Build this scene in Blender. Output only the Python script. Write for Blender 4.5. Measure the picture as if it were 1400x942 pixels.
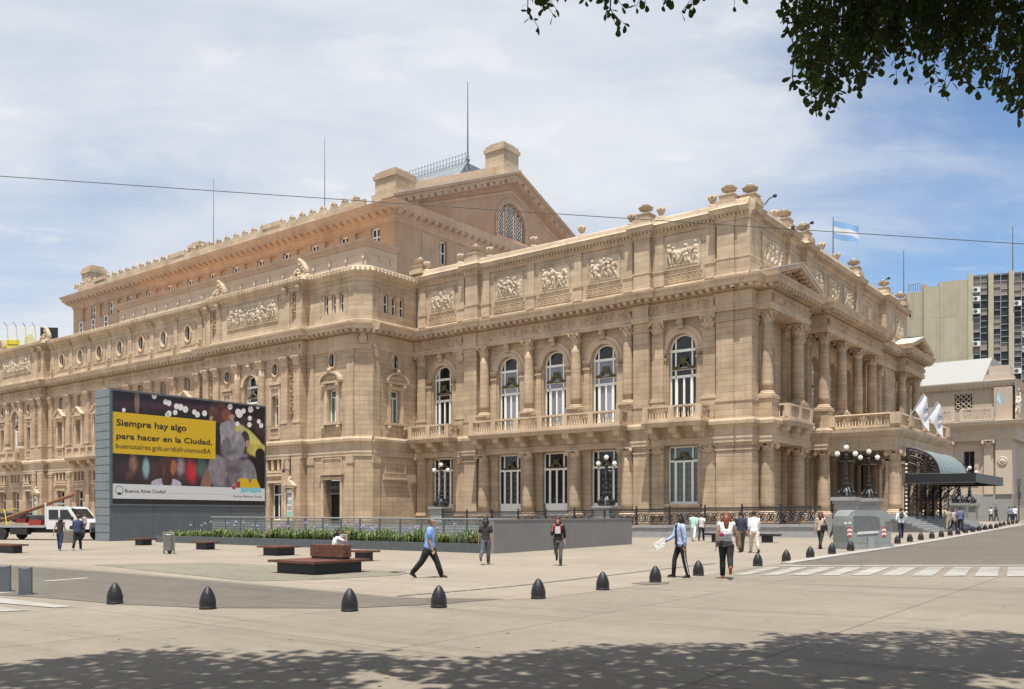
import bpy, bmesh, math, random
from mathutils import Vector, Matrix
R = math.radians
PI = math.pi
for o in list(bpy.data.objects): bpy.data.objects.remove(o)
scene = bpy.context.scene
COL = scene.collection

# ------------------------------------------------------------------ camera
F, HZ, CX, HC = 1239.0, 703.0, 700.0, 1.75      # focal length and horizon in photograph pixels
cd = bpy.data.cameras.new('camera'); cam = bpy.data.objects.new('camera', cd); COL.objects.link(cam)
cam.location = (0, 0, HC); cam.rotation_euler = (R(90), 0, 0)
cd.sensor_width = 36; cd.lens = 36 * F / 1400; cd.shift_y = (HZ - 471) / 1400
cd.clip_start = .1; cd.clip_end = 4000
scene.camera = cam
# ------------------------------------------------------------------ sky, sun, exposure
SUN_EL, SUN_AZ = R(73.5), (-.19, -.982)            # azimuth: the way towards the sun
wd = bpy.data.worlds.new('World'); scene.world = wd; wd.use_nodes = True
nt = wd.node_tree; N = nt.nodes; N.clear(); K = nt.links.new
sky = N.new('ShaderNodeTexSky'); sky.sky_type = 'NISHITA'; sky.sun_disc = False
sky.sun_elevation = SUN_EL; sky.sun_rotation = math.atan2(SUN_AZ[0], SUN_AZ[1])
sky.air_density = 1.1; sky.dust_density = .0; sky.ozone_density = 4.5
bg1 = N.new('ShaderNodeBackground'); bg1.inputs[1].default_value = .112; K(sky.outputs[0], bg1.inputs[0])
tc = N.new('ShaderNodeTexCoord')
sep = N.new('ShaderNodeSeparateXYZ'); K(tc.outputs['Generated'], sep.inputs[0])
def wm(op, a, b=None, c=None):
    n = N.new('ShaderNodeMath'); n.operation = op
    for i, v in enumerate((a, b, c)):
        if v is None: continue
        if isinstance(v, (int, float)): n.inputs[i].default_value = v
        else: K(v, n.inputs[i])
    return n.outputs[0]
zz = wm('ADD', wm('MAXIMUM', sep.outputs[2], 0), .16)          # flat cloud layer seen in perspective
comb = N.new('ShaderNodeCombineXYZ')
K(wm('DIVIDE', sep.outputs[0], zz), comb.inputs[0]); K(wm('DIVIDE', sep.outputs[1], zz), comb.inputs[1])
def cloud(scale, detail, off, rough, sx=1, sy=1, dist=.3):
    mp = N.new('ShaderNodeMapping'); mp.inputs['Location'].default_value = off; mp.inputs['Scale'].default_value = (sx, sy, 1)
    K(comb.outputs[0], mp.inputs[0])
    n = N.new('ShaderNodeTexNoise'); n.inputs['Scale'].default_value = scale; n.inputs['Detail'].default_value = detail
    n.inputs['Roughness'].default_value = rough; n.inputs['Distortion'].default_value = dist
    K(mp.outputs[0], n.inputs['Vector']); return n.outputs[0]
def wramp(v, p0, p1):
    r = N.new('ShaderNodeMapRange'); r.interpolation_type = 'SMOOTHSTEP'
    r.inputs[1].default_value = p0; r.inputs[2].default_value = p1; K(v, r.inputs[0]); return r.outputs[0]
BIGOFF = (39.73, 3.03, 0)
big = cloud(.45, 2, BIGOFF, .45, 1, 1, .2)
mid = cloud(1.3, 7, (9.0, 2.0, 0), .6, .8, 1.7, .5)
puff = cloud(3.6, 8, (1.3, 4.0, 0), .58, 1, 1.5, .4)
veil = wramp(wm('ADD', wm('MULTIPLY', big, 1.5), wm('MULTIPLY', mid, .45)), .755, 1.03)
pf = wramp(puff, .56, .74)
mask = wm('MINIMUM', wm('ADD', wm('MULTIPLY', veil, .9), wm('MULTIPLY', pf, .3)), .96)
ccol = N.new('ShaderNodeMix'); ccol.data_type = 'RGBA'
ccol.inputs[6].default_value = (.51, .553, .617, 1); ccol.inputs[7].default_value = (.65, .662, .684, 1)
K(wramp(wm('ADD', wm('MULTIPLY', mid, .6), wm('MULTIPLY', puff, .4)), .36, .64), ccol.inputs[0])
bg2 = N.new('ShaderNodeBackground'); K(ccol.outputs[2], bg2.inputs[0]); bg2.inputs[1].default_value = 1.0
mix = N.new('ShaderNodeMixShader'); K(mask, mix.inputs[0]); K(bg1.outputs[0], mix.inputs[1]); K(bg2.outputs[0], mix.inputs[2])
wo = N.new('ShaderNodeOutputWorld'); K(mix.outputs[0], wo.inputs[0])
sl = bpy.data.lights.new('sun', 'SUN'); sl.energy = 5.0; sl.angle = R(.6); sl.color = (1, .955, .88)
so = bpy.data.objects.new('sun', sl); COL.objects.link(so)
sd = Vector((SUN_AZ[0] * math.cos(SUN_EL), SUN_AZ[1] * math.cos(SUN_EL), math.sin(SUN_EL)))
so.rotation_euler = sd.to_track_quat('Z', 'Y').to_euler(); so.location = (0, -20, 60)
vs = scene.view_settings; vs.view_transform = 'Standard'; vs.look = 'None'; vs.exposure = .40; vs.gamma = 1; vs.use_curve_mapping = False
scene.render.engine = 'CYCLES'
scene.cycles.max_bounces = 6; scene.cycles.transparent_max_bounces = 12

# ------------------------------------------------------------------ places
TH = R(-37.75)
EX = (math.cos(TH), math.sin(TH)); EY = (-math.sin(TH), math.cos(TH))
OX, OY = (1027 - CX) / F * 62, 62.0              # the near corner of the opera house
def gz(x): return .016 * max(0, x)               # the square climbs gently to the right
def G(px, py):                                   # a point on the ground
    q = (px - CX) / F; r = (HZ - py) / F
    Y = HC / (.016 * max(0, q) - r); return (q * Y, Y, gz(q * Y))
def LW(x, y): return (OX + EX[0] * x + EY[0] * y, OY + EX[1] * x + EY[1] * y)
def WL(X, Y):
    dx, dy = X - OX, Y - OY; return (dx * EX[0] + dy * EX[1], dx * EY[0] + dy * EY[1])

# ------------------------------------------------------------------ materials
MATS = {}
def mat(name, col, rough=.7, var=.0, vscale=2.0, bump=0.0, bscale=20.0, metal=0.0, spec=.5, col2=None, emit=None):
    if name in MATS: return MATS[name]
    m = bpy.data.materials.new(name); m.use_nodes = True; t = m.node_tree; b = t.nodes['Principled BSDF']; k = t.links.new
    b.inputs['Base Color'].default_value = (*col, 1); b.inputs['Roughness'].default_value = rough
    b.inputs['Metallic'].default_value = metal; b.inputs['Specular IOR Level'].default_value = spec
    g = t.nodes.new('ShaderNodeNewGeometry')
    if var > 0 or col2:
        n = t.nodes.new('ShaderNodeTexNoise'); n.inputs['Scale'].default_value = vscale; n.inputs['Detail'].default_value = 6; n.inputs['Roughness'].default_value = .62
        k(g.outputs['Position'], n.inputs['Vector'])
        mr = t.nodes.new('ShaderNodeMapRange'); mr.inputs[1].default_value = .3; mr.inputs[2].default_value = .7; k(n.outputs[0], mr.inputs[0])
        x = t.nodes.new('ShaderNodeMix'); x.data_type = 'RGBA'
        c2 = col2 or tuple(min(1, c * (1 + var)) for c in col)
        x.inputs[6].default_value = (*(tuple(c * (1 - var) for c in col)), 1); x.inputs[7].default_value = (*c2, 1)
        k(mr.outputs[0], x.inputs[0]); k(x.outputs[2], b.inputs['Base Color'])
    if bump > 0:
        n = t.nodes.new('ShaderNodeTexNoise'); n.inputs['Scale'].default_value = bscale; n.inputs['Detail'].default_value = 5
        k(g.outputs['Position'], n.inputs['Vector'])
        bp = t.nodes.new('ShaderNodeBump'); bp.inputs['Strength'].default_value = bump; bp.inputs['Distance'].default_value = .05
        k(n.outputs[0], bp.inputs['Height']); k(bp.outputs[0], b.inputs['Normal'])
    if emit:
        b.inputs['Emission Color'].default_value = (*emit[:3], 1); b.inputs['Emission Strength'].default_value = emit[3]
    MATS[name] = m; return m

def stone_mat(name, col, joint=.62, var=.13, row=.41, width=9.0, mort=.016, streak=.22):
    m = bpy.data.materials.new(name); m.use_nodes = True; t = m.node_tree; b = t.nodes['Principled BSDF']; k = t.links.new; NN = t.nodes.new
    b.inputs['Roughness'].default_value = .85; b.inputs['Specular IOR Level'].default_value = .25
    g = NN('ShaderNodeNewGeometry'); s = NN('ShaderNodeSeparateXYZ'); k(g.outputs['Position'], s.inputs[0])
    d = NN('ShaderNodeVectorMath'); d.operation = 'DOT_PRODUCT'; k(g.outputs['Position'], d.inputs[0])
    d.inputs[1].default_value = (EX[0] + EY[0], EX[1] + EY[1], 0)
    c = NN('ShaderNodeCombineXYZ'); k(d.outputs['Value'], c.inputs[0]); k(s.outputs[2], c.inputs[1])
    def noise(sc, det, vec, rg=.6):
        n = NN('ShaderNodeTexNoise'); n.inputs['Scale'].default_value = sc; n.inputs['Detail'].default_value = det; n.inputs['Roughness'].default_value = rg
        k(vec, n.inputs['Vector']); return n.outputs[0]
    def mixc(fac, a, bb, typ='MIX'):
        x = NN('ShaderNodeMix'); x.data_type = 'RGBA'; x.blend_type = typ
        for i, v in ((0, fac), (6, a), (7, bb)):
            if isinstance(v, tuple): x.inputs[i].default_value = (*v, 1)
            elif isinstance(v, float): x.inputs[i].default_value = v
            else: k(v, x.inputs[i])
        return x.outputs[2]
    def rng(v, a, bb, lo=0., hi=1.):
        r = NN('ShaderNodeMapRange'); r.inputs[1].default_value = a; r.inputs[2].default_value = bb; r.inputs[3].default_value = lo; r.inputs[4].default_value = hi; k(v, r.inputs[0]); return r.outputs[0]
    base = mixc(rng(noise(.55, 6, g.outputs['Position']), .32, .68), tuple(x * (1 - var) for x in col), tuple(min(1, x * (1 + var)) for x in col))
    # rain streaks and grime with a shape of their own
    mp = NN('ShaderNodeMapping'); mp.inputs['Scale'].default_value = (1.6, .16, 1); k(c.outputs[0], mp.inputs[0])
    st = rng(noise(1.0, 5, mp.outputs[0], .7), .5, .78, 0, streak)
    base = mixc(st, base, (col[0] * .45, col[1] * .43, col[2] * .42))
    if mort > 0:
        br = NN('ShaderNodeTexBrick'); k(c.outputs[0], br.inputs['Vector']); br.inputs['Scale'].default_value = 1
        br.inputs['Brick Width'].default_value = width; br.inputs['Row Height'].default_value = row; br.inputs['Mortar Size'].default_value = mort; br.inputs['Mortar Smooth'].default_value = .3
        br.inputs['Color1'].default_value = (1, 1, 1, 1); br.inputs['Color2'].default_value = (.9, .89, .88, 1); br.inputs['Mortar'].default_value = (joint, joint * .95, joint * .9, 1)
        base = mixc(1.0, base, br.outputs['Color'], 'MULTIPLY')
    if mort > 0:                                   # each block of stone has its own tone
        b2 = NN('ShaderNodeTexBrick'); k(c.outputs[0], b2.inputs['Vector']); b2.inputs['Scale'].default_value = 1; b2.inputs['Brick Width'].default_value = 1.15; b2.inputs['Row Height'].default_value = row; b2.inputs['Mortar Size'].default_value = .004; b2.inputs['Bias'].default_value = .1
        b2.inputs['Color1'].default_value = (1.05, 1.04, 1.03, 1); b2.inputs['Color2'].default_value = (.86, .85, .84, 1); b2.inputs['Mortar'].default_value = (.9, .89, .88, 1)
        base = mixc(.8, base, b2.outputs['Color'], 'MULTIPLY')
    k(base, b.inputs['Base Color'])
    bp = NN('ShaderNodeBump'); bp.inputs['Strength'].default_value = .35; bp.inputs['Distance'].default_value = .04
    h = noise(9, 6, g.outputs['Position'])
    if mort > 0:
        ma = NN('ShaderNodeMath'); ma.operation = 'MULTIPLY_ADD'; k(br.outputs['Fac'], ma.inputs[0]); ma.inputs[1].default_value = -1.2; k(h, ma.inputs[2]); h = ma.outputs[0]
    k(h, bp.inputs['Height']); k(bp.outputs[0], b.inputs['Normal'])
    MATS[name] = m; return m

STONE = stone_mat('stone_ashlar', (0.518, 0.398, 0.275), var=.18, streak=.55)
TRIM = stone_mat('stone_trim', (0.532, 0.412, 0.291), mort=0, var=.18, streak=.55)
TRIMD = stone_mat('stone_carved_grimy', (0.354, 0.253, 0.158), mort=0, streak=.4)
ATTIC = stone_mat('stone_attic', (0.523, 0.415, 0.298), joint=.72, var=.17, streak=.5)
RELIEF = stone_mat('stone_relief', (0.541, 0.458, 0.350), mort=0, var=.2, streak=.35)
HALL = stone_mat('render_pinkish', (0.465, 0.302, 0.196), mort=0, streak=.28, var=.09)
HTRIM = stone_mat('render_pinkish_trim', (0.503, 0.346, 0.237), mort=0, streak=.4)
BLOCK = stone_mat('render_pale_pink', (0.590, 0.448, 0.320), mort=0, streak=.2, var=.07)
LSTONE = stone_mat('stone_side_wing', (0.508, 0.380, 0.266), var=.17, streak=.5)
WHITE = mat('white_paint', (.87, .855, .80), .5, .05, 3)
GLASS = mat('dark_glass', (.014, .015, .016), .05, .6, .7, .04, 1.2, spec=.6)
def curtain_mat(name, ca, cb, rough):
    m = mat(name, ca, rough, 0, spec=.7); t = m.node_tree; k = t.links.new; b = t.nodes['Principled BSDF']; tc_ = t.nodes.new('ShaderNodeTexCoord'); oi = t.nodes.new('ShaderNodeObjectInfo')
    w = t.nodes.new('ShaderNodeTexWave'); w.inputs['Scale'].default_value = 3.2; w.inputs['Distortion'].default_value = 2.5; w.inputs['Detail Scale'].default_value = .4; k(tc_.outputs['Object'], w.inputs['Vector'])
    r = t.nodes.new('ShaderNodeMix'); r.data_type = 'RGBA'; r.inputs[6].default_value = (*ca, 1); r.inputs[7].default_value = (*cb, 1); k(w.outputs['Fac'], r.inputs[0])
    d = t.nodes.new('ShaderNodeMix'); d.data_type = 'RGBA'; d.blend_type = 'MULTIPLY'; d.inputs[0].default_value = 1; k(r.outputs[2], d.inputs[6])
    mr = t.nodes.new('ShaderNodeMapRange'); mr.inputs[3].default_value = .55; mr.inputs[4].default_value = 1.15; k(oi.outputs['Random'], mr.inputs[0]); k(mr.outputs[0], d.inputs[7]); k(d.outputs[2], b.inputs['Base Color']); return m
GLASSC = curtain_mat('curtain_behind_glass', (.16, .18, .22), (.42, .44, .50), .12)
GLASSG = mat('greenish_glass', (.10, .15, .135), .1, .3, 2, spec=.7)
BRONZE = mat('aged_bronze', (.12, .105, .05), .6, .3, 8, metal=.3)
IRON = mat('black_iron', (.016, .016, .018), .45, .3, 10, spec=.5)
IRONL = mat('painted_grey_iron', (.13, .135, .14), .45, .35, 12, spec=.5)
GRAN = mat('grey_granite', (.30, .30, .295), .7, .12, 3, .15, 30)
DGRAY = mat('dark_grey_cladding', (.10, .115, .125), .5, .12, 1.5)
MGRAY = mat('grey_render_wall', (.19, .183, .172), .7, .1, .8, .1, 12)
GLOBE = mat('opal_glass', (.85, .84, .80), .25, spec=.6)
WOOD = mat('dark_red_timber', (.115, .042, .022), .55, .4, 7, .1, 40)
BLACK = mat('black_rubbery', (.012, .012, .012), .6)
CASTB = mat('bollard_iron', (.013, .013, .0135), .48, .5, 7, .15, 30, spec=.5)
ROOFG = mat('grey_zinc', (.30, .33, .35), .5, .15, 2)
# ------------------------------------------------------------------ mesh builder
class MB:
    def __init__(s): s.v = []; s.f = []
    def add(s, v, f):
        o = len(s.v); s.v += [tuple(p) for p in v]; s.f += [tuple(i + o for i in q) for q in f]; return s
    def box(s, x0, x1, y0, y1, z0, z1):
        return s.add([(x0, y0, z0), (x1, y0, z0), (x1, y1, z0), (x0, y1, z0), (x0, y0, z1), (x1, y0, z1), (x1, y1, z1), (x0, y1, z1)],
                     [(0, 3, 2, 1), (4, 5, 6, 7), (0, 1, 5, 4), (1, 2, 6, 5), (2, 3, 7, 6), (3, 0, 4, 7)])
    def cbox(s, cx, cy, cz, sx, sy, sz, rz=0, ry=0, rx=0):
        M = Matrix.Translation((cx, cy, cz)) @ Matrix.Rotation(rz, 4, 'Z') @ Matrix.Rotation(ry, 4, 'Y') @ Matrix.Rotation(rx, 4, 'X')
        t = MB().box(-sx / 2, sx / 2, -sy / 2, sy / 2, -sz / 2, sz / 2)
        return s.add([M @ Vector(p) for p in t.v], t.f)
    def prism(s, poly, axis, a, b):                # poly of 2D points; axis 'y': (x,z) pushed along y; 'x': (y,z); 'z': (x,y)
        n = len(poly)
        def P(p, t): return (p[0], t, p[1]) if axis == 'y' else ((t, p[0], p[1]) if axis == 'x' else (p[0], p[1], t))
        v = [P(p, a) for p in poly] + [P(p, b) for p in poly]
        f = [tuple(range(n)), tuple(range(2 * n - 1, n - 1, -1))] + [(i, i + n, (i + 1) % n + n, (i + 1) % n) for i in range(n)]
        return s.add(v, f)
    def lathe(s, prof, c=(0, 0, 0), n=12, a0=0, a1=2 * PI):
        full = abs(a1 - a0 - 2 * PI) < 1e-6; m = n if full else n + 1; v = []; f = []
        for r, z in prof:
            for i in range(m):
                a = a0 + (a1 - a0) * i / n; v.append((c[0] + r * math.cos(a), c[1] + r * math.sin(a), c[2] + z))
        for j in range(len(prof) - 1):
            for i in range(n):
                i2 = (i + 1) % m; f.append((j * m + i, j * m + i2, (j + 1) * m + i2, (j + 1) * m + i))
        if prof[0][0] > 1e-4: f.append(tuple(range(m - 1, -1, -1)))
        if prof[-1][0] > 1e-4: f.append(tuple((len(prof) - 1) * m + i for i in range(m)))
        return s.add(v, f)
    def tube(s, pts, r, n=6, cap=True):
        pts = [Vector(p) for p in pts]; m = len(pts); rr = r if isinstance(r, (list, tuple)) else [r] * m; v = []; f = []
        up = None
        for i, p in enumerate(pts):
            d = (pts[min(i + 1, m - 1)] - pts[max(i - 1, 0)]).normalized()
            if up is None: up = Vector((0, 0, 1)) if abs(d.z) < .9 else Vector((1, 0, 0))
            e1 = d.cross(up).normalized(); e2 = e1.cross(d).normalized(); up = e2
            for k in range(n):
                a = 2 * PI * k / n; v.append(p + e1 * (rr[i] * math.cos(a)) + e2 * (rr[i] * math.sin(a)))
        for i in range(m - 1):
            for k in range(n): k2 = (k + 1) % n; f.append((i * n + k, i * n + k2, (i + 1) * n + k2, (i + 1) * n + k))
        if cap: f.append(tuple(range(n - 1, -1, -1))); f.append(tuple((m - 1) * n + k for k in range(n)))
        return s.add(v, f)
    def ball(s, c, r, n=8, m=6):
        rx, ry, rz = r if isinstance(r, (list, tuple)) else (r, r, r); v = [(c[0], c[1], c[2] - rz)]; f = []
        for j in range(1, m):
            a = -PI / 2 + PI * j / m
            for i in range(n): b = 2 * PI * i / n; v.append((c[0] + rx * math.cos(a) * math.cos(b), c[1] + ry * math.cos(a) * math.sin(b), c[2] + rz * math.sin(a)))
        v.append((c[0], c[1], c[2] + rz))
        for i in range(n):
            f.append((0, 1 + (i + 1) % n, 1 + i)); f.append((len(v) - 1, 1 + (m - 2) * n + i, 1 + (m - 2) * n + (i + 1) % n))
        for j in range(m - 2):
            for i in range(n): f.append((1 + j * n + i, 1 + j * n + (i + 1) % n, 1 + (j + 1) * n + (i + 1) % n, 1 + (j + 1) * n + i))
        return s.add(v, f)
    def merge(s, o, M=None):
        return s.add([M @ Vector(p) for p in o.v] if M is not None else o.v, o.f)
    def mesh(s, name, m, smooth=False, fix=True):
        me = bpy.data.meshes.new(name); me.from_pydata(s.v, [], s.f)
        if fix:
            b = bmesh.new(); b.from_mesh(me); bmesh.ops.recalc_face_normals(b, faces=b.faces); b.to_mesh(me); b.free()
        if smooth is True: me.polygons.foreach_set('use_smooth', [True] * len(me.polygons))
        me.materials.append(m)
        if smooth not in (True, False): me.set_sharp_from_angle(angle=R(smooth)) if False else None
        me.update(); return me
    def obj(s, name, m, parent=None, loc=(0, 0, 0), rz=0, smooth=False, kind=None):
        return link(name, s.mesh(name, m, smooth), parent, loc, rz, kind)

def link(name, me, parent=None, loc=(0, 0, 0), rz=0, kind=None):
    o = bpy.data.objects.new(name, me); COL.objects.link(o); o.location = loc
    if rz: o.rotation_euler = (0, 0, rz)
    if parent is not None: o.parent = parent
    if kind: o['kind'] = kind
    return o
def tag(o, label, cat, group=None):
    o['label'] = label; o['category'] = cat
    if group: o['group'] = group
    return o
def thing(name, label, cat, loc=(0, 0, 0), rz=0, group=None):
    o = bpy.data.objects.new(name, None); COL.objects.link(o); o.location = loc; o.rotation_euler = (0, 0, rz); o.empty_display_size = .3
    return tag(o, label, cat, group)
def copy_tree(o, parent=None):
    c = o.copy(); COL.objects.link(c)
    if parent is not None: c.parent = parent
    for ch in list(o.children): copy_tree(ch, c)
    return c
def inst(proto, loc, rz=0, parent=None):
    """proto: (name, mesh, [(name, mesh, loc), ...]) -> part with its sub-parts"""
    o = link(proto[0], proto[1], parent, loc, rz)
    for n, me, l in proto[2]: link(n, me, o, l, 0, 'stuff' if n in ('balusters',) else None)
    return o
def sheet(poly, holes, y, depth, name, m, parent, loc=(0, 0, 0), rz=0, back=True):
    """upright wall sheet facing -y at y, polygon in (x,z), holes with reveals pushed depth inwards"""
    bm = bmesh.new(); edges = []
    def loop(pts):
        vs = [bm.verts.new((p[0], y, p[1])) for p in pts]
        return [bm.edges.new((vs[i], vs[(i + 1) % len(vs)])) for i in range(len(vs))]
    edges += loop(poly); hol = [loop(h) for h in holes]
    for h in hol: edges += h
    bmesh.ops.triangle_fill(bm, use_beauty=True, use_dissolve=False, edges=edges, normal=(0, -1, 0))
    for f in bm.faces:
        f.normal_update()
        if f.normal.y > 0: f.normal_flip()
    for h in hol:
        r = bmesh.ops.extrude_edge_only(bm, edges=h)
        bmesh.ops.translate(bm, verts=[v for v in r['geom'] if isinstance(v, bmesh.types.BMVert)], vec=(0, depth, 0))
    me = bpy.data.meshes.new(name); bm.to_mesh(me); bm.free(); me.materials.append(m)
    return link(name, me, parent, loc, rz)
def rect(x0, x1, z0, z1): return [(x0, z0), (x1, z0), (x1, z1), (x0, z1)]
def archpoly(cx, w, z0, ztop, n=14):
    r = w / 2; zs = ztop - r
    return [(cx - r, z0), (cx + r, z0)] + [(cx + r * math.cos(PI * i / n), zs + r * math.sin(PI * i / n)) for i in range(n + 1)]
def ellip(cx, cz, rx, rz_, n=16): return [(cx + rx * math.cos(2 * PI * i / n), cz + rz_ * math.sin(2 * PI * i / n)) for i in range(n)]
def offsets(path, closed=False):
    """mitre vectors to the right of the way travelled"""
    out = []; n = len(path)
    for i in range(n):
        ns = []
        for a, b in ((i - 1, i), (i, i + 1)):
            if not closed and (a < 0 or b >= n): continue
            p, q = path[a % n], path[b % n]; dx, dy = q[0] - p[0], q[1] - p[1]; l = math.hypot(dx, dy); ns.append((dy / l, -dx / l))
        if len(ns) == 1: out.append(ns[0])
        else:
            sx, sy = ns[0][0] + ns[1][0], ns[0][1] + ns[1][1]; d = 1 + ns[0][0] * ns[1][0] + ns[0][1] * ns[1][1]
            out.append((sx / d, sy / d) if d > .05 else ns[0])
    return out
def sweep(path, prof, mb=None):
    """moulding: profile (outward, z) carried along a plan path"""
    mb = mb or MB(); of = offsets(path); n = len(prof); v = []; f = []
    for p, o in zip(path, of):
        for d, z in prof: v.append((p[0] + o[0] * d, p[1] + o[1] * d, z))
    for i in range(len(path) - 1):
        for j in range(n - 1): f.append((i * n + j, i * n + j + 1, (i + 1) * n + j + 1, (i + 1) * n + j))
    f.append(tuple(range(n))); f.append(tuple(range(len(v) - 1, len(v) - n - 1, -1)))
    return mb.add(v, f)
def along(path, step, d, fn):
    """calls fn(x, y, angle) at even steps along the path pushed out by d"""
    of = offsets(path)
    pts = [(p[0] + o[0] * d, p[1] + o[1] * d) for p, o in zip(path, of)]
    for p, q in zip(pts, pts[1:]):
        l = math.hypot(q[0] - p[0], q[1] - p[1]); n = max(1, int(round(l / step)))
        if l < step * .6: continue
        a = math.atan2(q[1] - p[1], q[0] - p[0])
        for i in range(n):
            t = (i + .5) / n; fn(p[0] + (q[0] - p[0]) * t, p[1] + (q[1] - p[1]) * t, a)
def blocks_on(path, step, d, sx, sy, z0, z1, mb=None):
    mb = mb or MB()
    along(path, step, d, lambda x, y, a: mb.cbox(x, y, (z0 + z1) / 2, sx, sy, z1 - z0, a)); return mb

# ------------------------------------------------------------------ carved relief from height fields
def relief(w, h, seed, depth=.22, figs=6, step=.05, frame=True):
    """figures in half relief: returns MB facing -y, x in [-w/2,w/2], z in [0,h]"""
    rd = random.Random(seed); nx = int(w / step); nz = int(h / step); bl = []
    for i in range(figs):
        cx = w * ((i + .5) / figs - .5) + rd.uniform(-.12, .12) * w / figs; fh = h * rd.uniform(.6, .95); ln = rd.uniform(-.9, .9); hu = fh / 8.2
        sit = rd.random() < .4; zb = h * .06
        if sit: fh *= .78
        px = lambda t: cx + ln * hu * 2.2 * t
        bl.append((px(1), zb + fh * .93, hu * .62, hu * .72, 0, 1.0))
        bl.append((px(.72), zb + fh * .68, hu * .95, hu * 1.5, ln * .3, .95))
        bl.append((px(.5), zb + fh * .47, hu * .9, hu * 1.0, 0, .85))
        for s in (-1, 1):
            bl.append((px(.2) + s * hu * rd.uniform(.3, 1.2), zb + fh * .25, hu * .4, fh * .27, s * rd.uniform(-.3, .7), .75))
            bl.append((px(.75) + s * hu * rd.uniform(.9, 1.6), zb + fh * rd.uniform(.58, .85), hu * .28, hu * 1.35, s * rd.uniform(.2, 1.5), .75))
    for i in range(figs * 4):
        bl.append((rd.uniform(-.47, .47) * w, rd.uniform(.04, .9) * h, rd.uniform(.03, .12) * h, rd.uniform(.05, .2) * h, rd.uniform(0, 3), rd.uniform(.25, .5)))
    bl = [(a, b, c, d, math.cos(e), math.sin(e), g) for a, b, c, d, e, g in bl]
    mb = MB(); v = []; f = []
    for j in range(nz + 1):
        z = h * j / nz
        for i in range(nx + 1):
            x = w * (i / nx - .5); hh = 0
            for a, b, c, d, ce, se, g in bl:
                dx, dz = x - a, z - b
                if abs(dx) > c + d or abs(dz) > c + d: continue
                u = (dx * ce + dz * se) / c; t = (-dx * se + dz * ce) / d; q = u * u + t * t
                if q < 1: hh = max(hh, g * (1 - q) ** .5)
            e = min(1, 6 * min(x + w / 2, w / 2 - x, z, h - z) / h)
            if z < h * .09: hh = max(hh, .8)
            v.append((x, -depth * hh * e, z))
    for j in range(nz):
        for i in range(nx): a = j * (nx + 1) + i; f.append((a, a + 1, a + nx + 2, a + nx + 1))
    return mb.add(v, f)
def scroll_strip(w, h, seed, unit=1.15, depth=.26, step=.065):
    """running scroll and rosette ornament"""
    rd = random.Random(seed); n = max(1, int(round(w / unit))); u = w / n; nx = max(4, int(w / step)); nz = max(4, int(h / step)); v = []; f = []
    for j in range(nz + 1):
        z = j / nz
        for i in range(nx + 1):
            x = w * i / nx; k = (x / u) % 1; fl = 1 if int(x / u) % 2 else -1
            dx, dz = (k - .5) * u / h, (z - .5)
            r = math.hypot(dx, dz); a = math.atan2(dz * fl, dx)
            hh = max(0, math.cos((r * 10 - a)) * 1.2 - .2) * max(0, 1 - (r / .48) ** 4)
            hh = max(hh, 1 - (r / .12) ** 2)
            dx2 = min(k, 1 - k) * u / h; hh = max(hh, .85 * (1 - (dx2 / .13) ** 2 - ((dz) / .42) ** 2))
            hh *= min(1, 8 * min(z, 1 - z)); hh += rd.uniform(-.08, .08)
            v.append((x - w / 2, -depth * max(0, hh), z * h))
    for j in range(nz):
        for i in range(nx): a = j * (nx + 1) + i; f.append((a, a + 1, a + nx + 2, a + nx + 1))
    return MB().add(v, f)

# ------------------------------------------------------------------ classical pieces
def corinthian(r, h):
    mb = MB(); mb.lathe([(r * .86, 0), (r * .95, .04 * h), (r * .86, .08 * h), (r * .86, .5 * h), (r * 1.0, .75 * h), (r * 1.18, .86 * h)], n=12)
    ab = r * 1.32; q = [(-ab, -ab), (0, -ab * .8), (ab, -ab), (ab * .8, 0), (ab, ab), (0, ab * .8), (-ab, ab), (-ab * .8, 0)]
    mb.prism(q, 'z', .87 * h, h)
    for row, (z0, z1, off, nn, ww) in enumerate(((.08, .42, 0, 8, .34), (.2, .66, PI / 8, 8, .32))):
        for i in range(nn):
            a = 2 * PI * i / nn + off; ca, sa = math.cos(a), math.sin(a); pts = []
            for t, rr, wd in ((0, .88, .8), (.55, 1.0, 1), (.85, 1.2, .9), (1, 1.36, .5), (.86, 1.4, .25)):
                z = (z0 + (z1 - z0) * t) * h; w = ww * r * wd
                pts += [(ca * rr * r - sa * w, sa * rr * r + ca * w, z), (ca * (rr + .1) * r, sa * (rr + .1) * r, z), (ca * rr * r + sa * w, sa * rr * r - ca * w, z)]
            mb.add(pts, [q2 for k in range(4) for q2 in ((k * 3, k * 3 + 1, k * 3 + 4, k * 3 + 3), (k * 3 + 1, k * 3 + 2, k * 3 + 5, k * 3 + 4))])
    for i in range(4):
        a = PI / 4 + i * PI / 2; mb.ball((math.cos(a) * r * 1.5, math.sin(a) * r * 1.5, .78 * h), (.24 * r, .24 * r, .13 * h), 8, 5)
        mb.tube([(math.cos(a) * r * .9, math.sin(a) * r * .9, .5 * h), (math.cos(a) * r * 1.1, math.sin(a) * r * 1.1, .75 * h), (math.cos(a) * r * 1.5, math.sin(a) * r * 1.5, .84 * h)], .1 * r, 5)
        a = i * PI / 2; mb.ball((math.cos(a) * r * 1.1, math.sin(a) * r * 1.1, .9 * h), (.2 * r, .2 * r, .09 * h), 6, 4)
    return mb
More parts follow.
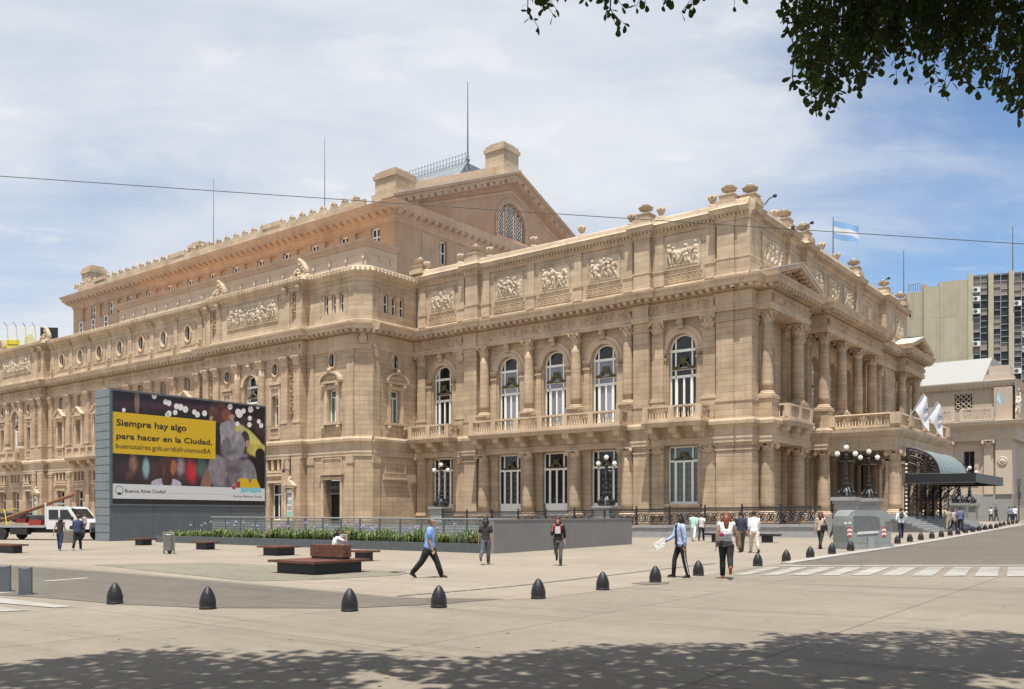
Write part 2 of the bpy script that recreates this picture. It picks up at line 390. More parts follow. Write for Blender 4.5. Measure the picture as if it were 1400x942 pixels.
def ionic(r, h):
    mb = MB(); mb.lathe([(r * .87, 0), (r * .98, .1 * h), (r * .87, .2 * h), (r * .87, .4 * h), (r * 1.1, .62 * h)], n=14)
    mb.box(-r * 1.3, r * 1.3, -r * 1.3, r * 1.3, .82 * h, h)
    for s in (-1, 1):
        for q in (-1, 1):
            M = Matrix.Translation((s * r * 1.1, q * r * 1.1, .58 * h)) @ Matrix.Rotation(s * q * PI / 4, 4, 'Z') @ Matrix.Rotation(PI / 2, 4, 'X')
            mb.merge(MB().lathe([(.0, -.2 * r), (.36 * r, -.2 * r), (.42 * r, -.1 * r), (.36 * r, 0), (.42 * r, .1 * r), (.36 * r, .2 * r), (0, .2 * r)], n=10), M)
            mb.ball((s * r * .55, q * r * 1.0, .75 * h), (.35 * r, .2 * r, .12 * h), 6, 4); mb.ball((s * r * 1.0, q * r * .55, .75 * h), (.2 * r, .35 * r, .12 * h), 6, 4)
    return mb
def column_proto(r, z0, z1, caph, kind, m=None, mc=None):
    h = z1 - z0; m = m or STONE; mc = mc or TRIM
    sh = MB(); prof = []
    for i in range(9):
        t = i / 8; prof.append((r * (1 - .14 * max(0, t - .25) / .75), .35 + (h - caph - .35) * t))
    sh.lathe(prof, n=20)
    ba = MB(); ba.box(-r * 1.32, r * 1.32, -r * 1.32, r * 1.32, 0, .13); ba.lathe([(r * 1.3, .13), (r * 1.33, .17), (r * 1.25, .22), (r * 1.1, .25), (r * 1.18, .29), (r * 1.02, .36)], n=18)
    cp = corinthian(r * .9, caph) if kind == 'c' else ionic(r * .92, caph)
    return ('column', sh.mesh('column', m, True), [('base', ba.mesh('base', mc), (0, 0, 0)), ('capital', cp.mesh('capital', mc), (0, 0, h - caph))])
def pilaster_proto(w, d, z0, z1, caph, m=None, mc=None, cor=True):
    h = z1 - z0; m = m or STONE; mc = mc or TRIM
    sh = MB().box(-w / 2, w / 2, -d, 0, .3, h - caph)
    ba = MB().box(-w * .6, w * .6, -d - .1, 0, 0, .14).box(-w * .56, w * .56, -d - .06, 0, .14, .3)
    cp = MB()
    if cor:
        c = corinthian(w * .5, caph); c.v = [(x, y * .5 - d + .02, z) for x, y, z in c.v]; cp.merge(c); cp.box(-w * .45, w * .45, -d, 0, 0, caph)
    else: cp.box(-w * .53, w * .53, -d - .05, 0, 0, .12).box(-w * .5, w * .5, -d, 0, .12, caph - .2).box(-w * .57, w * .57, -d - .1, 0, caph - .2, caph)
    return ('pilaster', sh.mesh('pilaster', m), [('base', ba.mesh('base', mc), (0, 0, 0)), ('capital', cp.mesh('capital', mc), (0, 0, h - caph))])
def baluster(h, r):
    return MB().lathe([(r * .9, 0), (r * .9, .08 * h), (r * .5, .14 * h), (r * 1.0, .36 * h), (r * .5, .66 * h), (r * .42, .8 * h), (r * .8, .88 * h), (r * .9, .92 * h), (r * .9, h)], n=6)
def balusters(w, h, r=.075, gap=.235):
    mb = MB(); n = max(2, int(w / gap)); b = baluster(h, r)
    for i in range(n): mb.merge(b, Matrix.Translation((w * ((i + .5) / n - .5), 0, 0)))
    return mb
def bracket(w, d, h):
    mb = MB(); pr = [(0, 0), (-d * .35, .02 * h), (-d * .5, .18 * h), (-d * .52, .4 * h), (-d * .75, .5 * h), (-d * .97, .6 * h), (-d, .8 * h), (-d, h), (0, h)]
    mb.prism(pr, 'x', -w / 2, w / 2)
    M = Matrix.Rotation(PI / 2, 4, 'Y')
    for y, z, r in ((-d * .78, .72 * h, .23 * h), (-d * .3, .2 * h, .17 * h)):
        mb.merge(MB().lathe([(r, -w * .58), (r, w * .58)], n=10), Matrix.Translation((0, y, z)) @ M)
    mb.box(-w * .6, w * .6, -d - .04, 0, h, h + .1); return mb
def balcony(parent, cx, y, w, proj, z, nsec, nbr, rz=0, loc=None, ends=True, mm=None):
    """stone balcony on consoles; z is the top of its slab"""
    mm = mm or TRIM
    b = MB(); b.box(-w / 2 - .12, w / 2 + .12, -proj - .14, 0, -.16, 0).box(-w / 2 - .05, w / 2 + .05, -proj - .06, 0, -.3, -.16).box(-w / 2, w / 2, -proj, 0, -.42, -.3)
    o = b.obj('balcony', mm, parent, loc or (cx, y, z), rz)
    MB().box(-w / 2, w / 2, -proj, -proj + .3, .92, 1.06).box(-w / 2, -w / 2 + .3, -proj + .3, 0, .92, 1.06).box(w / 2 - .3, w / 2, -proj + .3, 0, .92, 1.06).obj('rail', mm, o)
    MB().box(-w / 2, w / 2, -proj, -proj + .28, 0, .16).box(-w / 2, -w / 2 + .28, -proj + .28, 0, 0, .16).box(w / 2 - .28, w / 2, -proj + .28, 0, 0, .16).obj('plinth_course', mm, o)
    pw = .42
    for i in range(nsec + 1):
        x = -w / 2 + pw / 2 + (w - pw) * i / nsec
        MB().box(x - pw / 2, x + pw / 2, -proj - .03, -proj + .31, .0, .925).obj('pedestal', mm, o)
    sw = (w - pw) / nsec - pw; bs = balusters(sw, .76); bm = bs.mesh('balusters', mm, True)
    for i in range(nsec): link('balusters', bm, o, (-w / 2 + pw / 2 + (w - pw) * (i + .5) / nsec, -proj + .14, .16), 0, 'stuff')
    sb = balusters(max(.5, proj - .35), .76)
    for s in (-1, 1):
        t = MB().merge(sb, Matrix.Translation((s * (w / 2 - .14), -proj / 2 + .1, .16)) @ Matrix.Rotation(PI / 2, 4, 'Z')); t.obj('balusters', mm, o, smooth=True, kind='stuff')
    bk = bracket(.55, proj * .9, .72).mesh('bracket', mm)
    for i in range(nbr): link('bracket', bk, o, (-w / 2 + .4 + (w - .8) * i / (nbr - 1), 0, -1.24))
    return o

def arch_window(w, h, glass, name='window'):
    """white timber window under a round arch; glass plane y=0, facing -y"""
    r = w / 2; zs = h - r; fr = MB(); t = .11; n = 16; panes = []
    ang = [PI * i / n for i in range(n + 1)]
    for i in range(n):
        a, b = ang[i], ang[i + 1]
        q = [(r * math.cos(a), zs + r * math.sin(a)), (r * math.cos(b), zs + r * math.sin(b)), ((r - t) * math.cos(b), zs + (r - t) * math.sin(b)), ((r - t) * math.cos(a), zs + (r - t) * math.sin(a))]
        fr.prism(q, 'y', -.08, .02)
    fr.box(-r, -r + t, -.08, .02, 0, zs).box(r - t, r, -.08, .02, 0, zs)
    m1 = .30 * w; zt = [0, 0, 0, zs - .16, zs]
    for s in (-1, 1): fr.box(s * m1 - .06, s * m1 + .06, -.1, .02, 0, zs + r * .78)
    fr.box(-r, r, -.13, .02, zt[3], zt[4] + .03)                       # heavy transom at the spring
    fr.box(-r, r, -.1, .02, .50 * h, .53 * h); fr.box(-r, r, -.1, .02, .59 * h, .62 * h)
    fr.box(-.07, .07, -.1, .02, 0, .51 * h); fr.box(-m1 + .06, -m1 + .15, -.09, .02, 0, .51 * h).box(m1 - .15, m1 - .06, -.09, .02, 0, .51 * h)
    fr.box(-r, r, -.1, .02, 0, .1)
    segs = [(0.1, .5 * h), (.53 * h, .59 * h), (.62 * h, zt[3])]
    kids = []
    for z0, z1 in segs:
        cols = [(-r + t, -m1 - .06), (m1 + .06, r - t)] + ([(-m1 + .15, -.07), (.07, m1 - .15)] if z0 < .2 else [(-m1 + .06, m1 - .06)])
        for i, (a, b) in enumerate(cols):
            g = glass if (z0 < .2 and i > 1) else (GLASS if z0 < .2 else glass)
            kids.append(('pane', MB().box(a, b, -.01, .0, z0, z1).mesh('pane', g), (0, 0, 0)))
    def arcpane(x0, x1):
        pts = [(x0, zt[4] + .03), (x1, zt[4] + .03)]; rr = r - t
        for i in range(9):
            x = x1 + (x0 - x1) * i / 8; xx = max(-rr * .999, min(rr * .999, x)); pts.append((x, max(zt[4] + .04, zs + math.sqrt(max(0, rr * rr - xx * xx)))))
        return MB().prism(pts, 'y', -.01, 0).mesh('pane', GLASS)
    for a, b in ((-r + t, -m1 - .06), (-m1 + .06, m1 - .06), (m1 + .06, r - t)): kids.append(('pane', arcpane(a, b), (0, 0, 0)))
    kids.append(('bronze_crest', crest(w * .84, .15 * h).mesh('bronze_crest', BRONZE), (0, -.14, .6 * h)))
    return (name, fr.mesh(name, WHITE), kids)
def crest(w, h):
    mb = MB(); a = w / 2
    mb.tube([(-a, 0, .1 * h), (-a * .6, 0, .18 * h), (-a * .25, -.03, .5 * h), (0, -.05, .62 * h), (a * .25, -.03, .5 * h), (a * .6, 0, .18 * h), (a, 0, .1 * h)], [.05, .07, .1, .11, .1, .07, .05], 6)
    mb.tube([(-a, 0, .03), (a, 0, .03)], .06, 6); mb.ball((0, -.06, .62 * h), (.17, .1, .3 * h), 8, 6)
    for s in (-1, 1): mb.ball((s * .2, -.04, .78 * h), (.1, .06, .16 * h), 6, 4); mb.ball((s * a * .45, -.03, .2 * h), (.14, .05, .12 * h), 6, 4)
    return mb
def tall_door(w, h, glass, window=False):
    """white French window with transom lights and iron grilles"""
    fr = MB(); t = .1; m1 = .29 * w; zt = .745 * h; zb = .2 * h if not window else .04 * h
    fr.box(-w / 2, -w / 2 + t, -.08, .02, 0, h).box(w / 2 - t, w / 2, -.08, .02, 0, h).box(-w / 2, w / 2, -.08, .02, h - t, h).box(-w / 2, w / 2, -.12, .02, zt - .1, zt + .07).box(-w / 2, w / 2, -.08, .02, 0, max(.1, zb))
    for s in (-1, 1): fr.box(s * m1 - .055, s * m1 + .055, -.1, .02, 0, h)
    fr.box(-.075, .075, -.1, .02, 0, zt)
    for s in (-1, 1): fr.box(s * m1 - s * .055 - .07 * (s > 0), s * m1 - s * .055 + .07 * (s < 0), -.09, .02, 0, zt)
    if not window:
        for x0, x1 in ((-m1 + .16, -.12), (.12, m1 - .16)): fr.box(x0, x1, -.1, -.08, .07 * h, zb - .08)
    kids = []
    for a, b in ((-w / 2 + t, -m1 - .055), (m1 + .055, w / 2 - t), (-m1 + .125, -.075), (.075, m1 - .125)):
        kids.append(('pane', MB().box(a, b, -.01, 0, max(.1, zb), zt - .1).mesh('pane', glass), (0, 0, 0)))
        gr = MB(); c = (a + b) / 2; ww = (b - a) * .42; z0 = max(.1, zb) + .06; z1 = zt - .16; n = 5
        gr.box(c - ww - .015, c - ww + .015, -.05, -.03, z0, z1).box(c + ww - .015, c + ww + .015, -.05, -.03, z0, z1)
        for k in range(n):
            zc = z0 + (z1 - z0) * (k + .5) / n; rz_ = (z1 - z0) / n * .46
            gr.tube([(c + ww * .9 * math.cos(u), -.04, zc + rz_ * math.sin(u)) for u in [2 * PI * q / 8 for q in range(9)]], .022, 4)
            gr.ball((c, -.04, zc + rz_), (.05, .03, .06), 5, 4)
        kids.append(('grille', gr.mesh('grille', mat('grille_grey', (.22, .23, .225), .5) if window else IRON), (0, 0, 0)))
    for a, b in ((-w / 2 + t, -m1 - .055), (-m1 + .055, m1 - .055), (m1 + .055, w / 2 - t)): kids.append(('pane', MB().box(a, b, -.01, 0, zt + .07, h - t).mesh('pane', glass), (0, 0, 0)))
    kids.append(('bronze_crest', crest(w * .6, .15 * h).mesh('bronze_crest', BRONZE), (0, -.13, zt + .07)))
    return ('door' if not window else 'window', fr.mesh('door', WHITE), kids)
def sash(w, h, glass, div=(1, 2), t=.085, top=None):
    fr = MB().box(-w / 2, -w / 2 + t, -.06, .02, 0, h).box(w / 2 - t, w / 2, -.06, .02, 0, h).box(-w / 2, w / 2, -.06, .02, 0, t).box(-w / 2, w / 2, -.06, .02, h - t, h)
    kids = []; zs = [t] + ([top * h] if top else [t + (h - 2 * t) * j / div[1] for j in range(1, div[1])]) + [h - t]
    for z in zs[1:-1]: fr.box(-w / 2, w / 2, -.07, .02, z - t / 2, z + t / 2)
    xs_ = [-w / 2 + t + (w - 2 * t) * i / div[0] for i in range(div[0] + 1)]
    for x in xs_[1:-1]: fr.box(x - t / 2, x + t / 2, -.07, .02, 0, zs[-2] if top else h)
    for j in range(len(zs) - 1):
        for i in range(div[0]): kids.append(('pane', MB().box(xs_[i], xs_[i + 1], -.01, 0, zs[j], zs[j + 1]).mesh('pane', glass), (0, 0, 0)))
    return ('window', fr.mesh('window', WHITE), kids)
def urn(s=1.0):
    mb = MB().lathe([(.3 * s, 0), (.3 * s, .07 * s), (.17 * s, .13 * s), (.12 * s, .22 * s), (.22 * s, .27 * s), (.5 * s, .4 * s), (.66 * s, .56 * s), (.7 * s, .62 * s), (.6 * s, .64 * s), (.42 * s, .68 * s), (.36 * s, .78 * s), (.42 * s, .84 * s), (.3 * s, .9 * s), (.16 * s, .95 * s), (.13 * s, 1.02 * s), (.0, 1.08 * s)], n=14)
    for i in range(8): a = i * PI / 4; mb.ball((.56 * s * math.cos(a), .56 * s * math.sin(a), .5 * s), (.1 * s, .1 * s, .12 * s), 6, 4)
    return mb
def finial(s=1.0):
    mb = MB().box(-.24 * s, .24 * s, -.24 * s, .24 * s, 0, .3 * s); mb.lathe([(.2 * s, .3 * s), (.14 * s, .4 * s), (.3 * s, .6 * s), (.36 * s, .85 * s), (.26 * s, 1.05 * s), (0, 1.12 * s)], n=10)
    for i in range(5):
        a = i * 2 * PI / 5; mb.ball((.28 * s * math.cos(a), .28 * s * math.sin(a), .9 * s), (.14 * s, .14 * s, .22 * s), 6, 4)
    return mb
def group_sculpture(seed, w=2.6, h=2.3):
    """seated figures under a raised wing, on a rocky base"""
    rd = random.Random(seed); mb = MB()
    for i in range(16): mb.ball((rd.uniform(-w / 2, w / 2), rd.uniform(-.4, .4), rd.uniform(0, .35)), (rd.uniform(.2, .42), rd.uniform(.2, .4), rd.uniform(.18, .38)), 7, 5)
    for x, z, s in ((-.75, .3, .8), (.55, .25, .8), (-.1, .7, 1.0)):
        mb.ball((x, -.1, z + .35 * s), (.26 * s, .24 * s, .42 * s), 8, 6); mb.ball((x + .03, -.18, z + .95 * s), (.15 * s, .17 * s, .19 * s), 8, 6)
        mb.tube([(x - .2 * s, -.1, z + .6 * s), (x - .45 * s, -.3, z + .35 * s), (x - .2 * s, -.5, z + .25 * s)], [.12 * s, .1 * s, .07 * s], 6)
        mb.tube([(x + .2 * s, -.1, z + .62 * s), (x + .5 * s, -.2, z + .5 * s), (x + .62 * s, -.3, z + .75 * s)], [.12 * s, .1 * s, .07 * s], 6)
        mb.tube([(x - .1, -.1, z + .05), (x - .2, -.6, z + .1), (x - .25, -.65, z - .35)], [.19 * s, .15 * s, .1 * s], 6); mb.tube([(x + .12, -.1, z + .05), (x + .3, -.55, z), (x + .32, -.6, z - .4)], [.19 * s, .15 * s, .1 * s], 6)
    mb.tube([(1.05, .05, .3), (.8, .05, 1.15), (.25, .05, 1.85), (-.35, 0, h + .0), (-.6, -.1, h - .12)], [.3, .28, .26, .2, .06], 8)   # the great wing
    for i in range(6):
        t = i / 5; mb.tube([(1.0 - 1.2 * t, -.05, .6 + 1.5 * t), (.6 - 1.0 * t, -.25, .5 + 1.25 * t)], [.13, .05], 5)
    return mb
# ================================================================== the opera house
HOUSE = thing('opera_house', 'large sandstone opera house with columns, arched windows and carved attic panels', 'opera house', (OX, OY, 0), TH)
L, Y1 = -31.93, -5.02                       # left end of the recessed front; return wall
XL, YL = L - 1.13, Y1 - 1.13                # chamfered corner of the side wing
YP = YL - .6                                # its projecting pavilions
B90 = PI / 2
PIERS = [(-25.9, -24.55), (-9.25, -7.95), (-2.6, -1.3)]
def path_a(bay, pier, corner):
    p = []
    for a, b in PIERS[:2]: p += [(a, bay), (a, pier), (b, pier), (b, bay)]
    return p + [(-2.6, bay), (-2.6, pier), (-1.3, pier), (-1.3, corner), (0, corner)]
PATH_L = [(-112, YL), (-102.3, YL), (-102.3, YP), (-87.7, YP), (-87.7, YL), (-53.9, YL), (-53.9, YP), (-39.1, YP), (-39.1, YL), (XL, YL), (L, Y1)]
PATH_B = [(0, 1.0), (1.0, 1.0), (1.0, 8.3), (.1, 8.3), (.1, 11.2), (1.35, 11.2), (1.35, 25.9), (.1, 25.9), (.1, 35.3), (1.0, 35.3), (1.0, 42.4), (0, 42.4), (0, 43.0), (-9, 43.0)]
ENT = PATH_L + [(L, .12)] + path_a(.12, -.08, 0) + PATH_B
PED = [(-.35, 6.75), (.1, 6.75), (.1, 7.0), (.14, 7.02), (.14, 7.2), (.05, 7.24), (.05, 7.72), (.12, 7.78), (.2, 7.95), (.36, 8.0), (.38, 8.22), (.3, 8.4), (-.35, 8.42)]
UPP = [(-.35, 15.9), (.08, 15.9), (.08, 16.08), (.12, 16.1), (.12, 16.28), (.02, 16.32), (.02, 17.06), (.1, 17.12), (.14, 17.26), (.3, 17.3), (.3, 17.48), (.82, 17.5), (.84, 17.76), (.96, 17.9), (.98, 18.02), (-.35, 18.1)]
# one cornice piece per stretch so that each stretch is a part of its own
def stretches(path): return [path[0:11], path[10:13], path[12:24], path[23:]]
iA = len(PATH_L)
CUTS = [(0, iA), (iA - 1, iA + 1), (iA, iA + 14), (iA + 13, len(ENT))]
CUTS = [ENT[:iA], ENT[iA - 1:iA + 1], ENT[iA:iA + 13], ENT[iA + 12:]]
for seg in CUTS:
    sweep(seg, PED).obj('belt_cornice', TRIM, HOUSE)
    c = sweep(seg, UPP).obj('main_cornice', TRIM, HOUSE)
    blocks_on(seg, .62, .56, .28, .44, 17.28, 17.49).obj('modillions', TRIM, c, kind='stuff')
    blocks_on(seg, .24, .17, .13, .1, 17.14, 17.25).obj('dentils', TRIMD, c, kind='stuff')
ATT_L = [(-112, YL + .15), (-102.3, YL + .15), (-102.3, YP + .15), (-87.7, YP + .15), (-87.7, YL + .15), (-53.9, YL + .15), (-53.9, YP + .15), (-39.1, YP + .15), (-39.1, YL + .15), (XL - .03, YL + .15), (L - .15, Y1 + .03), (L - .15, .5)]
ATT_A = [(L - .15, .5), (-25.9, .5), (-25.9, .12), (-24.55, .12), (-24.55, .5), (-9.25, .5), (-9.25, .12), (-7.95, .12), (-7.95, .5), (-2.6, .5), (-2.6, .12), (-1.3, .12), (-1.3, .22), (-.22, .22)]
ATT_B = [(-.22, .22), (-.22, 1.9), (-.45, 1.9), (-.45, 7.6), (-.15, 7.6), (-.15, 8.8), (-.75, 8.8), (-.75, 11.6), (-.3, 11.6), (-.3, 12.9), (-.55, 12.9), (-.55, 24.4), (-.3, 24.4), (-.3, 25.8), (-.75, 25.8), (-.75, 33.0), (-.2, 33.0), (-.2, 36.0), (-.45, 36.0), (-.45, 41.2), (-9, 41.2)]
ATC = [(-.3, 22.20), (.05, 22.20), (.07, 22.40), (.16, 22.44), (.16, 22.60), (.36, 22.68), (.42, 22.90), (.46, 23.00), (.3, 23.12), (.16, 23.20), (.05, 23.55), (-.1, 23.65), (-.6, 23.68)]
ATCL = [(-.3, 21.80), (.05, 21.80), (.08, 22.05), (.2, 22.10), (.28, 22.30), (.5, 22.40), (.55, 22.55), (.1, 23.00), (-.1, 23.12), (-.6, 23.20)]
ABASE = [(-.2, 18.04), (.14, 18.04), (.14, 18.42), (.08, 18.5), (-.2, 18.52)]
for seg, pr in ((ATT_L, ATCL), (ATT_A, ATC), (ATT_B, ATC)):
    c = sweep(seg, pr).obj('attic_cornice', ATTIC, HOUSE)
    if pr is ATC: blocks_on(seg, .3, .24, .15, .16, 22.46, 22.65).obj('dentils', ATTIC, c, kind='stuff')
    else: blocks_on(seg, .42, .3, .2, .5, 22.62, 22.84).obj('tile_ends', ATTIC, c, kind='stuff')
    sweep(seg, ABASE).obj('attic_plinth', ATTIC, HOUSE)

# ---- walls of the recessed front
BAYS = [-28.9, -21.45, -16.8, -12.15, -5.5]
low = [rect(c - 1.22, c + 1.22, (2.5 if c in (BAYS[0], BAYS[-1]) else 1.6), 6.7) for c in BAYS]
sheet(rect(L, 0, -.2, 6.9), low, .55, .45, 'lower_wall', STONE, HOUSE)
up = [archpoly(c, 2.2, 8.55, 14.85) for c in BAYS]
sheet(rect(L, 0, 8.3, 16.0), up, .55, .45, 'upper_wall', STONE, HOUSE)
sheet(rect(L, -.3, 18, 22.4), [], .55, .3, 'attic_wall', ATTIC, HOUSE)
for a, b in PIERS:
    e = a > -3
    MB().box(a, b, 0, .56, -.2, 6.78).box(a - .06, b + .06, -.06, .5, 6.2, 6.35).box(a - .1, b + .1, -.1, .5, 6.5, 6.76).obj('pier', STONE, HOUSE)
    MB().box(a, b, 0, .56, 8.38, 15.92).box(a - .05, b + .05, -.07, .5, 8.4, 9.62).box(a - .1, b + .1, -.12, .5, 9.6, 9.78).box(a - .05, b + .05, -.06, .5, 15.2, 15.32).obj('pier', STONE, HOUSE)
    MB().box(a + .02, b - .02, .12, .56, 18.0, 22.3).box(a - .03, b + .03, .06, .5, 18.5, 19.55).box(a - .07, b + .07, .02, .5, 19.55, 19.67).box(a - .02, b + .02, .08, .5, 22.0, 22.1).obj('attic_pier', ATTIC, HOUSE)
# the corner pier turns round to the entrance front
MB().box(-1.3, 0, .08, 1.25, -.2, 6.78).box(-1.3, .06, .02, 1.3, 6.2, 6.35).box(-1.3, .1, -.02, 1.3, 6.5, 6.76).obj('corner_pier', STONE, HOUSE)
MB().box(-1.3, 0, .08, 1.25, 8.38, 15.92).box(-1.3, .05, .03, 1.3, 8.42, 9.62).box(-1.3, .1, -.02, 1.35, 9.6, 9.78).box(-1.3, .05, .03, 1.3, 15.2, 15.32).obj('corner_pier', STONE, HOUSE)
MB().box(-1.3, -.22, .24, 1.9, 18.0, 22.3).box(-1.3, -.17, .18, 1.95, 18.5, 19.55).box(-1.3, -.12, .14, 1.98, 19.55, 19.67).obj('corner_pier', ATTIC, HOUSE)

win_dark = arch_window(2.2, 6.3, GLASS); win_cur = arch_window(2.2, 6.3, GLASSC)
door_p = tall_door(2.44, 5.1, GLASS); lwin_p = tall_door(2.44, 4.2, GLASSG, True); lwin_d = tall_door(2.44, 4.2, GLASS, True)
for i, c in enumerate(BAYS):
    inst(win_cur if i in (1, 2, 3) else win_dark, (c, .95, 8.55), 0, HOUSE)
    if i in (0, 4): inst(lwin_d if i == 0 else lwin_p, (c, .95, 2.5), 0, HOUSE); MB().box(c - 1.5, c + 1.5, .3, .6, 2.3, 2.5).obj('sill', TRIM, HOUSE)
    else: inst(door_p, (c, .95, 1.6), 0, HOUSE)
def archivolt(r0, r1, d, n=18):
    mb = MB()
    for ra, rb, dd in ((r0, r0 + (r1 - r0) * .45, d), (r0 + (r1 - r0) * .45, r1, d * .55)):
        for i in range(n):
            a, b = PI * i / n, PI * (i + 1) / n
            mb.prism([(ra * math.cos(a), ra * math.sin(a)), (rb * math.cos(a), rb * math.sin(a)), (rb * math.cos(b), rb * math.sin(b)), (ra * math.cos(b), ra * math.sin(b))], 'y', -dd, .0)
    return mb
av = archivolt(1.12, 1.72, .16).mesh('archivolt', TRIM)
key = bracket(.36, .3, .62).mesh('keystone', TRIM)
jp = MB().box(-.26, .26, -.14, 0, .9, 3.75).box(-.32, .32, -.2, 0, 0, .9).box(-.33, .33, -.22, 0, 3.75, 3.9).box(-.3, .3, -.18, 0, 4.15, 4.3).box(-.36, .36, -.24, 0, 4.3, 4.5)
for i in range(3): jp.box(-.2, .2, -.16, 0, 3.95 + i * .07, 3.98 + i * .07)
jpm = jp.mesh('jamb_pilaster', STONE)
for c in BAYS:
    link('archivolt', av, HOUSE, (c, .55, 13.75)); link('keystone', key, HOUSE, (c, .4, 15.2))
    for s in (-1, 1): link('jamb_pilaster', jpm, HOUSE, (c + s * 1.5, .55, 9.25))
colU = column_proto(.43, 9.95, 15.9, .95, 'c'); colL = column_proto(.5, 1.6, 6.75, .62, 'i')
pilU = pilaster_proto(.95, .3, 9.95, 15.9, .95); pilL = pilaster_proto(1.0, .3, 1.6, 6.75, .62, cor=True)
ped = MB().box(-.58, .58, -.62, .2, 0, .22).box(-.54, .54, -.58, .2, .22, 1.35).box(-.6, .6, -.64, .2, 1.35, 1.53).mesh('pedestal', STONE)
COLX = [-23.8, -19.1, -14.5, -9.8]
for x in COLX:
    inst(colU, (x, .2, 9.95), 0, HOUSE); inst(colL, (x, .12, 1.6), 0, HOUSE); link('pedestal', ped, HOUSE, (x, .34, 8.42))
for x in (-31.2, -26.55, -7.35, -3.25):
    inst(pilU, (x, .54, 9.95), 0, HOUSE); inst(pilL, (x, .54, 1.6), 0, HOUSE); MB().box(x - .55, x + .55, .18, .55, 8.42, 9.95).obj('pedestal', STONE, HOUSE)
for c, w, ns, nb in ((-28.9, 4.75, 2, 3), (-16.9, 14.6, 6, 7), (-5.4, 4.6, 2, 3)):
    balcony(HOUSE, c, .1, w, 1.45, 8.42, ns, nb)
for (a, b, sd_) in ((-31.6, -26.1, 1), (-24.4, -9.4, 2), (-7.8, -2.75, 3)):
    scroll_strip(b - a, .7, sd_).obj('carved_frieze', TRIM, HOUSE, ((a + b) / 2, .1, 16.34))
# attic: relief panels, ring bands, little pilasters, urns
ring = MB()
def torus(mb, c, R_, r, n=10, m=5):
    pts = [(c[0] + R_ * math.cos(2 * PI * i / n), c[1], c[2] + R_ * math.sin(2 * PI * i / n)) for i in range(n + 1)]
    mb.tube(pts, r, m, False)
def ringband(w):
    mb = MB(); n = int(w / .44)
    for i in range(n): torus(mb, (w * ((i + .5) / n - .5), 0, .25), .16, .045); mb.ball((w * ((i + .5) / n - .5), 0, .25), (.07, .04, .07), 6, 4)
    mb.box(-w / 2 - .08, w / 2 + .08, -.05, .02, -.06, .0).box(-w / 2 - .08, w / 2 + .08, -.05, .02, .5, .56)
    return mb
def frame_panel(w, h, t=.12, d=.08):
    return MB().box(-w / 2 - t, w / 2 + t, -d, .0, -t, 0).box(-w / 2 - t, w / 2 + t, -d, 0, h, h + t).box(-w / 2 - t, -w / 2, -d, 0, 0, h).box(w / 2, w / 2 + t, -d, 0, 0, h)
def relief_panel(parent, loc, w, h, seed, rz=0, figs=5, depth=.28, name='relief_panel'):
    o = frame_panel(w, h).obj(name, ATTIC, parent, loc, rz)
    relief(w, h, seed, depth, figs).obj('carved_figures', RELIEF, o, (0, -.005, 0), smooth=False); return o
rb = ringband(3.1).mesh('ring_band', ATTIC, False)
apil = MB().box(-.34, .34, -.14, 0, 1.5, 4.4).box(-.42, .42, -.24, 0, .38, 1.4).box(-.46, .46, -.3, 0, 1.4, 1.52).box(-.38, .38, -.18, 0, 3.9, 4.02).mesh('attic_pilaster', ATTIC)
for i, c in enumerate(BAYS):
    relief_panel(HOUSE, (c, .55, 19.72), 2.75, 1.95, 10 + i); link('ring_band', rb, HOUSE, (c, .53, 18.72))
for x in (-31.2, -26.6, -23.8, -19.1, -14.5, -9.9, -7.3, -3.2): link('attic_pilaster', apil, HOUSE, (x, .56, 18.1))
um = urn(.82).mesh('urn', ATTIC, True); fm = finial(.85).mesh('finial', ATTIC, True)
upm = MB().box(-.72, .72, -.72, .72, 0, .35).box(-.52, .52, -.52, .52, .35, .72).box(-.58, .58, -.58, .58, .72, .8).mesh('urn_pedestal', ATTIC)
def put_urn(x, y, z=23.35):
    p = link('urn_pedestal', upm, HOUSE, (x, y, z)); link('urn', um, p, (0, 0, .8))
for x in (-31.75, -25.2, -8.6, -1.95): put_urn(x, .75)
put_urn(-.75, 1.6)
for x in (-30.9, -26.9, -23.6, -18.95, -14.3, -9.8, -7.3, -3.2): link('finial', fm, HOUSE, (x, .72, 23.5))

# ---- entrance front (looks along +x)
def BL(y, x=0, z=0): return (x, y, z)
sheet(rect(1.2, 43, -.2, 6.9), [rect(3.5, 5.7, 1.6, 5.9)] + [rect(c - 1.15, c + 1.15, 1.6, 6.0) for c in (14.25, 18.5, 22.65)] + [rect(38, 40.2, 1.6, 5.9)], .6, .6, 'front_lower_wall', STONE, HOUSE, (0, 0, 0), B90)
sheet(rect(1.2, 43, 8.3, 16.0), [archpoly(4.65, 2.0, 9.9, 14.6)] + [archpoly(c, 2.2, 8.55, 14.6) for c in (14.25, 18.5, 22.65)] + [archpoly(39.1, 2.0, 9.9, 14.6)], .6, .7, 'front_upper_wall', STONE, HOUSE, (0, 0, 0), B90)
sheet(rect(.3, 41.2, 18, 22.4), [], .8, .3, 'front_attic_wall', ATTIC, HOUSE, (0, 0, 0), B90)
MB().box(-.6, .98, 1.02, 8.28, 15.93, 17.95).box(-.6, 1.3, 11.25, 25.85, 15.93, 17.95).box(-.6, .98, 35.32, 42.38, 15.93, 17.95).box(-.6, .08, 8.2, 36, 15.93, 17.95).obj('entablature_core', TRIM, HOUSE)
MB().box(-.6, .98, 1.02, 8.28, 6.78, 8.35).box(-.6, 1.3, 11.25, 25.85, 6.78, 8.35).box(-.6, .98, 35.32, 42.38, 6.78, 8.35).box(-.6, .08, 8.2, 36, 6.78, 8.35).obj('belt_core', TRIM, HOUSE)
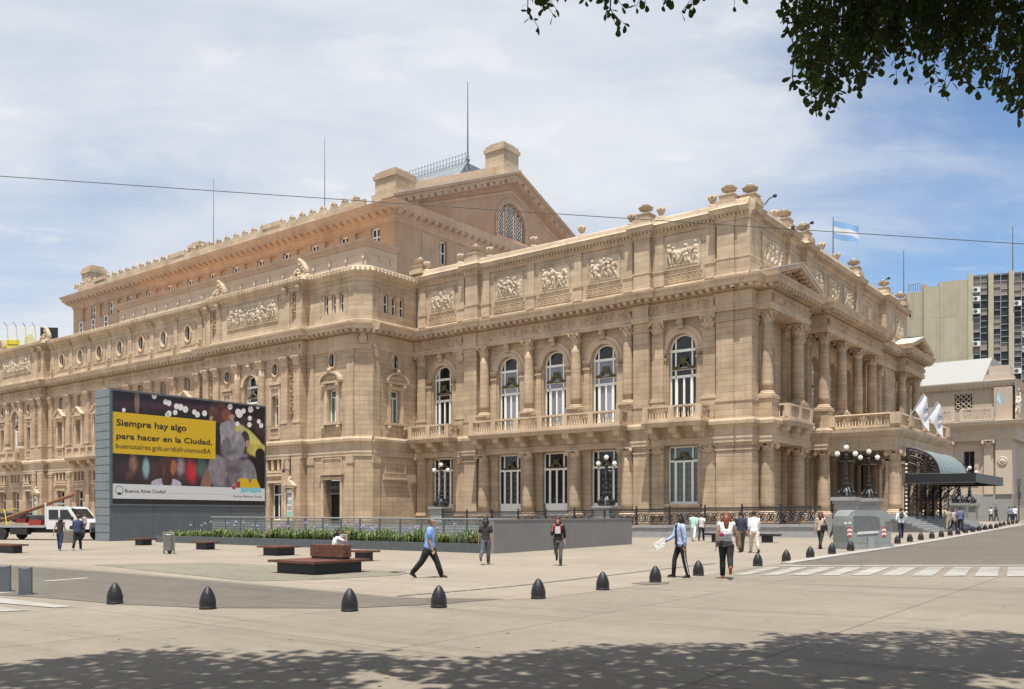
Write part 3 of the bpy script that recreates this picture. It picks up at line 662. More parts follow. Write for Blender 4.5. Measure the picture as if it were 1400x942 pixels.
fdoor = tall_door(2.3, 4.4, GLASS); fwin = arch_window(2.2, 6.05, GLASSC)
for c in (14.25, 18.5, 22.65): inst(fdoor, (-1.15, c, 1.6), B90, HOUSE); inst(fwin, (-1.2, c, 8.55), B90, HOUSE)
for c in (4.6, 39.1):
    inst(tall_door(2.2, 4.3, GLASS), (-1.15, c, 1.6), B90, HOUSE)
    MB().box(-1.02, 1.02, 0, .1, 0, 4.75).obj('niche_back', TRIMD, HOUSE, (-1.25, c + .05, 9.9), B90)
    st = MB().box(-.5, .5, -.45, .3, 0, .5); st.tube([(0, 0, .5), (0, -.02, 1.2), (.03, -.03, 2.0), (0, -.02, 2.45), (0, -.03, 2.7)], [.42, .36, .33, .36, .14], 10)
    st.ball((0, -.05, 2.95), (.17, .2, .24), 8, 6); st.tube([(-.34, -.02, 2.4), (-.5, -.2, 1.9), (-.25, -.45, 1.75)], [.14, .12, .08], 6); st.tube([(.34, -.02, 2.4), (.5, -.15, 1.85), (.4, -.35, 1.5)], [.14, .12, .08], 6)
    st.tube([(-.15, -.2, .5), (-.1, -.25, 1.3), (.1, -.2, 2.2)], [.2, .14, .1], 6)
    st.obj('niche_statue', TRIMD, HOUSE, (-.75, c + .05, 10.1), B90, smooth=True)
FCY = [(1.72, .45), (7.55, .45), (12.1, .85), (16.4, .85), (20.6, .85), (24.75, .85), (36.2, .45), (41.5, .45)]
fped = MB().box(-.62, .62, -.62, .62, 0, .25).box(-.56, .56, -.56, .56, .25, 1.35).box(-.64, .64, -.64, .64, 1.35, 1.53).mesh('pedestal', STONE)
for y, x in FCY:
    inst(colU, (x, y, 9.95), B90, HOUSE); link('pedestal', fped, HOUSE, (x, y, 8.42)); inst(pilU, (-.55, y, 9.95), B90, HOUSE); inst(pilL, (-.55, y, 1.6), B90, HOUSE)
    if y < 13 or y > 24: inst(colL, (x, y, 1.6), B90, HOUSE); MB().box(x - .65, x + .65, y - .65, y + .65, -.2, 1.6).obj('plinth_block', STONE, HOUSE)
    MB().box(-.6, x, y - .3, y + .3, 8.42, 9.9).obj('pedestal_wall', STONE, HOUSE)
for y in (9.0, 10.4, 27.2, 31.5, 34.2):
    inst(pilU, (-.55, y, 9.95), B90, HOUSE); inst(pilL, (-.55, y, 1.6), B90, HOUSE); MB().box(-.6, -.2, y - .55, y + .55, 8.42, 9.95).obj('pedestal', STONE, HOUSE)
MB().box(-.6, .05, 32.0, 35.2, -.2, 6.75).box(-.6, .05, 32.0, 35.2, 8.42, 15.9).obj('pier', STONE, HOUSE)
relief(.6, 3.4, 71, .14, 1).obj('carved_panel', RELIEF, HOUSE, (-.55, 9.7, 11.2), B90)
relief(.6, 3.4, 72, .14, 1).obj('carved_panel', RELIEF, HOUSE, (-.55, 29.4, 11.2), B90)
balcony(HOUSE, 0, 0, 4.7, 1.25, 8.42, 2, 3, B90, (.5, 4.65, 8.42))
balcony(HOUSE, 0, 0, 4.2, 1.25, 8.42, 2, 3, B90, (.5, 38.85, 8.42))
for a, b, x, s in ((1.15, 8.15, 1.02, 4), (11.35, 25.75, 1.37, 5), (35.45, 42.25, 1.02, 6), (8.5, 11.0, .12, 7), (26.2, 35.0, .12, 8)):
    scroll_strip(b - a, .7, s).obj('carved_frieze', TRIM, HOUSE, (x, (a + b) / 2, 16.34), B90)
def pediment(y0, y1, x0, x1, z, rise, nm='pediment'):
    """little temple gable on the front: triangle in (y,z), depth along x"""
    c = (y0 + y1) / 2; mb = MB(); t = .32; sl = math.hypot(c - y0, rise)
    mb.prism([(y0 + .5, z), (y1 - .5, z), (c, z + rise - .35)], 'x', x0, x1 - .75)
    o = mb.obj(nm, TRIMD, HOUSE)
    for s, ya in ((1, y0), (-1, y1)):
        q = [(ya, z + .0), (c, z + rise), (c, z + rise + t), (ya - s * .05, z + t)]
        MB().prism(q, 'x', x0, x1).obj('raking_cornice', TRIM, o)
        m2 = MB()
        for i in range(7):
            u = (i + .7) / 7.6; m2.cbox(x1 - .45, ya + (c - ya) * u, z + rise * u - .1, .5, .26, .18)
        m2.obj('modillions', TRIM, o, kind='stuff')
        MB().prism([(ya - s * .08, z + t + .01), (c, z + rise + t + .01), (c, z + rise + t + .07), (ya - s * .08, z + t + .07)], 'x', x0 - .3, x1 + .06).obj('roof_slope', mat('pale_lead', (.56, .50, .42), .6, .1, 2), o)
    relief(2.6, .9, int(z + y0), .2, 3).obj('carved_figures', TRIMD, o, (x1 - .74, c, z + .05), B90)
    return o
pediment(.3, 9.0, -.8, 1.82, 18.06, 1.25); pediment(34.6, 43.1, -.8, 1.82, 18.06, 1.25)
# attic of the entrance front
for a, b, x in ((7.6, 8.8, -.15), (11.6, 12.9, -.3), (24.4, 25.8, -.3), (33.0, 36.0, -.2)):
    MB().box(-.85, x, a, b, 18.02, 22.3).box(-.85, x + .06, a - .05, b + .05, 18.5, 19.55).box(-.85, x + .1, a - .08, b + .08, 19.55, 19.67).obj('attic_pier', ATTIC, HOUSE)
MB().box(-.85, -.46, 1.9, 7.6, 18.02, 22.32).obj('attic_panel_wall', ATTIC, HOUSE); MB().box(-.85, -.46, 36, 41.15, 18.02, 22.32).obj('attic_panel_wall', ATTIC, HOUSE); MB().box(-.85, -.56, 12.9, 24.4, 18.02, 22.32).obj('attic_panel_wall', ATTIC, HOUSE)
for i, (c, x, w) in enumerate(((4.75, -.46, 3.6), (14.75, -.56, 2.5), (18.6, -.56, 2.5), (22.5, -.56, 2.5), (38.6, -.46, 2.8), (29.4, -.8, 1.0))):
    relief_panel(HOUSE, (x, c, 19.75), w, 1.95, 30 + i, B90, figs=max(2, int(w * 1.6)))
for y in (8.2, 12.25, 25.1): put_urn(-.85, y)
for y in (34.5, 40.6): put_urn(-.85, y)
for y in (3.1, 6.4, 16.7, 20.5): link('finial', fm, HOUSE, (-.9, y, 23.5))
MB().box(-34, -.9, .7, 41, 22.7, 22.9).box(-112, L - .4, YL + .5, 41, 22.5, 22.7).obj('flat_roof', ROOFG, HOUSE)
sheet(rect(0, 9, -.2, 22.4), [], 0, .2, 'north_wall', STONE, HOUSE, (-.7, 41.2, 0), PI)

# ---- porch over the entrance
PX, PY0, PY1 = 6.6, 11.6, 27.6
PP = [(.3, PY0), (PX - .3, PY0), (PX - .3, PY1), (.3, PY1)]
PP = [(1.3, PY0 + .3), (PX - .3, PY0 + .3), (PX - .3, PY1), (1.3, PY1)]
sweep(PP, [(-.5, 6.6), (.0, 6.6), (.02, 6.9), (.06, 6.92), (.06, 7.15), (0, 7.2), (0, 7.6), (.15, 7.7), (.32, 7.9), (.4, 8.0), (.42, 8.2), (-.5, 8.3)]).obj('porch_entablature', TRIM, HOUSE)
MB().box(.2, PX - .4, PY0 + .4, PY1 - .1, 6.75, 8.25).obj('porch_roof', TRIM, HOUSE)
pb = sweep(PP, [(-.12, 8.3), (.18, 8.3), (.18, 8.5), (-.12, 8.5)]).obj('porch_balustrade', TRIM, HOUSE)
sweep(PP, [(-.12, 9.22), (.16, 9.22), (.2, 9.3), (.16, 9.38), (-.12, 9.38)]).obj('rail', TRIM, pb)
MB().merge(balusters(4.3, .72), Matrix.Translation((3.7, PY0 + .28, 8.5))).obj('balusters', TRIM, pb, smooth=True, kind='stuff')
MB().merge(balusters(14.6, .72), Matrix.Translation((PX - .28, 19.7, 8.5)) @ Matrix.Rotation(B90, 4, 'Z')).obj('balusters', TRIM, pb, smooth=True, kind='stuff')
for x, y in ((1.5, PY0 + .28), (PX - .3, PY0 + .3), (PX - .28, 15.2), (PX - .28, 19.6), (PX - .28, 24.0), (PX - .28, PY1 - .2)):
    MB().box(x - .35, x + .35, y - .32, y + .32, 8.5, 9.36).obj('pedestal', TRIM, pb)
colP = column_proto(.5, 1.75, 6.6, .7, 'i')
for y in (12.75, 17.3, 21.9, 26.6):
    inst(colP, (6.0, y, 1.75), B90, HOUSE); MB().box(5.35, 6.65, y - .65, y + .65, 0, 1.75).box(5.28, 6.72, y - .72, y + .72, 1.5, 1.68).obj('plinth_block', GRAN, HOUSE)
    inst(pilL, (-.3, y, 1.6), B90, HOUSE)
MB().box(-.5, 7.0, 9.5, 29.5, .2, 1.58).obj('porch_floor', GRAN, HOUSE)
# ---- side wing (left)
CB = [-84.45, -80.04, -75.68, -71.22, -66.84, -62.42, -57.97]
ocu = MB(); torus(ocu, (0, 0, 0), .62, .11, 16, 6); ocu.v = [(x, y, z * 1.45) for x, y, z in ocu.v]
ocu_m = ocu.mesh('oculus_frame', TRIM, True)
def oculus(x, y, z, sx=1.0, rz=0, glass=None):
    o = link('oculus_frame', ocu_m, HOUSE, (x, y, z), rz); o.scale = (sx, 1, sx)
    p = MB().prism(ellip(0, 0, .56, .8), 'y', .28, .3).mesh('pane', glass or GLASS); c = link('pane', p, o)
    MB().box(-.05, .05, .2, .28, -.8, .8).box(-.56, -.49, .2, .28, -.4, .4).box(.49, .56, .2, .28, -.4, .4).obj('mullion', WHITE, o); return o
# seven recessed bays
hl, hu = [], []
for c in CB:
    hl.append(rect(c - .85, c + .85, 1.2, 4.55))
    for k in (-1, 0, 1): hl.append(rect(c + k * .85 - .27, c + k * .85 + .27, 5.72, 7.0))
    hu.append(rect(c - .62, c + .62, 9.9, 12.75)); hu.append(rect(c - .5, c + .5, 14.3, 15.72))
sheet(rect(-87.7, -53.9, -.2, 6.95), [h for h in hl if h[2][1] < 5], YL, .5, 'wing_lower_wall', LSTONE, HOUSE) if False else None
sheet(rect(-87.7, -53.9, -.2, 7.1), hl, YL, .55, 'wing_lower_wall', LSTONE, HOUSE)
sheet(rect(-87.7, -53.9, 8.3, 16), hu, YL, .5, 'wing_upper_wall', LSTONE, HOUSE)
sheet(rect(-87.7, -53.9, 18, 22.0), [ellip(c, 20.25, .56, .8) for c in CB], YL + .15, .3, 'wing_attic_wall', ATTIC, HOUSE)
wlow = sash(1.6, 3.35, GLASS, (2, 2), .1, .7); wmez = MB().box(-.27, .27, 0, .02, 0, 1.28).mesh('mezzanine_pane', GLASSG); wped = sash(1.16, 2.85, GLASS, (2, 2), .09, .72); wtop = sash(.95, 1.4, GLASS, (2, 1), .09)
hood = MB().prism([(-1.05, 0), (1.05, 0), (0, .8)], 'y', -.3, 0).prism([(-1.15, -.02), (0, .86), (0, 1.02), (-1.25, .08)], 'y', -.42, 0).prism([(1.15, -.02), (0, .86), (0, 1.02), (1.25, .08)], 'y', -.42, 0).box(-1.2, 1.2, -.4, 0, -.14, 0).box(-1.0, 1.0, -.16, 0, -.5, -.14)
hood_m = hood.mesh('window_hood', TRIM)
surr = MB().box(-.95, -.64, -.14, 0, -.25, 3.3).box(.64, .95, -.14, 0, -.25, 3.3).box(-1.0, 1.0, -.22, 0, -.25, -.0).box(-.95, -.6, -.2, 0, 2.9, 3.3).box(.6, .95, -.2, 0, 2.9, 3.3)
surr_m = surr.mesh('window_surround', TRIM)
wpil = pilaster_proto(.85, .25, 9.9, 15.9, .85, LSTONE); wpl = pilaster_proto(.8, .22, 1.2, 6.75, .5, LSTONE, cor=False)
apl = MB().box(-.36, .36, -.1, 0, .4, 4.3).mesh('attic_pilaster', ATTIC); acons = bracket(.4, .25, .6).mesh('attic_console', ATTIC)
fpan = MB().box(-1.35, 1.35, -.05, 0, 3.0, 3.08).box(-1.35, 1.35, -.05, 0, .8, .88).box(-1.35, -1.27, -.05, 0, .88, 3.0).box(1.27, 1.35, -.05, 0, .88, 3.0).mesh('oculus_panel', ATTIC)
bpan = MB().box(-.8, .8, -.1, 0, 0, .18).box(-.8, .8, -.1, 0, .95, 1.1).box(-.8, -.55, -.1, 0, .18, .95).box(.55, .8, -.1, 0, .18, .95).merge(balusters(1.1, .77), Matrix.Translation((0, -.02, .18))).mesh('window_balustrade', TRIM)
mcol = MB().lathe([(.1, 0), (.1, .1), (.075, .15), (.07, 1.1), (.11, 1.2), (.11, 1.28)], n=8).mesh('mezzanine_colonnette', TRIM, True)
def wing_low(c, y):
    inst(wlow, (c, y + .5, 1.2), 0, HOUSE); MB().box(c - 1.1, c + 1.1, y - .1, y, 4.6, 4.8).box(c - 1.5, c + 1.5, y - .16, y, 5.2, 5.4).box(c - 1.3, c + 1.3, y - .12, y, 5.5, 5.68).obj('string_course', TRIM, HOUSE)
    for k in (-1, 0, 1): link('mezzanine_pane', wmez, HOUSE, (c + k * .85, y + .45, 5.72))
    for k in (-1.5, -.5, .5, 1.5): link('mezzanine_colonnette', mcol, HOUSE, (c + k * .85, y - .02, 5.72))
for i, c in enumerate(CB):
    wing_low(c, YL)
    inst(wped, (c, YL + .45, 9.9), 0, HOUSE); link('window_surround', surr_m, HOUSE, (c, YL, 9.9)); link('window_hood', hood_m, HOUSE, (c, YL - .02, 13.35)); inst(wtop, (c, YL + .45, 14.3), 0, HOUSE)
    MB().box(c - .6, c + .6, YL - .06, YL, 14.1, 14.3).obj('sill', TRIM, HOUSE)
    oculus(c, YL + .12, 20.25, 1, 0, GLASSG if i % 2 else GLASS); link('oculus_panel', fpan, HOUSE, (c, YL + .14, 18.2))
    if i in (0, 6): link('window_balustrade', bpan, HOUSE, (c, YL - .02, 8.5))
for i in range(8):
    x = CB[0] - 2.2 + i * 4.413
    inst(wpil, (x, YL, 9.9), 0, HOUSE); inst(wpl, (x, YL, 1.2), 0, HOUSE); MB().box(x - .5, x + .5, YL - .3, YL, 8.42, 9.9).obj('pedestal', LSTONE, HOUSE)
    link('attic_pilaster', apl, HOUSE, (x, YL + .15, 18.1)); link('attic_console', acons, HOUSE, (x, YL + .1, 21.6)); link('attic_console', acons, HOUSE, (x, YL + .1, 18.6))
balcony(HOUSE, -71.2, YL, 19.6, 1.2, 8.42, 12, 9)
for (a, b, y, s) in ((-87.5, -54.1, YL, 21), (-53.7, -39.3, YP, 22), (-102.2, -87.8, YP, 23)):
    scroll_strip(b - a, .7, s, step=.09).obj('carved_frieze', TRIM, HOUSE, ((a + b) / 2, y - .03, 16.34))
# projecting pavilions
awin = arch_window(2.0, 5.2, GLASS); pcol = column_proto(.38, 9.9, 15.9, .9, 'c', LSTONE); pside = sash(.95, 2.7, GLASSG, (1, 2), .1, .7)
def vine(w, h, seed):
    mb = MB(); n = int(h / .32); rd = random.Random(seed)
    mb.tube([(w * .28 * math.sin(i * 1.1), -.05, h * i / n) for i in range(n + 1)], .055, 5)
    for i in range(n):
        z = h * (i + .5) / n; s = 1 if i % 2 else -1
        mb.ball((s * w * .22, -.06, z), (w * .2, .09, .13), 6, 5); mb.ball((-s * w * .26, -.05, z + .06), (w * .15, .07, .09), 6, 4); mb.ball((rd.uniform(-.1, .1), -.08, z - .1), (.07, .07, .07), 5, 4)
    return mb
vine_m = vine(.8, 4.3, 3).mesh('carved_vine', TRIMD, True); vine_s = vine(.7, 2.3, 4).mesh('carved_vine', TRIMD, True)
def pavilion(c, seed, full=True):
    a, b = c - 7.4, c + 7.4; y = YP
    hl = [rect(c + k * 3.65 - .85, c + k * 3.65 + .85, 1.2, 4.55) for k in (-1, 0, 1)]
    for k in (-1, 0, 1): hl += [rect(c + k * 3.65 + j * .85 - .27, c + k * 3.65 + j * .85 + .27, 5.72, 7.0) for j in (-1, 0, 1)]
    sheet(rect(a, b, -.2, 7.1), hl, y, .5, 'pavilion_lower_wall', LSTONE, HOUSE)
    sheet(rect(a, b, 8.3, 16), [archpoly(c, 2.0, 9.55, 14.75)] + [rect(c + s * 3.65 - .5, c + s * 3.65 + .5, 9.8, 12.55) for s in (-1, 1)] + [ellip(c + s * 3.65, 14.95, .45, .55) for s in (-1, 1)], y, .5, 'pavilion_upper_wall', LSTONE, HOUSE)
    sheet(rect(a, b, 18, 22.0), [], y + .15, .3, 'pavilion_attic_wall', ATTIC, HOUSE)
    MB().box(a, a + .12, y, YL + .3, -.2, 22.1).obj('pavilion_side', LSTONE, HOUSE); MB().box(b - .12, b, y + .002, YL + .3, -.2, 22.1).obj('pavilion_side', LSTONE, HOUSE)
    inst(awin, (c, y + .45, 9.55), 0, HOUSE); link('archivolt', archivolt(1.02, 1.5, .14).mesh('archivolt', TRIM), HOUSE, (c, y, 13.75)); link('keystone', key, HOUSE, (c, y - .05, 15.15))
    for s in (-1, 1):
        inst(pside, (c + s * 3.65, y + .45, 9.8), 0, HOUSE); oculus(c + s * 3.65, y - .02, 14.95, .72)
        MB().box(c + s * 3.65 - .8, c + s * 3.65 + .8, y - .18, y, 13.55, 13.8).box(c + s * 3.65 - .75, c + s * 3.65 + .75, y - .1, y, 13.2, 13.4).box(c + s * 3.65 - .75, c + s * 3.65 - .52, y - .08, y, 9.8, 13.2).box(c + s * 3.65 + .52, c + s * 3.65 + .75, y - .08, y, 9.8, 13.2).obj('window_surround', TRIM, HOUSE)
        link('window_balustrade', bpan, HOUSE, (c + s * 3.65, y - .02, 8.6))
        inst(pcol, (c + s * 1.85, y - .12, 9.9), 0, HOUSE); MB().box(c + s * 1.85 - .52, c + s * 1.85 + .52, y - .62, y, 8.42, 9.9).obj('pedestal', LSTONE, HOUSE)
        for q in (-.85, .85): inst(wpil, (c + s * 6.1 + q, y, 9.9), 0, HOUSE); link('attic_pilaster', apl, HOUSE, (c + s * 6.1 + q, y + .15, 18.1))
        MB().box(c + s * 6.1 - 1.35, c + s * 6.1 + 1.35, y - .3, y, 8.42, 9.9).obj('pedestal', LSTONE, HOUSE)
        link('carved_vine', vine_m, HOUSE, (c + s * 6.1, y, 10.6)); link('carved_vine', vine_s, HOUSE, (c + s * 6.1, y + .14, 19.4))
        scroll_strip(1.0, .8, 5).obj('carved_capital_band', TRIMD, HOUSE, (c + s * 6.1, y - .05, 15.05))
        MB().box(c + s * 6.1 - 1.3, c + s * 6.1 + 1.3, y - .22, y, -.2, 6.75).obj('pier', LSTONE, HOUSE)
        for q in (-1, 1): MB().merge(bracket(.4, .25, .6), Matrix.Translation((c + s * 6.1 + q * .95, y + .02, 21.6))).obj('attic_console', ATTIC, HOUSE)
        # aedicule with a poster and a lantern arm
        ae = MB().box(-.62, -.42, -.2, 0, .5, 3.2).box(.42, .62, -.2, 0, .5, 3.2).box(-.8, .8, -.3, 0, 3.2, 3.4).prism([(-.85, 3.4), (.85, 3.4), (0, 4.0)], 'y', -.34, 0).box(-.7, .7, -.28, 0, .2, .5).ball((0, -.1, 4.05), (.2, .15, .2), 7, 5).obj('aedicule', TRIM, HOUSE, (c + s * 6.1, y - .22, .9))
        MB().box(-.36, .36, -.12, -.02, .65, 3.05).obj('poster_case', mat('poster_white', (.66, .67, .66), .4, .05, 4), ae)
        for zz_, cc in ((2.55, (.25, .25, .28)), (1.95, (.3, .42, .4)), (1.4, (.3, .3, .33)), (.9, (.18, .5, .42))): MB().box(-.3, .3, -.125, -.12, zz_ - .2, zz_ + .2).obj('poster_print', mat('print_%d' % int(zz_ * 100), cc, .5, .4, 9), ae)
        la = MB(); la.tube([(0, -.1, 0), (0, -.5, .1), (0, -.75, .5), (0, -.6, 1.0), (0, -.25, 1.15), (0, -.1, .8)], .035, 5); la.tube([(0, -.02, -.3), (0, -.02, 1.4)], .05, 5); la.tube([(0, -.75, .5), (0, -.75, .2)], .02, 4); la.lathe([(.05, -.05), (.14, .0), (.1, .25), (.02, .32)], (0, -.75, -.1), 8)
        la.obj('lantern_arm', IRON, HOUSE, (c + s * 6.1, y - .24, 5.6))
    relief_panel(HOUSE, (c, y + .14, 19.55), 7.6, 2.1, seed, 0, 13, .3)
    for k in (-1, 0, 1): wing_low(c + k * 3.65, y)
    balcony(HOUSE, c, y, 4.6, 1.1, 8.42, 2, 3)
    for s in (-1, 1): MB().merge(group_sculpture(seed + s), Matrix.Scale(.86, 4)).obj('roof_sculpture', ATTIC, HOUSE, (c + s * 6.2, y + .9, 22.85), smooth=True)
pavilion(-46.5, 50); pavilion(-95.0, 60)
# end bay, chamfer and return wall of the wing
def end_bay(c, y, rz, w, rot=False):
    """window with arched hood, oculus above, three attic lights; canonical, c along the wall"""
    root_loc = (lambda s, d, z: (s, y + d, z)) if not rot else (lambda s, d, z: (L - d, s, z))
    inst(sash(1.1, 2.85, GLASSG, (2, 2), .09, .78), root_loc(c, .4, 9.75), rz, HOUSE)
    o = MB(); o.box(-.95, -.62, -.12, 0, -.1, 3.4).box(.62, .95, -.12, 0, -.1, 3.4).box(-1.3, 1.3, -.3, 0, 3.4, 3.58).box(-.62, .62, -.1, 0, 2.9, 3.2)
    n = 10; arc = [(1.35 * math.cos(PI * i / n), 3.58 + .85 * math.sin(PI * i / n)) for i in range(n + 1)]; inn = [(1.15 * math.cos(PI * i / n), 3.58 + .66 * math.sin(PI * i / n)) for i in range(n, -1, -1)]
    for i in range(n): o.prism([arc[i], arc[i + 1], inn[n - i - 1], inn[n - i]], 'y', -.42, 0)
    for i in range(n): o.prism([(0, 3.58), inn[n - i], inn[n - i - 1]], 'y', -.12, 0)
    o.ball((0, -.4, 4.5), (.25, .15, .22), 8, 6); o.ball((0, -.15, 3.9), (.7, .1, .2), 8, 5)
    o.box(-1.3, 1.3, -.28, 0, -.22, -.0).merge(bracket(.28, .25, .7), Matrix.Translation((-1.0, 0, -.95))).merge(bracket(.28, .25, .7), Matrix.Translation((1.0, 0, -.95)))
    for s in (-1, 1): o.merge(bracket(.26, .25, .5), Matrix.Translation((s * .9, -.05, 2.85)))
    o.obj('window_hood', TRIM, HOUSE, root_loc(c, 0, 9.75), rz)
    oc = oculus(0, 0, 0, .78, rz); oc.location = root_loc(c, -.02, 15.15)
    tw = sash(.52, 1.6, GLASS, (1, 2), .07)
    for k in (-1, 0, 1): inst(tw, root_loc(c + k * .98, .42, 19.3), rz, HOUSE)
    MB().box(-1.75, 1.75, -.05, 0, 1.75, 1.95).box(-1.75, -1.6, -.05, 0, -.1, 1.75).box(1.6, 1.75, -.05, 0, -.1, 1.75).obj('window_surround', ATTIC, HOUSE, root_loc(c, .15 if not rot else .15, 19.3), rz)
CE = -35.75
sheet(rect(-39.1, XL, -.2, 7.1), [rect(CE - 1.1, CE + 1.1, .6, 4.75)], YL, .9, 'end_bay_lower_wall', STONE, HOUSE)
sheet(rect(-39.1, XL, 8.3, 16), [rect(CE - .55, CE + .55, 9.75, 12.6), ellip(CE, 15.15, .42, .6)], YL, .5, 'end_bay_upper_wall', STONE, HOUSE)
sheet(rect(-39.1, XL + .0, 18, 22.0), [rect(CE + k * .98 - .26, CE + k * .98 + .26, 19.3, 20.9) for k in (-1, 0, 1)], YL + .15, .45, 'end_bay_attic_wall', ATTIC, HOUSE)
end_bay(CE, YL, 0, 5)
CR = -2.25
sheet(rect(Y1, .55, -.2, 7.1), [], 0, .5, 'return_lower_wall', STONE, HOUSE, (L, 0, 0), B90)
sheet(rect(Y1, .55, 8.3, 16), [rect(CR - .55, CR + .55, 9.75, 12.6), ellip(CR, 15.15, .42, .6)], 0, .5, 'return_upper_wall', STONE, HOUSE, (L, 0, 0), B90)
sheet(rect(Y1, .55, 18, 22.0), [rect(CR + k * .98 - .26, CR + k * .98 + .26, 19.3, 20.9) for k in (-1, 0, 1)], .15, .45, 'return_attic_wall', ATTIC, HOUSE, (L, 0, 0), B90)
end_bay(CR, 0, B90, 5, True)
for z0, z1, d, m_ in ((-.2, 7.1, 0, STONE), (8.3, 16, 0, STONE), (18, 22.0, .12, ATTIC)):
    sheet(rect(-.02, 1.62, z0, z1), [], d, .1, 'corner_chamfer', m_, HOUSE, (XL, YL, 0), PI / 4)
ch = MB(); ch.ball((0, 0, .3), (.42, .16, .5), 10, 8); ch.ball((0, -.08, .75), (.25, .14, .2), 8, 6)
for s in (-1, 1): ch.tube([(s * .1, 0, -.2), (s * .5, -.05, .1), (s * .5, -.05, .6), (s * .2, -.05, .85)], .08, 6)
ch.obj('cartouche', TRIM, HOUSE, (XL + .56 + .05, YL + .57 - .05, 16.5), PI / 4, smooth=True)
for x, y, rz in ((-38.55, YL, 0), (XL - .35, YL, 0), (L, Y1 + .4, B90)):
    MB().box(-.42, .42, -.12, 0, -.2, 6.3).box(-.46, .46, -.18, 0, 6.1, 6.75).obj('pilaster', STONE, HOUSE, (x, y, 0), rz)
    MB().box(-.42, .42, -.1, 0, 9.9, 15.9).box(-.48, .48, -.16, 0, 8.42, 9.9).box(-.46, .46, -.15, 0, 15.3, 15.9).obj('pilaster', STONE, HOUSE, (x, y, 0), rz)
# doorway of the end bay
dw = MB().box(-1.35, -1.1, -.12, 0, 0, 4.9).box(1.1, 1.35, -.12, 0, 0, 4.9).box(-1.4, 1.4, -.2, 0, 4.75, 4.98).box(-1.55, 1.55, -.3, 0, 5.15, 5.3).box(-1.3, 1.3, -.08, 0, 6.55, 6.65).box(-1.3, -1.2, -.08, 0, 5.3, 6.55).box(1.2, 1.3, -.08, 0, 5.3, 6.55)
dw.obj('doorway', TRIM, HOUSE, (CE, YL, 0))
MB().box(-1.08, 1.08, .86, .9, .6, 4.7).obj('door_recess', mat('dark_doorway', (.01, .01, .01), .8), HOUSE, (CE, YL, 0))
gri = MB().box(-1.1, 1.1, .3, .36, 3.5, 3.6)
for i in range(12): gri.box(-1.05 + i * .19, -1.02 + i * .19, .3, .33, 3.6, 4.7); torus(gri, (-.95 + i * .17, .31, 4.1), .14, .02, 8, 4)
gri.obj('door_grille', IRONL, HOUSE, (CE, YL, 0))
MB().box(-1.3, 1.3, -.08, 0, 5.3, 5.4).box(-1.3, 1.3, -.08, 0, 6.55, 6.65).box(-1.3, -1.2, -.08, 0, 5.4, 6.55).box(1.2, 1.3, -.08, 0, 5.4, 6.55).box(-1.5, 1.5, -.2, 0, 4.75, 4.98).obj('blind_panel', TRIM, HOUSE, (L, -2.3, 0), B90)

# ---- step block behind the wing's attic
BX0, BX1, BY = -77.5, -35.3, -2.6
MB().box(BX0, BX1, BY, 1.3, 22.3, 26.2).obj('step_block', BLOCK, HOUSE)
bp = [(BX0, 1.2), (BX0, BY), (BX1, BY), (BX1, 1.15)]
sweep(bp, [(-.1, 25.9), (.12, 25.95), (.2, 26.15), (.45, 26.3), (.5, 26.5), (-.1, 26.65)]).obj('step_block_cornice', HTRIM, HOUSE)
sweep(bp, [(-.1, 25.3), (.06, 25.3), (.08, 25.42), (-.1, 25.42)]).obj('step_block_string', BLOCK, HOUSE)
drop = MB().box(-.14, .14, -.12, 0, .1, .6).ball((0, -.08, .08), (.1, .1, .16), 6, 5).mesh('drop_ornament', BLOCK)
for i in range(19): link('drop_ornament', drop, HOUSE, (BX1 - .3 - i * 2.27, BY, 24.75))
for i in range(3): link('drop_ornament', drop, HOUSE, (BX1, BY + .3 + i * 1.4, 24.75), B90)
vent = MB().box(-.9, .9, -.03, .02, 0, .45)
for i in range(3): vent.box(-.8 + i * .55, -.35 + i * .55, -.04, -.03, .06, .39)
vent.obj('wall_vent', mat('vent_dark', (.09, .06, .045), .8), HOUSE, (-46.0, BY, 24.1))

# ---- upper hall with its great gable
HX0, HX1, HY0, HY1, HE, HA = -96.2, -35.5, 1.2, 36.8, 30.8, 38.6
hw = []; k = 0; x = HX1 - 2.6; wl = []
while x > HX0 + 2:
    hw.append((x, k % 2 == 0)); x -= 2.2; k += 1
sheet(rect(HX0, HX1, 22.8, 29.6), [rect(x - .6, x + .6, 27.3, 29.0) for x, w in hw], HY0, .35, 'hall_side_wall', HALL, HOUSE)
ww = sash(1.2, 1.7, GLASS, (2, 2), .13)
blank = MB().box(-.6, .6, .25, .3, 0, 1.7).mesh('blind_panel', HTRIM)
for x, w in hw:
    if w: inst(ww, (x, HY0 + .3, 27.3), 0, HOUSE)
    else: link('blind_panel', blank, HOUSE, (x, HY0, 27.3))
for k in range(3):
    x = HX0 + 2.2 + k * 3.2
    inst(sash(.8, 3.0, GLASS, (1, 4), .1), (x, HY0 - .02, 24.3), 0, HOUSE); MB().box(x - .65, x + .65, HY0 - .2, HY0, 24.05, 24.3).obj('sill', HTRIM, HOUSE)
sheet([(HY0, 22.8), (HY1, 22.8), (HY1, HE), ((HY0 + HY1) / 2, HA - .3), (HY0, HE)], [archpoly((HY0 + HY1) / 2, 4.7, 31.6, 35.5)] + [rect(y - .55, y + .55, 26.6, 28.9) for y in (8.0,)], 0, .5, 'gable_wall', HALL, HOUSE, (HX1, 0, 0), B90)
inst(sash(1.1, 2.3, GLASS, (2, 2), .1), (HX1 - .4, 8.0, 26.6), B90, HOUSE)
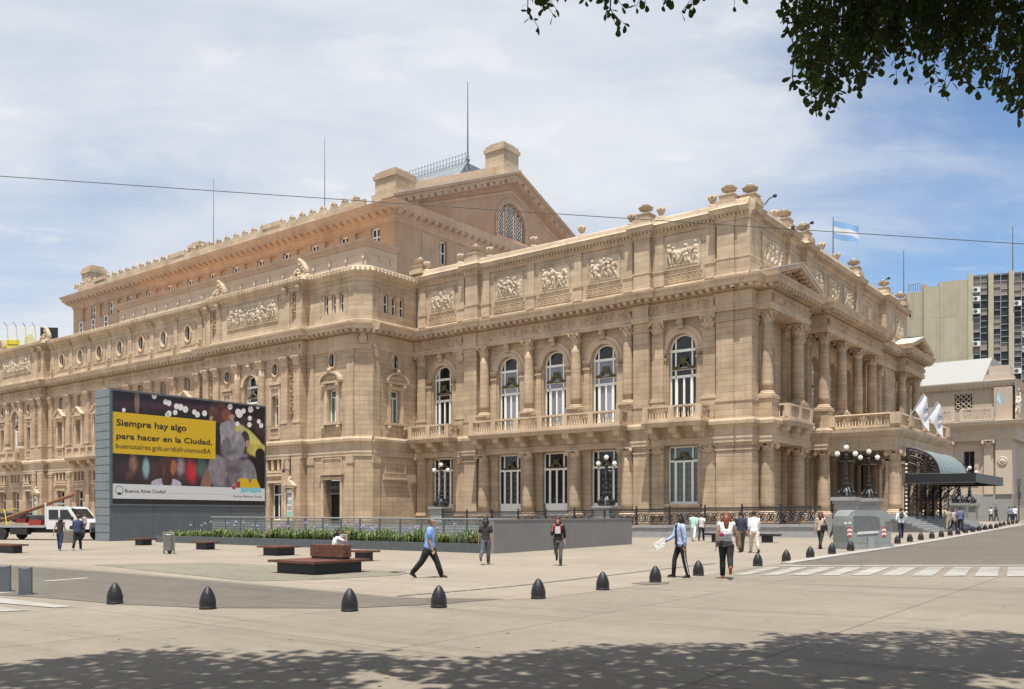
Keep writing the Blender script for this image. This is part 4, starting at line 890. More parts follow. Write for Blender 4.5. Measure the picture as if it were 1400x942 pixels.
for y in (5.6, 10.6): MB().box(-.6, .6, -.02, .04, 0, 2.3).box(-.75, .75, -.06, 0, 2.3, 2.42).box(-.75, -.6, -.06, 0, 0, 2.3).box(.6, .75, -.06, 0, 0, 2.3).obj('blind_panel', HTRIM, HOUSE, (HX1, y, 26.6), B90)
GC = (HY0 + HY1) / 2
MB().box(-.14, .14, -.1, 0, 0, 3.8).box(-1.0, -.75, -.1, 0, 0, 3.7).box(.75, 1.0, -.1, 0, 0, 3.7).obj('gable_window_mullion', HTRIM, HOUSE, (HX1 - .3, GC, 31.6), B90) if False else None
gw = MB()
for xx in (-.85, .85): gw.box(xx - .14, xx + .14, -.2, .05, 0, 3.55)
gwo = gw.obj('gable_window', HTRIM, HOUSE, (HX1 - .3, GC, 31.6), B90)
for x0, x1 in ((-2.2, -1.0), (-.7, .7), (1.0, 2.2)):
    pts = [(x0, 0), (x1, 0)] + [(x1 + (x0 - x1) * i / 6, 1.55 + math.sqrt(max(0, 2.3 ** 2 - (x1 + (x0 - x1) * i / 6) ** 2))) for i in range(7)]
    p = MB().prism(pts, 'y', 0, .03).obj('pane', GLASS, gwo)
    la = MB()
    for iz in range(9):
        for ix in range(3):
            cx_, cz_ = x0 + (x1 - x0) * (ix + .5) / 3, .25 + iz * .42
            if cz_ < 1.5 + math.sqrt(max(0, 2.25 ** 2 - cx_ ** 2)): torus(la, (cx_, -.05, cz_), .17, .035, 8, 4)
    la.box(x0 - .0, x0 + .08, -.08, 0, 0, 2.0 + (.9 if abs(x0) < 2 else 0)).box(x1 - .08, x1, -.08, 0, 0, 2.0 + (.9 if abs(x1) < 2 else 0))
    la.obj('lattice', WHITE, gwo)
link('gable_archivolt', archivolt(2.37, 2.85, .2).mesh('gable_archivolt', HTRIM), HOUSE, (HX1, GC, 33.15), B90)
MB().box(-2.9, 2.9, -.3, 0, -.35, 0).box(-2.85, -2.37, -.16, 0, 0, 1.55).box(2.37, 2.85, -.16, 0, 0, 1.55).obj('gable_window_sill', HTRIM, HOUSE, (HX1, GC, 31.6), B90)
hp = [(HX0, HY1), (HX0, HY0), (HX1, HY0), (HX1, HY1)]
eo = sweep(hp, [(-.3, 29.2), (.08, 29.2), (.12, 29.5), (.3, 29.6), (.34, 29.8), (.4, 29.85), (1.05, 30.15), (1.1, 30.45), (1.25, 30.6), (1.3, 30.8), (-.4, 30.95)]).obj('hall_eaves', HTRIM, HOUSE)
blocks_on(hp, .98, .72, .42, .62, 29.82, 30.12).obj('modillions', HTRIM, eo, kind='stuff')
sweep(hp, [(-.1, 26.9), (.06, 26.9), (.08, 27.05), (-.1, 27.05)]).obj('hall_string', HTRIM, HOUSE) if False else None
for s in (1, -1):                                   # raking cornices
    ya, yc = (HY0 - 1.3, GC) if s > 0 else (HY1 + 1.3, GC); za = 30.85
    q = [(ya, za), (yc, HA), (yc, HA - .75), (ya + s * 1.5, za - .05)]
    o = MB().prism(q, 'x', HX1 - .3, HX1 + .85).prism([(ya, za + .02), (yc, HA + .02), (yc, HA + .25), (ya, za + .25)], 'x', HX1 - .4, HX1 + 1.15).obj('raking_cornice', HTRIM, HOUSE)
    MB().prism([(ya, za + .26), (yc, HA + .26), (yc, HA + .32), (ya, za + .32)], 'x', HX1 - .5, HX1 + 1.2).obj('lead_flashing', mat('pale_lead', (.56, .5, .42)), o)
    m2 = MB(); n = 19
    for i in range(1, n):
        u = i / n; m2.cbox(HX1 + .55, ya + (yc - ya) * u, za + (HA - za) * u - .5, .6, .42, .34, 0, 0, s * math.atan2(HA - za, abs(yc - ya)))
    m2.obj('modillions', HTRIM, o, kind='stuff')
    # inner moulding of the gable field and the roof slope behind
    MB().prism([(ya + s * 3.4, za + .35), (yc, HA - 1.6), (yc, HA - 1.85), (ya + s * 4.2, za + .35)], 'x', HX1 - .1, HX1 + .1).obj('gable_moulding', HTRIM, o)
    MB().prism([(ya + s * .4, za + .18), (yc, HA + .02), (yc, HA - .3), (ya + s * .4, za + .02)], 'x', HX0, HX1 - .35).obj('roof_slope', ROOFG, HOUSE)
MB().prism([(3.2, 31), (18.2, 37.5), (18.2, 39.7), (3.2, 33.4)], 'x', HX1 - 1.6, HX1 - 1.0).obj('gable_parapet', BLOCK, HOUSE)
def stack(x, y, z0, w, h, name='roof_pier'):
    mb = MB(); mb.prism([(x - w / 2 - .25, y - w / 2 - .25), (x + w / 2 + .25, y - w / 2 - .25), (x + w / 2 + .25, y + w / 2 + .25), (x - w / 2 - .25, y + w / 2 + .25)], 'z', z0, z0 + h * .35)
    mb.box(x - w / 2, x + w / 2, y - w / 2, y + w / 2, z0 + h * .35, z0 + h * .75).box(x - w / 2 - .15, x + w / 2 + .15, y - w / 2 - .15, y + w / 2 + .15, z0 + h * .75, z0 + h * .85).box(x - w / 2 - .0, x + w / 2 + .0, y - w / 2 - .0, y + w / 2, z0 + h * .85, z0 + h * .93).box(x - w * .38, x + w * .38, y - w * .38, y + w * .38, z0 + h * .93, z0 + h)
    return mb.obj(name, ATTIC, HOUSE)
stack(HX1 - 1.3, HY0 + 1.4, 30.8, 2.7, 3.6); stack(HX1 - 1.3, GC, 38.2, 2.6, 4.0); stack(HX0 + 1.8, HY0 + 2.0, 30.8, 2.3, 4.3); stack(-71.5, 4.5, 31.5, 2.2, 2.9)
# low parapet with shell antefixes along the eaves
MB().box(HX0 + 3.5, HX1 - 2.9, HY0 - 1.15, HY0 - .8, 30.85, 31.55).obj('eaves_parapet', ATTIC, HOUSE)
ant = MB().box(-.4, .4, -.08, .1, 0, .18).lathe([(.0, -.12), (.42, -.12), (.36, .0), (.0, .05)], (0, 0, 0), 10, PI, 2 * PI)
ant = MB().prism([(-.5, 0), (.5, 0), (.56, .18), (.36, .2), (.4, .42), (.2, .5), (0, .72), (-.2, .5), (-.4, .42), (-.36, .2), (-.56, .18)], 'y', -.12, .12); torus(ant, (0, -.12, .3), .2, .06, 10, 5)
ant_m = ant.mesh('antefix', ATTIC)
for i in range(35):
    if i % 11 != 8: link('antefix', ant_m, HOUSE, (HX1 - 4.2 - i * 1.58, HY0 - .98, 31.5))
for k in range(3): MB().box(-1.5, 1.5, -.2, .2, 0, .75).obj('parapet_block', ATTIC, HOUSE, (HX1 - 4.2 - (8 + 11 * k) * 1.58, HY0 - .95, 31.25))
# iron crested lantern roof on the ridge
LX0, LX1 = -50.5, -40.2
la = MB().prism([(14.5, 37.2), (17.0, 40.6), (21, 40.6), (23.5, 37.2)], 'x', LX0, LX1); lro = la.obj('ridge_lantern', ROOFG, HOUSE)
cr = MB().box(LX0, LX1, 16.95, 17.1, 40.6, 40.75); nC = 22
for i in range(nC):
    x = LX0 + .2 + i * (LX1 - LX0 - .4) / (nC - 1); cr.tube([(x, 17.02, 40.7), (x, 17.02, 41.6)], [.06, .035], 5); cr.ball((x, 17.02, 41.65), .1, 6, 4); torus(cr, (x + .24, 17.02, 40.95), .2, .045, 8, 4)
    cr.tube([(x, 16.9, 40.6), (x + .4, 16.0, 39.3)], .04, 4); cr.tube([(x + .4, 16.9, 40.6), (x, 16.0, 39.3)], .04, 4)
cr.obj('iron_cresting', mat('grey_iron_light', (.3, .33, .35), .5), lro)
def mast(x, y, z0, z1, r=.07, nm='lightning_mast', lab=''):
    return MB().tube([(x, y, z0), (x, y, z0 + (z1 - z0) * .5), (x, y, z1)], [r, r * .7, r * .35], 6).ball((x, y, z0 + .5), .25, 8, 6).ball((x, y, z0 + .9), .16, 8, 6).obj(nm, IRONL, HOUSE)
mast(-40.2, 17.2, 40.4, 49.6, .1); mast(-46.5, 2.2, 31, 40.1, .055); mast(-65.7, 2.2, 31, 40.3, .055); mast(-3.5, 27.5, 22.8, 29.9, .1, 'flag_pole')
# ================================================================== ground
def gzc(x): return .016 * min(70, max(0, x))
def ground_poly(name, pts, dz, m, label=None, parent=None, kind='structure'):
    bm = bmesh.new(); vs = [bm.verts.new((p[0], p[1], 0)) for p in pts]; f = bm.faces.new(vs)
    bmesh.ops.triangulate(bm, faces=[f])
    for xx in (0, 70):
        bmesh.ops.bisect_plane(bm, geom=bm.verts[:] + bm.edges[:] + bm.faces[:], plane_co=(xx, 0, 0), plane_no=(1, 0, 0))
    for v in bm.verts: v.co.z = gzc(v.co.x) + dz
    for f in bm.faces:
        f.normal_update()
        if f.normal.z < 0: f.normal_flip()
    me = bpy.data.meshes.new(name); bm.to_mesh(me); bm.free(); me.materials.append(m)
    o = link(name, me, parent, kind=kind)
    if label: o['label'] = label
    return o
def pave_mat(name, col, var=.12, joint=None, tile=(1.6, 1.6), speck=.12, bump=.12, mort=.02, rot=TH, stain=.22, rough=.85, crack=0.0):
    m = bpy.data.materials.new(name); m.use_nodes = True; t = m.node_tree; b = t.nodes['Principled BSDF']; k = t.links.new; NN = t.nodes.new
    b.inputs['Roughness'].default_value = rough; b.inputs['Specular IOR Level'].default_value = .3
    g = NN('ShaderNodeNewGeometry')
    def noise(sc, det, rg=.6, vec=None):
        n = NN('ShaderNodeTexNoise'); n.inputs['Scale'].default_value = sc; n.inputs['Detail'].default_value = det; n.inputs['Roughness'].default_value = rg; k(vec or g.outputs['Position'], n.inputs['Vector']); return n.outputs[0]
    def rng(v, a, bb, lo, hi):
        r = NN('ShaderNodeMapRange'); r.inputs[1].default_value = a; r.inputs[2].default_value = bb; r.inputs[3].default_value = lo; r.inputs[4].default_value = hi; k(v, r.inputs[0]); return r.outputs[0]
    def mul(c, v):
        x = NN('ShaderNodeMix'); x.data_type = 'RGBA'; x.blend_type = 'MULTIPLY'; x.inputs[0].default_value = 1; k(c, x.inputs[6]); k(v, x.inputs[7]); return x.outputs[2]
    rgb = NN('ShaderNodeRGB'); rgb.outputs[0].default_value = (*col, 1); c = rgb.outputs[0]
    c = mul(c, rng(noise(.22, 5), .3, .7, 1 - var, 1 + var)); c = mul(c, rng(noise(2.6, 6, .7), .3, .75, 1 + speck * .5, 1 - speck)); c = mul(c, rng(noise(45, 3, .7), .3, .7, 1 - speck, 1 + speck * .6))
    mp = NN('ShaderNodeMapping'); mp.inputs['Rotation'].default_value = (0, 0, -rot); k(g.outputs['Position'], mp.inputs[0])
    mp2 = NN('ShaderNodeMapping'); mp2.inputs['Scale'].default_value = (.12, 1.5, 1); k(mp.outputs[0], mp2.inputs[0])
    c = mul(c, rng(noise(1.0, 6, .7, mp2.outputs[0]), .52, .75, 1, 1 - stain))          # tyre and foot tracks
    vo = NN('ShaderNodeTexVoronoi'); vo.inputs['Scale'].default_value = 1.1; k(g.outputs['Position'], vo.inputs['Vector'])
    c = mul(c, rng(vo.outputs['Distance'], .03, .06, .72, 1))                          # gum spots
    if crack > 0:
        wv = NN('ShaderNodeTexNoise'); wv.inputs['Scale'].default_value = .8; wv.inputs['Detail'].default_value = 5; k(g.outputs['Position'], wv.inputs['Vector'])
        ad = NN('ShaderNodeVectorMath'); ad.operation = 'MULTIPLY_ADD'; k(wv.outputs['Color'], ad.inputs[0]); ad.inputs[1].default_value = (1.6, 1.6, 0); k(g.outputs['Position'], ad.inputs[2])
        ve = NN('ShaderNodeTexVoronoi'); ve.feature = 'DISTANCE_TO_EDGE'; ve.inputs['Scale'].default_value = .17; k(ad.outputs[0], ve.inputs['Vector'])
        c = mul(c, rng(ve.outputs['Distance'], .0, .006, 1 - crack, 1))
        c = mul(c, rng(noise(.09, 3, .5), .56, .6, 1, .93)); c = mul(c, rng(noise(.7, 4, .75), .6, .72, 1, .86))
    h = noise(60, 3)
    if joint:
        br = NN('ShaderNodeTexBrick'); k(mp.outputs[0], br.inputs['Vector']); br.inputs['Scale'].default_value = 1; br.inputs['Brick Width'].default_value = tile[0]; br.inputs['Row Height'].default_value = tile[1]
        br.inputs['Mortar Size'].default_value = mort; br.inputs['Color1'].default_value = (1, 1, 1, 1); br.inputs['Color2'].default_value = (.93, .93, .925, 1); br.inputs['Mortar'].default_value = (joint, joint, joint, 1); br.offset = .5 if tile[0] < .5 else 0
        c = mul(c, br.outputs['Color'])
    k(c, b.inputs['Base Color'])
    bp = NN('ShaderNodeBump'); bp.inputs['Strength'].default_value = bump; bp.inputs['Distance'].default_value = .02; k(h, bp.inputs['Height']); k(bp.outputs[0], b.inputs['Normal'])
    return m
M_STREET = pave_mat('street_concrete', (0.245, 0.209, 0.163), .12, .62, (4.2, 4.2), .13, .25, .022, stain=.3, crack=.14)
M_PLAZA = pave_mat('plaza_concrete', (0.298, 0.253, 0.197), .09, .74, (1.5, 1.5), .1, .15, .016, stain=.2, crack=.15)
M_ASPH = pave_mat('worn_asphalt', (0.143, 0.123, 0.098), .12, None, speck=.2, bump=.35, stain=.3, crack=.2)
M_COBB = pave_mat('small_setts', (0.277, 0.248, 0.189), .12, .5, (.24, .24), .25, .4, .03)
M_KERB = pave_mat('kerb_concrete', (0.395, 0.374, 0.328), .06, .7, (1.0, 1.0), .1, .1, .02)
M_PAINT = pave_mat('road_paint', (0.361, 0.344, 0.302), .14, None, speck=.3, bump=.1, stain=.5, crack=.4)
def GP(*pts): return [G(x, y)[:2] for x, y in pts]
ground_poly('street', [(-700, -60), (900, -60), (900, 1500), (-700, 1500)], 0, M_STREET)
kerbline = [(736, 819), (824, 807.5), (896, 797.5), (955, 788), (1036, 775.5), (1075, 769.5), (1107, 764.5), (1137, 760), (1212, 749.3), (1280, 738.5), (1362, 723.8), (1400, 717.2)]
ground_poly('plaza', [(-170, 26.5)] + GP((-300, 771), (0, 771), (130, 779), (350, 798.5), (541, 816), (640, 821), *kerbline) + [(62, 112), (62, 210), (-170, 210)], .004, M_PLAZA)
ground_poly('side_road', GP((-260, 773), (0, 773), (130, 781), (350, 800), (541, 817.5), (690, 819), (605, 826), (477, 832), (280, 831.5), (168, 826.5), (46, 816.5), (-260, 800)), .008, M_ASPH)
ground_poly('sett_paving', GP((128, 772.5), (290, 769.5), (470, 777), (560, 783.5), (545, 787), (430, 793), (340, 795)), .012, M_COBB)
ground_poly('avenue', GP((1085, 773), (1107, 768.5), (1137, 763), (1212, 752), (1280, 740.5), (1362, 725.3), (1400, 718.5)) + [(64, 112), (110, 112), (90, 28), G(1500, 773)[:2]], .008, M_ASPH)
# kerb along the avenue: a real step
kp = GP((1075, 771.5), (1107, 766.5), (1137, 761.6), (1212, 750.6), (1280, 739.4), (1362, 724.5), (1400, 717.8)); kb = MB(); of = offsets(kp)
for i in range(len(kp) - 1):
    q = []
    for p, o in ((kp[i], of[i]), (kp[i + 1], of[i + 1])):
        for d in (-.2, .2):
            for dz in (-.1, .06): q.append((p[0] + o[0] * d, p[1] + o[1] * d, gzc(p[0]) + dz))
    kb.add(q, [(0, 1, 3, 2), (4, 6, 7, 5), (1, 5, 7, 3), (0, 2, 6, 4), (0, 4, 5, 1), (2, 3, 7, 6)])
kb.obj('kerb', M_KERB, kind='structure')
dr = [G(541, 815.8), G(640, 807.5), G(760, 795.5), G(880, 781.5), G(978, 770.5)]
dm = MB()
for a, b in zip(dr, dr[1:]):
    n = max(1, int(math.hypot(b[0] - a[0], b[1] - a[1]) / .5)); ux, uy = (b[0] - a[0]) / n, (b[1] - a[1]) / n; l = math.hypot(ux, uy); px_, py_ = -uy / l * .07, ux / l * .07
    for i in range(n):
        s0, s1 = (a[0] + ux * (i + .08), a[1] + uy * (i + .08)), (a[0] + ux * (i + .92), a[1] + uy * (i + .92))
        dm.add([(s0[0] - px_, s0[1] - py_, gzc(s0[0]) + .011), (s1[0] - px_, s1[1] - py_, gzc(s1[0]) + .011), (s1[0] + px_, s1[1] + py_, gzc(s1[0]) + .011), (s0[0] + px_, s0[1] + py_, gzc(s0[0]) + .011)], [(0, 1, 2, 3)])
dm.obj('drain_channel', mat('drain_dark', (.09, .085, .075), .8), kind='structure')
ground_poly('access_cover', GP((862, 798.5), (880, 795.8), (915, 796.2), (913, 798.6), (885, 800)), .012, mat('rusty_plate', (.15, .12, .09), .8, .2, 6))
ground_poly('small_cover', GP((530, 782.2), (548, 781), (556, 782.6), (538, 783.6)), .012, mat('rusty_plate', (.15, .12, .09)))
# painted crossings
cw = bpy.data.objects.new('zebra_crossing', None); COL.objects.link(cw); cw['kind'] = 'structure'
for i in range(13):
    t = 1049 + i * 36.5; b = 1002 + i * (38.5 + i * .35)
    ground_poly('painted_stripe', GP((t, 775.6), (t + 21 + i * .6, 775.6), (b + 22 + i * 1.2, 786.2 + i * .25), (b, 786.2 + i * .25)), .012, M_PAINT, parent=cw, kind=None)
ground_poly('painted_stripe', GP((1066, 773.2), (1560, 772.2), (1560, 773.6), (1066, 774.4)), .012, M_PAINT, parent=cw, kind=None)
cw2 = bpy.data.objects.new('zebra_crossing', None); COL.objects.link(cw2); cw2['kind'] = 'structure'
for q in (((-60, 812), (0, 818), (99, 829.8), (74, 831.5), (0, 825), (-60, 819)), ((-60, 824), (0, 830.5), (42, 835), (0, 837), (-60, 831)), ((-60, 801), (-20, 805), (20, 810), (0, 812), (-60, 805))):
    ground_poly('painted_stripe', GP(*q), .012, M_PAINT, parent=cw2, kind=None)
ground_poly('lane_mark', GP((60, 794.3), (118, 790), (121, 791), (62, 795.4)), .012, M_PAINT)

# ================================================================== street furniture
bl = MB().lathe([(.155, 0), (.158, .03), (.147, .04), (.15, .09), (.147, .16), (.128, .24), (.094, .32), (.05, .385), (.018, .415), (0, .42)], n=24)
bl_m = bl.mesh('bollard', CASTB, True)
BOLL = [(157, 825.5), (284, 832.5), (478, 835.5), (600, 830.5), (736, 818.5), (824, 806.5), (896, 796.5), (954.8, 787), (1036, 774), (1075, 768), (1107.8, 762.3), (1137.4, 757.6), (1163, 753.2), (1187, 749.2), (1227, 743.5), (1244, 741), (1259, 738.6), (1274, 736.5), (1287, 734.5), (1299, 732.5), (1309.5, 731), (1320, 729), (1330, 727.6), (1338.7, 726), (1347, 724.7), (1354.4, 723.5), (1362, 722.3), (1367.5, 720.2), (1372.7, 718.9), (1379, 717.8), (1384.5, 716.8), (1390, 715.8)]
BLAB = ['leftmost bullet bollard, beside the left zebra crossing', 'second bullet bollard from the left, at the asphalt edge', 'third bullet bollard from the left, below the timber seat with a backrest', 'bullet bollard nearest below the man in the blue shirt', 'bullet bollard standing alone below the woman with the red backpack',
 'bullet bollard between the lone one and the rusty ground plate', 'bullet bollard standing on the rusty ground plate', 'bullet bollard between the two women walking in front', 'bullet bollard just right of the woman with the grey bag', 'second bullet bollard right of the woman with the grey bag', 'third bullet bollard right of the woman with the grey bag', 'bullet bollard right below the woman in dark trousers with a shoulder bag',
 'bullet bollard at the left half of the grey recycling container', 'bullet bollard at the right half of the grey recycling container', 'bullet bollard below the man with the dark backpack', 'first bullet bollard right of the man with the dark backpack', 'second bullet bollard right of the man with the dark backpack', 'third bullet bollard right of the man with the dark backpack']
for i, (x, y) in enumerate(BOLL):
    p = G(x, y); o = link('bollard', bl_m, None, (p[0], p[1], p[2] + (.02 if i > 10 else 0)), i * .7)
    lab = BLAB[i] if i < len(BLAB) else 'bullet bollard number %d counted from the man with the dark backpack along the kerb' % (i - 14)
    ordn = ['fourth', 'fifth', 'sixth', 'seventh', 'eighth', 'ninth', 'tenth', 'eleventh', 'twelfth', 'thirteenth', 'fourteenth', 'fifteenth', 'sixteenth', 'seventeenth']
    if i >= len(BLAB): lab = '%s bullet bollard right of the man with the dark backpack' % ordn[i - len(BLAB)]
    tag(o, 'black iron ' + lab, 'bollard', 'bullet bollards round the corner')
def sq_bollard(x, y, lab):
    p = G(x, y); t = thing('square_bollard', lab, 'bollard', p, R(20), 'square bollards by the left crossing'); m = mat('bollard_slate', (.105, .12, .14), .45, .1, 6)
    MB().box(-.12, .12, -.12, .12, 0, .56).obj('post', m, t)
    MB().prism([(-.12, .56), (.12, .56), (.12, .6), (0, .565), (-.12, .6)], 'y', -.12, .12).obj('notched_top', m, t); MB().box(-.135, .135, -.135, .135, 0, .03).obj('foot', mat('bollard_slate', (0, 0, 0)), t)
sq_bollard(35, 813, 'slate grey square bollard just left of the first bullet bollard'); sq_bollard(6, 809.5, 'slate grey square bollard at the left edge of the picture')

def bench(px, py, lx, ly, lab, back=False, h=.4):
    """platform seat; its front corner stands at the pixel, sides run along the building's axes"""
    p = G(px, py); t = thing('platform_bench', lab, 'bench', p, TH, 'timber platform seats on the plaza')
    MB().box(-lx + .2, -.2, .2, ly - .2, 0, h - .07).obj('plinth', mat('seat_plinth', (.014, .014, .015), .55), t)
    n = max(3, int(round(ly / .16)))
    for i in range(n): MB().box(-lx, 0, ly * i / n + .006, ly * (i + 1) / n - .006, h - .07, h).obj('plank', WOOD, t)
    if back:
        MB().box(-lx + .36, -.34, ly * .62, ly * .62 + .3, h, h + .07).obj('backrest_foot', mat('seat_plinth', (0, 0, 0)), t)
        for i in range(3): MB().box(-lx + .32, -.3, ly * .62 - .02, ly * .62 + .32, h + .07 + i * .12, h + .185 + i * .12).obj('plank', WOOD, t)
    return t
bench(429, 787.5, 2.1, 2.2, 'square dark timber seat with a backrest, nearest to the camera', True)
bench(378, 760.5, 1.35, 1.3, 'dark timber platform seat behind the left of the seat with a backrest')
bench(500, 768, 1.0, .75, 'dark timber platform seat partly hidden by the right of the seat with a backrest')
bench(280, 752, 1.25, .9, 'dark timber platform seat just right of the metal litter bin by the billboard')
bench(192, 746, 1.1, 1.0, 'dark timber platform seat just left of the metal litter bin by the billboard')
bench(14, 757, 2.4, .8, 'dark timber platform seat at the left edge below the tow truck')
t = thing('flat_bench', 'black flat bench in front of the iron railing behind the women', 'bench', G(985, 741.5), TH)
MB().box(-.9, 3.4, -.25, .25, .4, .5).obj('seat', BLACK, t)
for x in (-.2, 2.7): MB().box(x - .25, x + .25, -.18, .18, -.05, .4).obj('leg', BLACK, t)

def litter_bin(px, py, lab, s=1.0):
    t = thing('litter_bin', lab, 'litter bin', G(px, py), R(-20)); m = mat('perforated_steel', (.32, .325, .32), .4, .15, 40, .3, 120, metal=.6)
    MB().lathe([(.21, .16), (.23, .2), (.23, .82), (.245, .83), (.245, .87), (.225, .87), (.2, .8)], n=18).obj('drum', m, t, smooth=True)
    for sx in (-1, 1): MB().box(sx * .27 - .025, sx * .27 + .025, -.03, .03, -.0, .92).obj('post', m, t)
    MB().tube([(-.27, 0, .92), (.27, 0, .92)], .025, 6).obj('crossbar', m, t); MB().ball((.12, -.1, .12), (.1, .1, .1), 10, 8).obj('lock_ball', BLACK, t)
    return t
litter_bin(231, 757.5, 'perforated steel litter bin between the two far platform seats'); litter_bin(466, 762, 'steel litter bin behind the backrest of the nearest seat')
t = thing('concrete_bin', 'pale concrete litter bin between the couple and the truck', 'litter bin', G(93, 742), 0)
MB().lathe([(.3, 0), (.34, .05), (.36, .7), (.38, .72), (.38, .8), (.3, .8), (.28, .72)], n=20).obj('drum', mat('bin_concrete', (.36, .34, .29), .8, .15, 5), t, smooth=True); MB().lathe([(.3, 0), (.31, .03), (.0, .04)], (0, 0, .74), 20).obj('liner', BLACK, t)

# ---- access ramp: grey end wall, railing, planter
RC = LW(-.1, -27.9)
t = thing('retaining_wall', 'low plain grey wall at the end of the planter', 'wall', (RC[0], RC[1], 0), TH)
for i in range(4): MB().box(-.45, 0, i * 3.0 + .004, i * 3.0 + 2.996, -.2, 1.47).obj('panel', MGRAY, t)
MB().box(-.47, .02, -.01, 12.01, 1.47, 1.53).obj('coping', MGRAY, t)
t = thing('planter_bed', 'long raised planter of strap-leaved plants with purple blossoms', 'planter', (RC[0], RC[1], 0), TH)
PLX = -27.2
n = 18
for i in range(n): MB().box(PLX + (-.46 - PLX) * i / n + .003, PLX + (-.46 - PLX) * (i + 1) / n - .003, 0, .18, 0, .42).obj('kerb_stone', mat('planter_slate', (.085, .095, .10), .6, .15, 4), t)
MB().box(PLX, -.5, .18, 2.0, 0, .34).obj('soil', mat('soil', (.05, .035, .022), .95), t)
rd = random.Random(7); lv = MB(); lv2 = MB(); fl = MB(); stl = MB()
lv3 = MB()
for i in range(620):
    cx_, cy_ = rd.uniform(PLX + .2, -.7), rd.uniform(.3, 1.9)
    if math.sin(cx_ * 1.7) * math.sin(cx_ * .63 + 1) < -.55 and rd.random() < .7: continue
    vig = .72 + .4 * (math.sin(cx_ * 2.3 + cy_) * .5 + .5) * rd.uniform(.7, 1.2); big = .55 + .45 * min(1, (cx_ - PLX) / 14)
    for k in range(9):
        a = rd.uniform(0, 2 * PI); hh = rd.uniform(.28, .68) * big * vig; rr = rd.uniform(.14, .36); w = rd.uniform(.014, .026); dx, dy = math.cos(a), math.sin(a); pts = []
        for u, zf, ww_ in ((0, 0, .7), (.4, .75, 1), (.75, 1.0, .85), (1.05, .82, .12)):
            pts += [(cx_ + dx * rr * u - dy * w * ww_, cy_ + dy * rr * u + dx * w * ww_, .34 + hh * zf), (cx_ + dx * rr * u + dy * w * ww_, cy_ + dy * rr * u - dx * w * ww_, .34 + hh * zf)]
        (lv if rd.random() < .58 else lv2 if rd.random() < .85 else lv3).add(pts, [(0, 1, 3, 2), (2, 3, 5, 4), (4, 5, 7, 6)])
LEAF1 = mat('strap_leaf', (.07, .12, .026), .45, .3, 3, spec=.4); LEAF2 = mat('strap_leaf_light', (.15, .2, .055), .45, .3, 3, spec=.4)
lv3.obj('foliage', mat('dry_leaf', (.28, .21, .09), .7, .3, 3), t, kind='stuff'); lv.obj('foliage', LEAF1, t, kind='stuff'); lv2.obj('foliage', LEAF2, t, kind='stuff')
for i in range(30):
    cx_, cy_ = (rd.uniform(-21, -1.2) if rd.random() < .8 else PLX + rd.uniform(.5, 5)), rd.uniform(.4, 1.8); hh = rd.uniform(.95, 1.3); lx_ = cx_ + rd.uniform(-.1, .1)
    stl.tube([(cx_, cy_, .34), (cx_ + .02, cy_, .8), (lx_, cy_, hh)], .013, 4)
    for k in range(16):
        a, b = rd.uniform(0, 2 * PI), rd.uniform(-.4, 1.3); q = .075; c = (lx_ + q * math.cos(a) * math.cos(b), cy_ + q * math.sin(a) * math.cos(b), hh + q * math.sin(b)); fl.ball(c, (.02, .02, .028), 5, 4)
stl.obj('flower_stalks', LEAF1, t, kind='stuff'); fl.obj('blossoms', mat('lilac_petal', (.36, .34, .54), .6, .25, 9), t, kind='stuff')
t = thing('ramp_railing', 'long steel railing with horizontal rods behind the planter', 'railing', (RC[0], RC[1], 0), TH)
ST = mat('brushed_steel', (.42, .43, .43), .35, .1, 20, metal=.7); STD = mat('grey_steel', (.16, .17, .175), .45, .1, 20, metal=.4)
RX0 = -24.6
MB().tube([(RX0, 2.25, 1.57), (-.45, 2.25, 1.5)], .045, 8).obj('handrail', ST, t)
for k in range(7): MB().tube([(RX0, 2.25, .42 + k * .155), (-.45, 2.25, .42 + k * .145)], .012, 5).obj('rod', STD, t)
for i in range(17): x = RX0 + (-.5 - RX0) * i / 16; MB().box(x - .03, x + .03, 2.22, 2.3, 0, 1.54).obj('post', STD, t)
MB().box(RX0, -.45, 2.32, 2.6, 0, .5).obj('base_wall', MGRAY, t)
pg = mat('railing_glass', (.4, .43, .42), .1, spec=.5); pb_ = pg.node_tree.nodes['Principled BSDF']; pb_.inputs['Transmission Weight'].default_value = .0; pb_.inputs['Alpha'].default_value = .35
for i in range(16): x = RX0 + (-.5 - RX0) * i / 16; MB().box(x + .05, x + (-.5 - RX0) / 16 - .05, 2.26, 2.275, .46, 1.42).obj('glass_panel', pg, t)
t = thing('ramp_wall', 'grey granite wall across the ramp behind the steel railing', 'wall', (RC[0], RC[1], 0), TH)
for i in range(9): MB().box(-24.5 + i * 2.7, -24.5 + (i + 1) * 2.7 - .01, 9.8, 10.2, -.2, 1.0).obj('panel', GRAN, t)

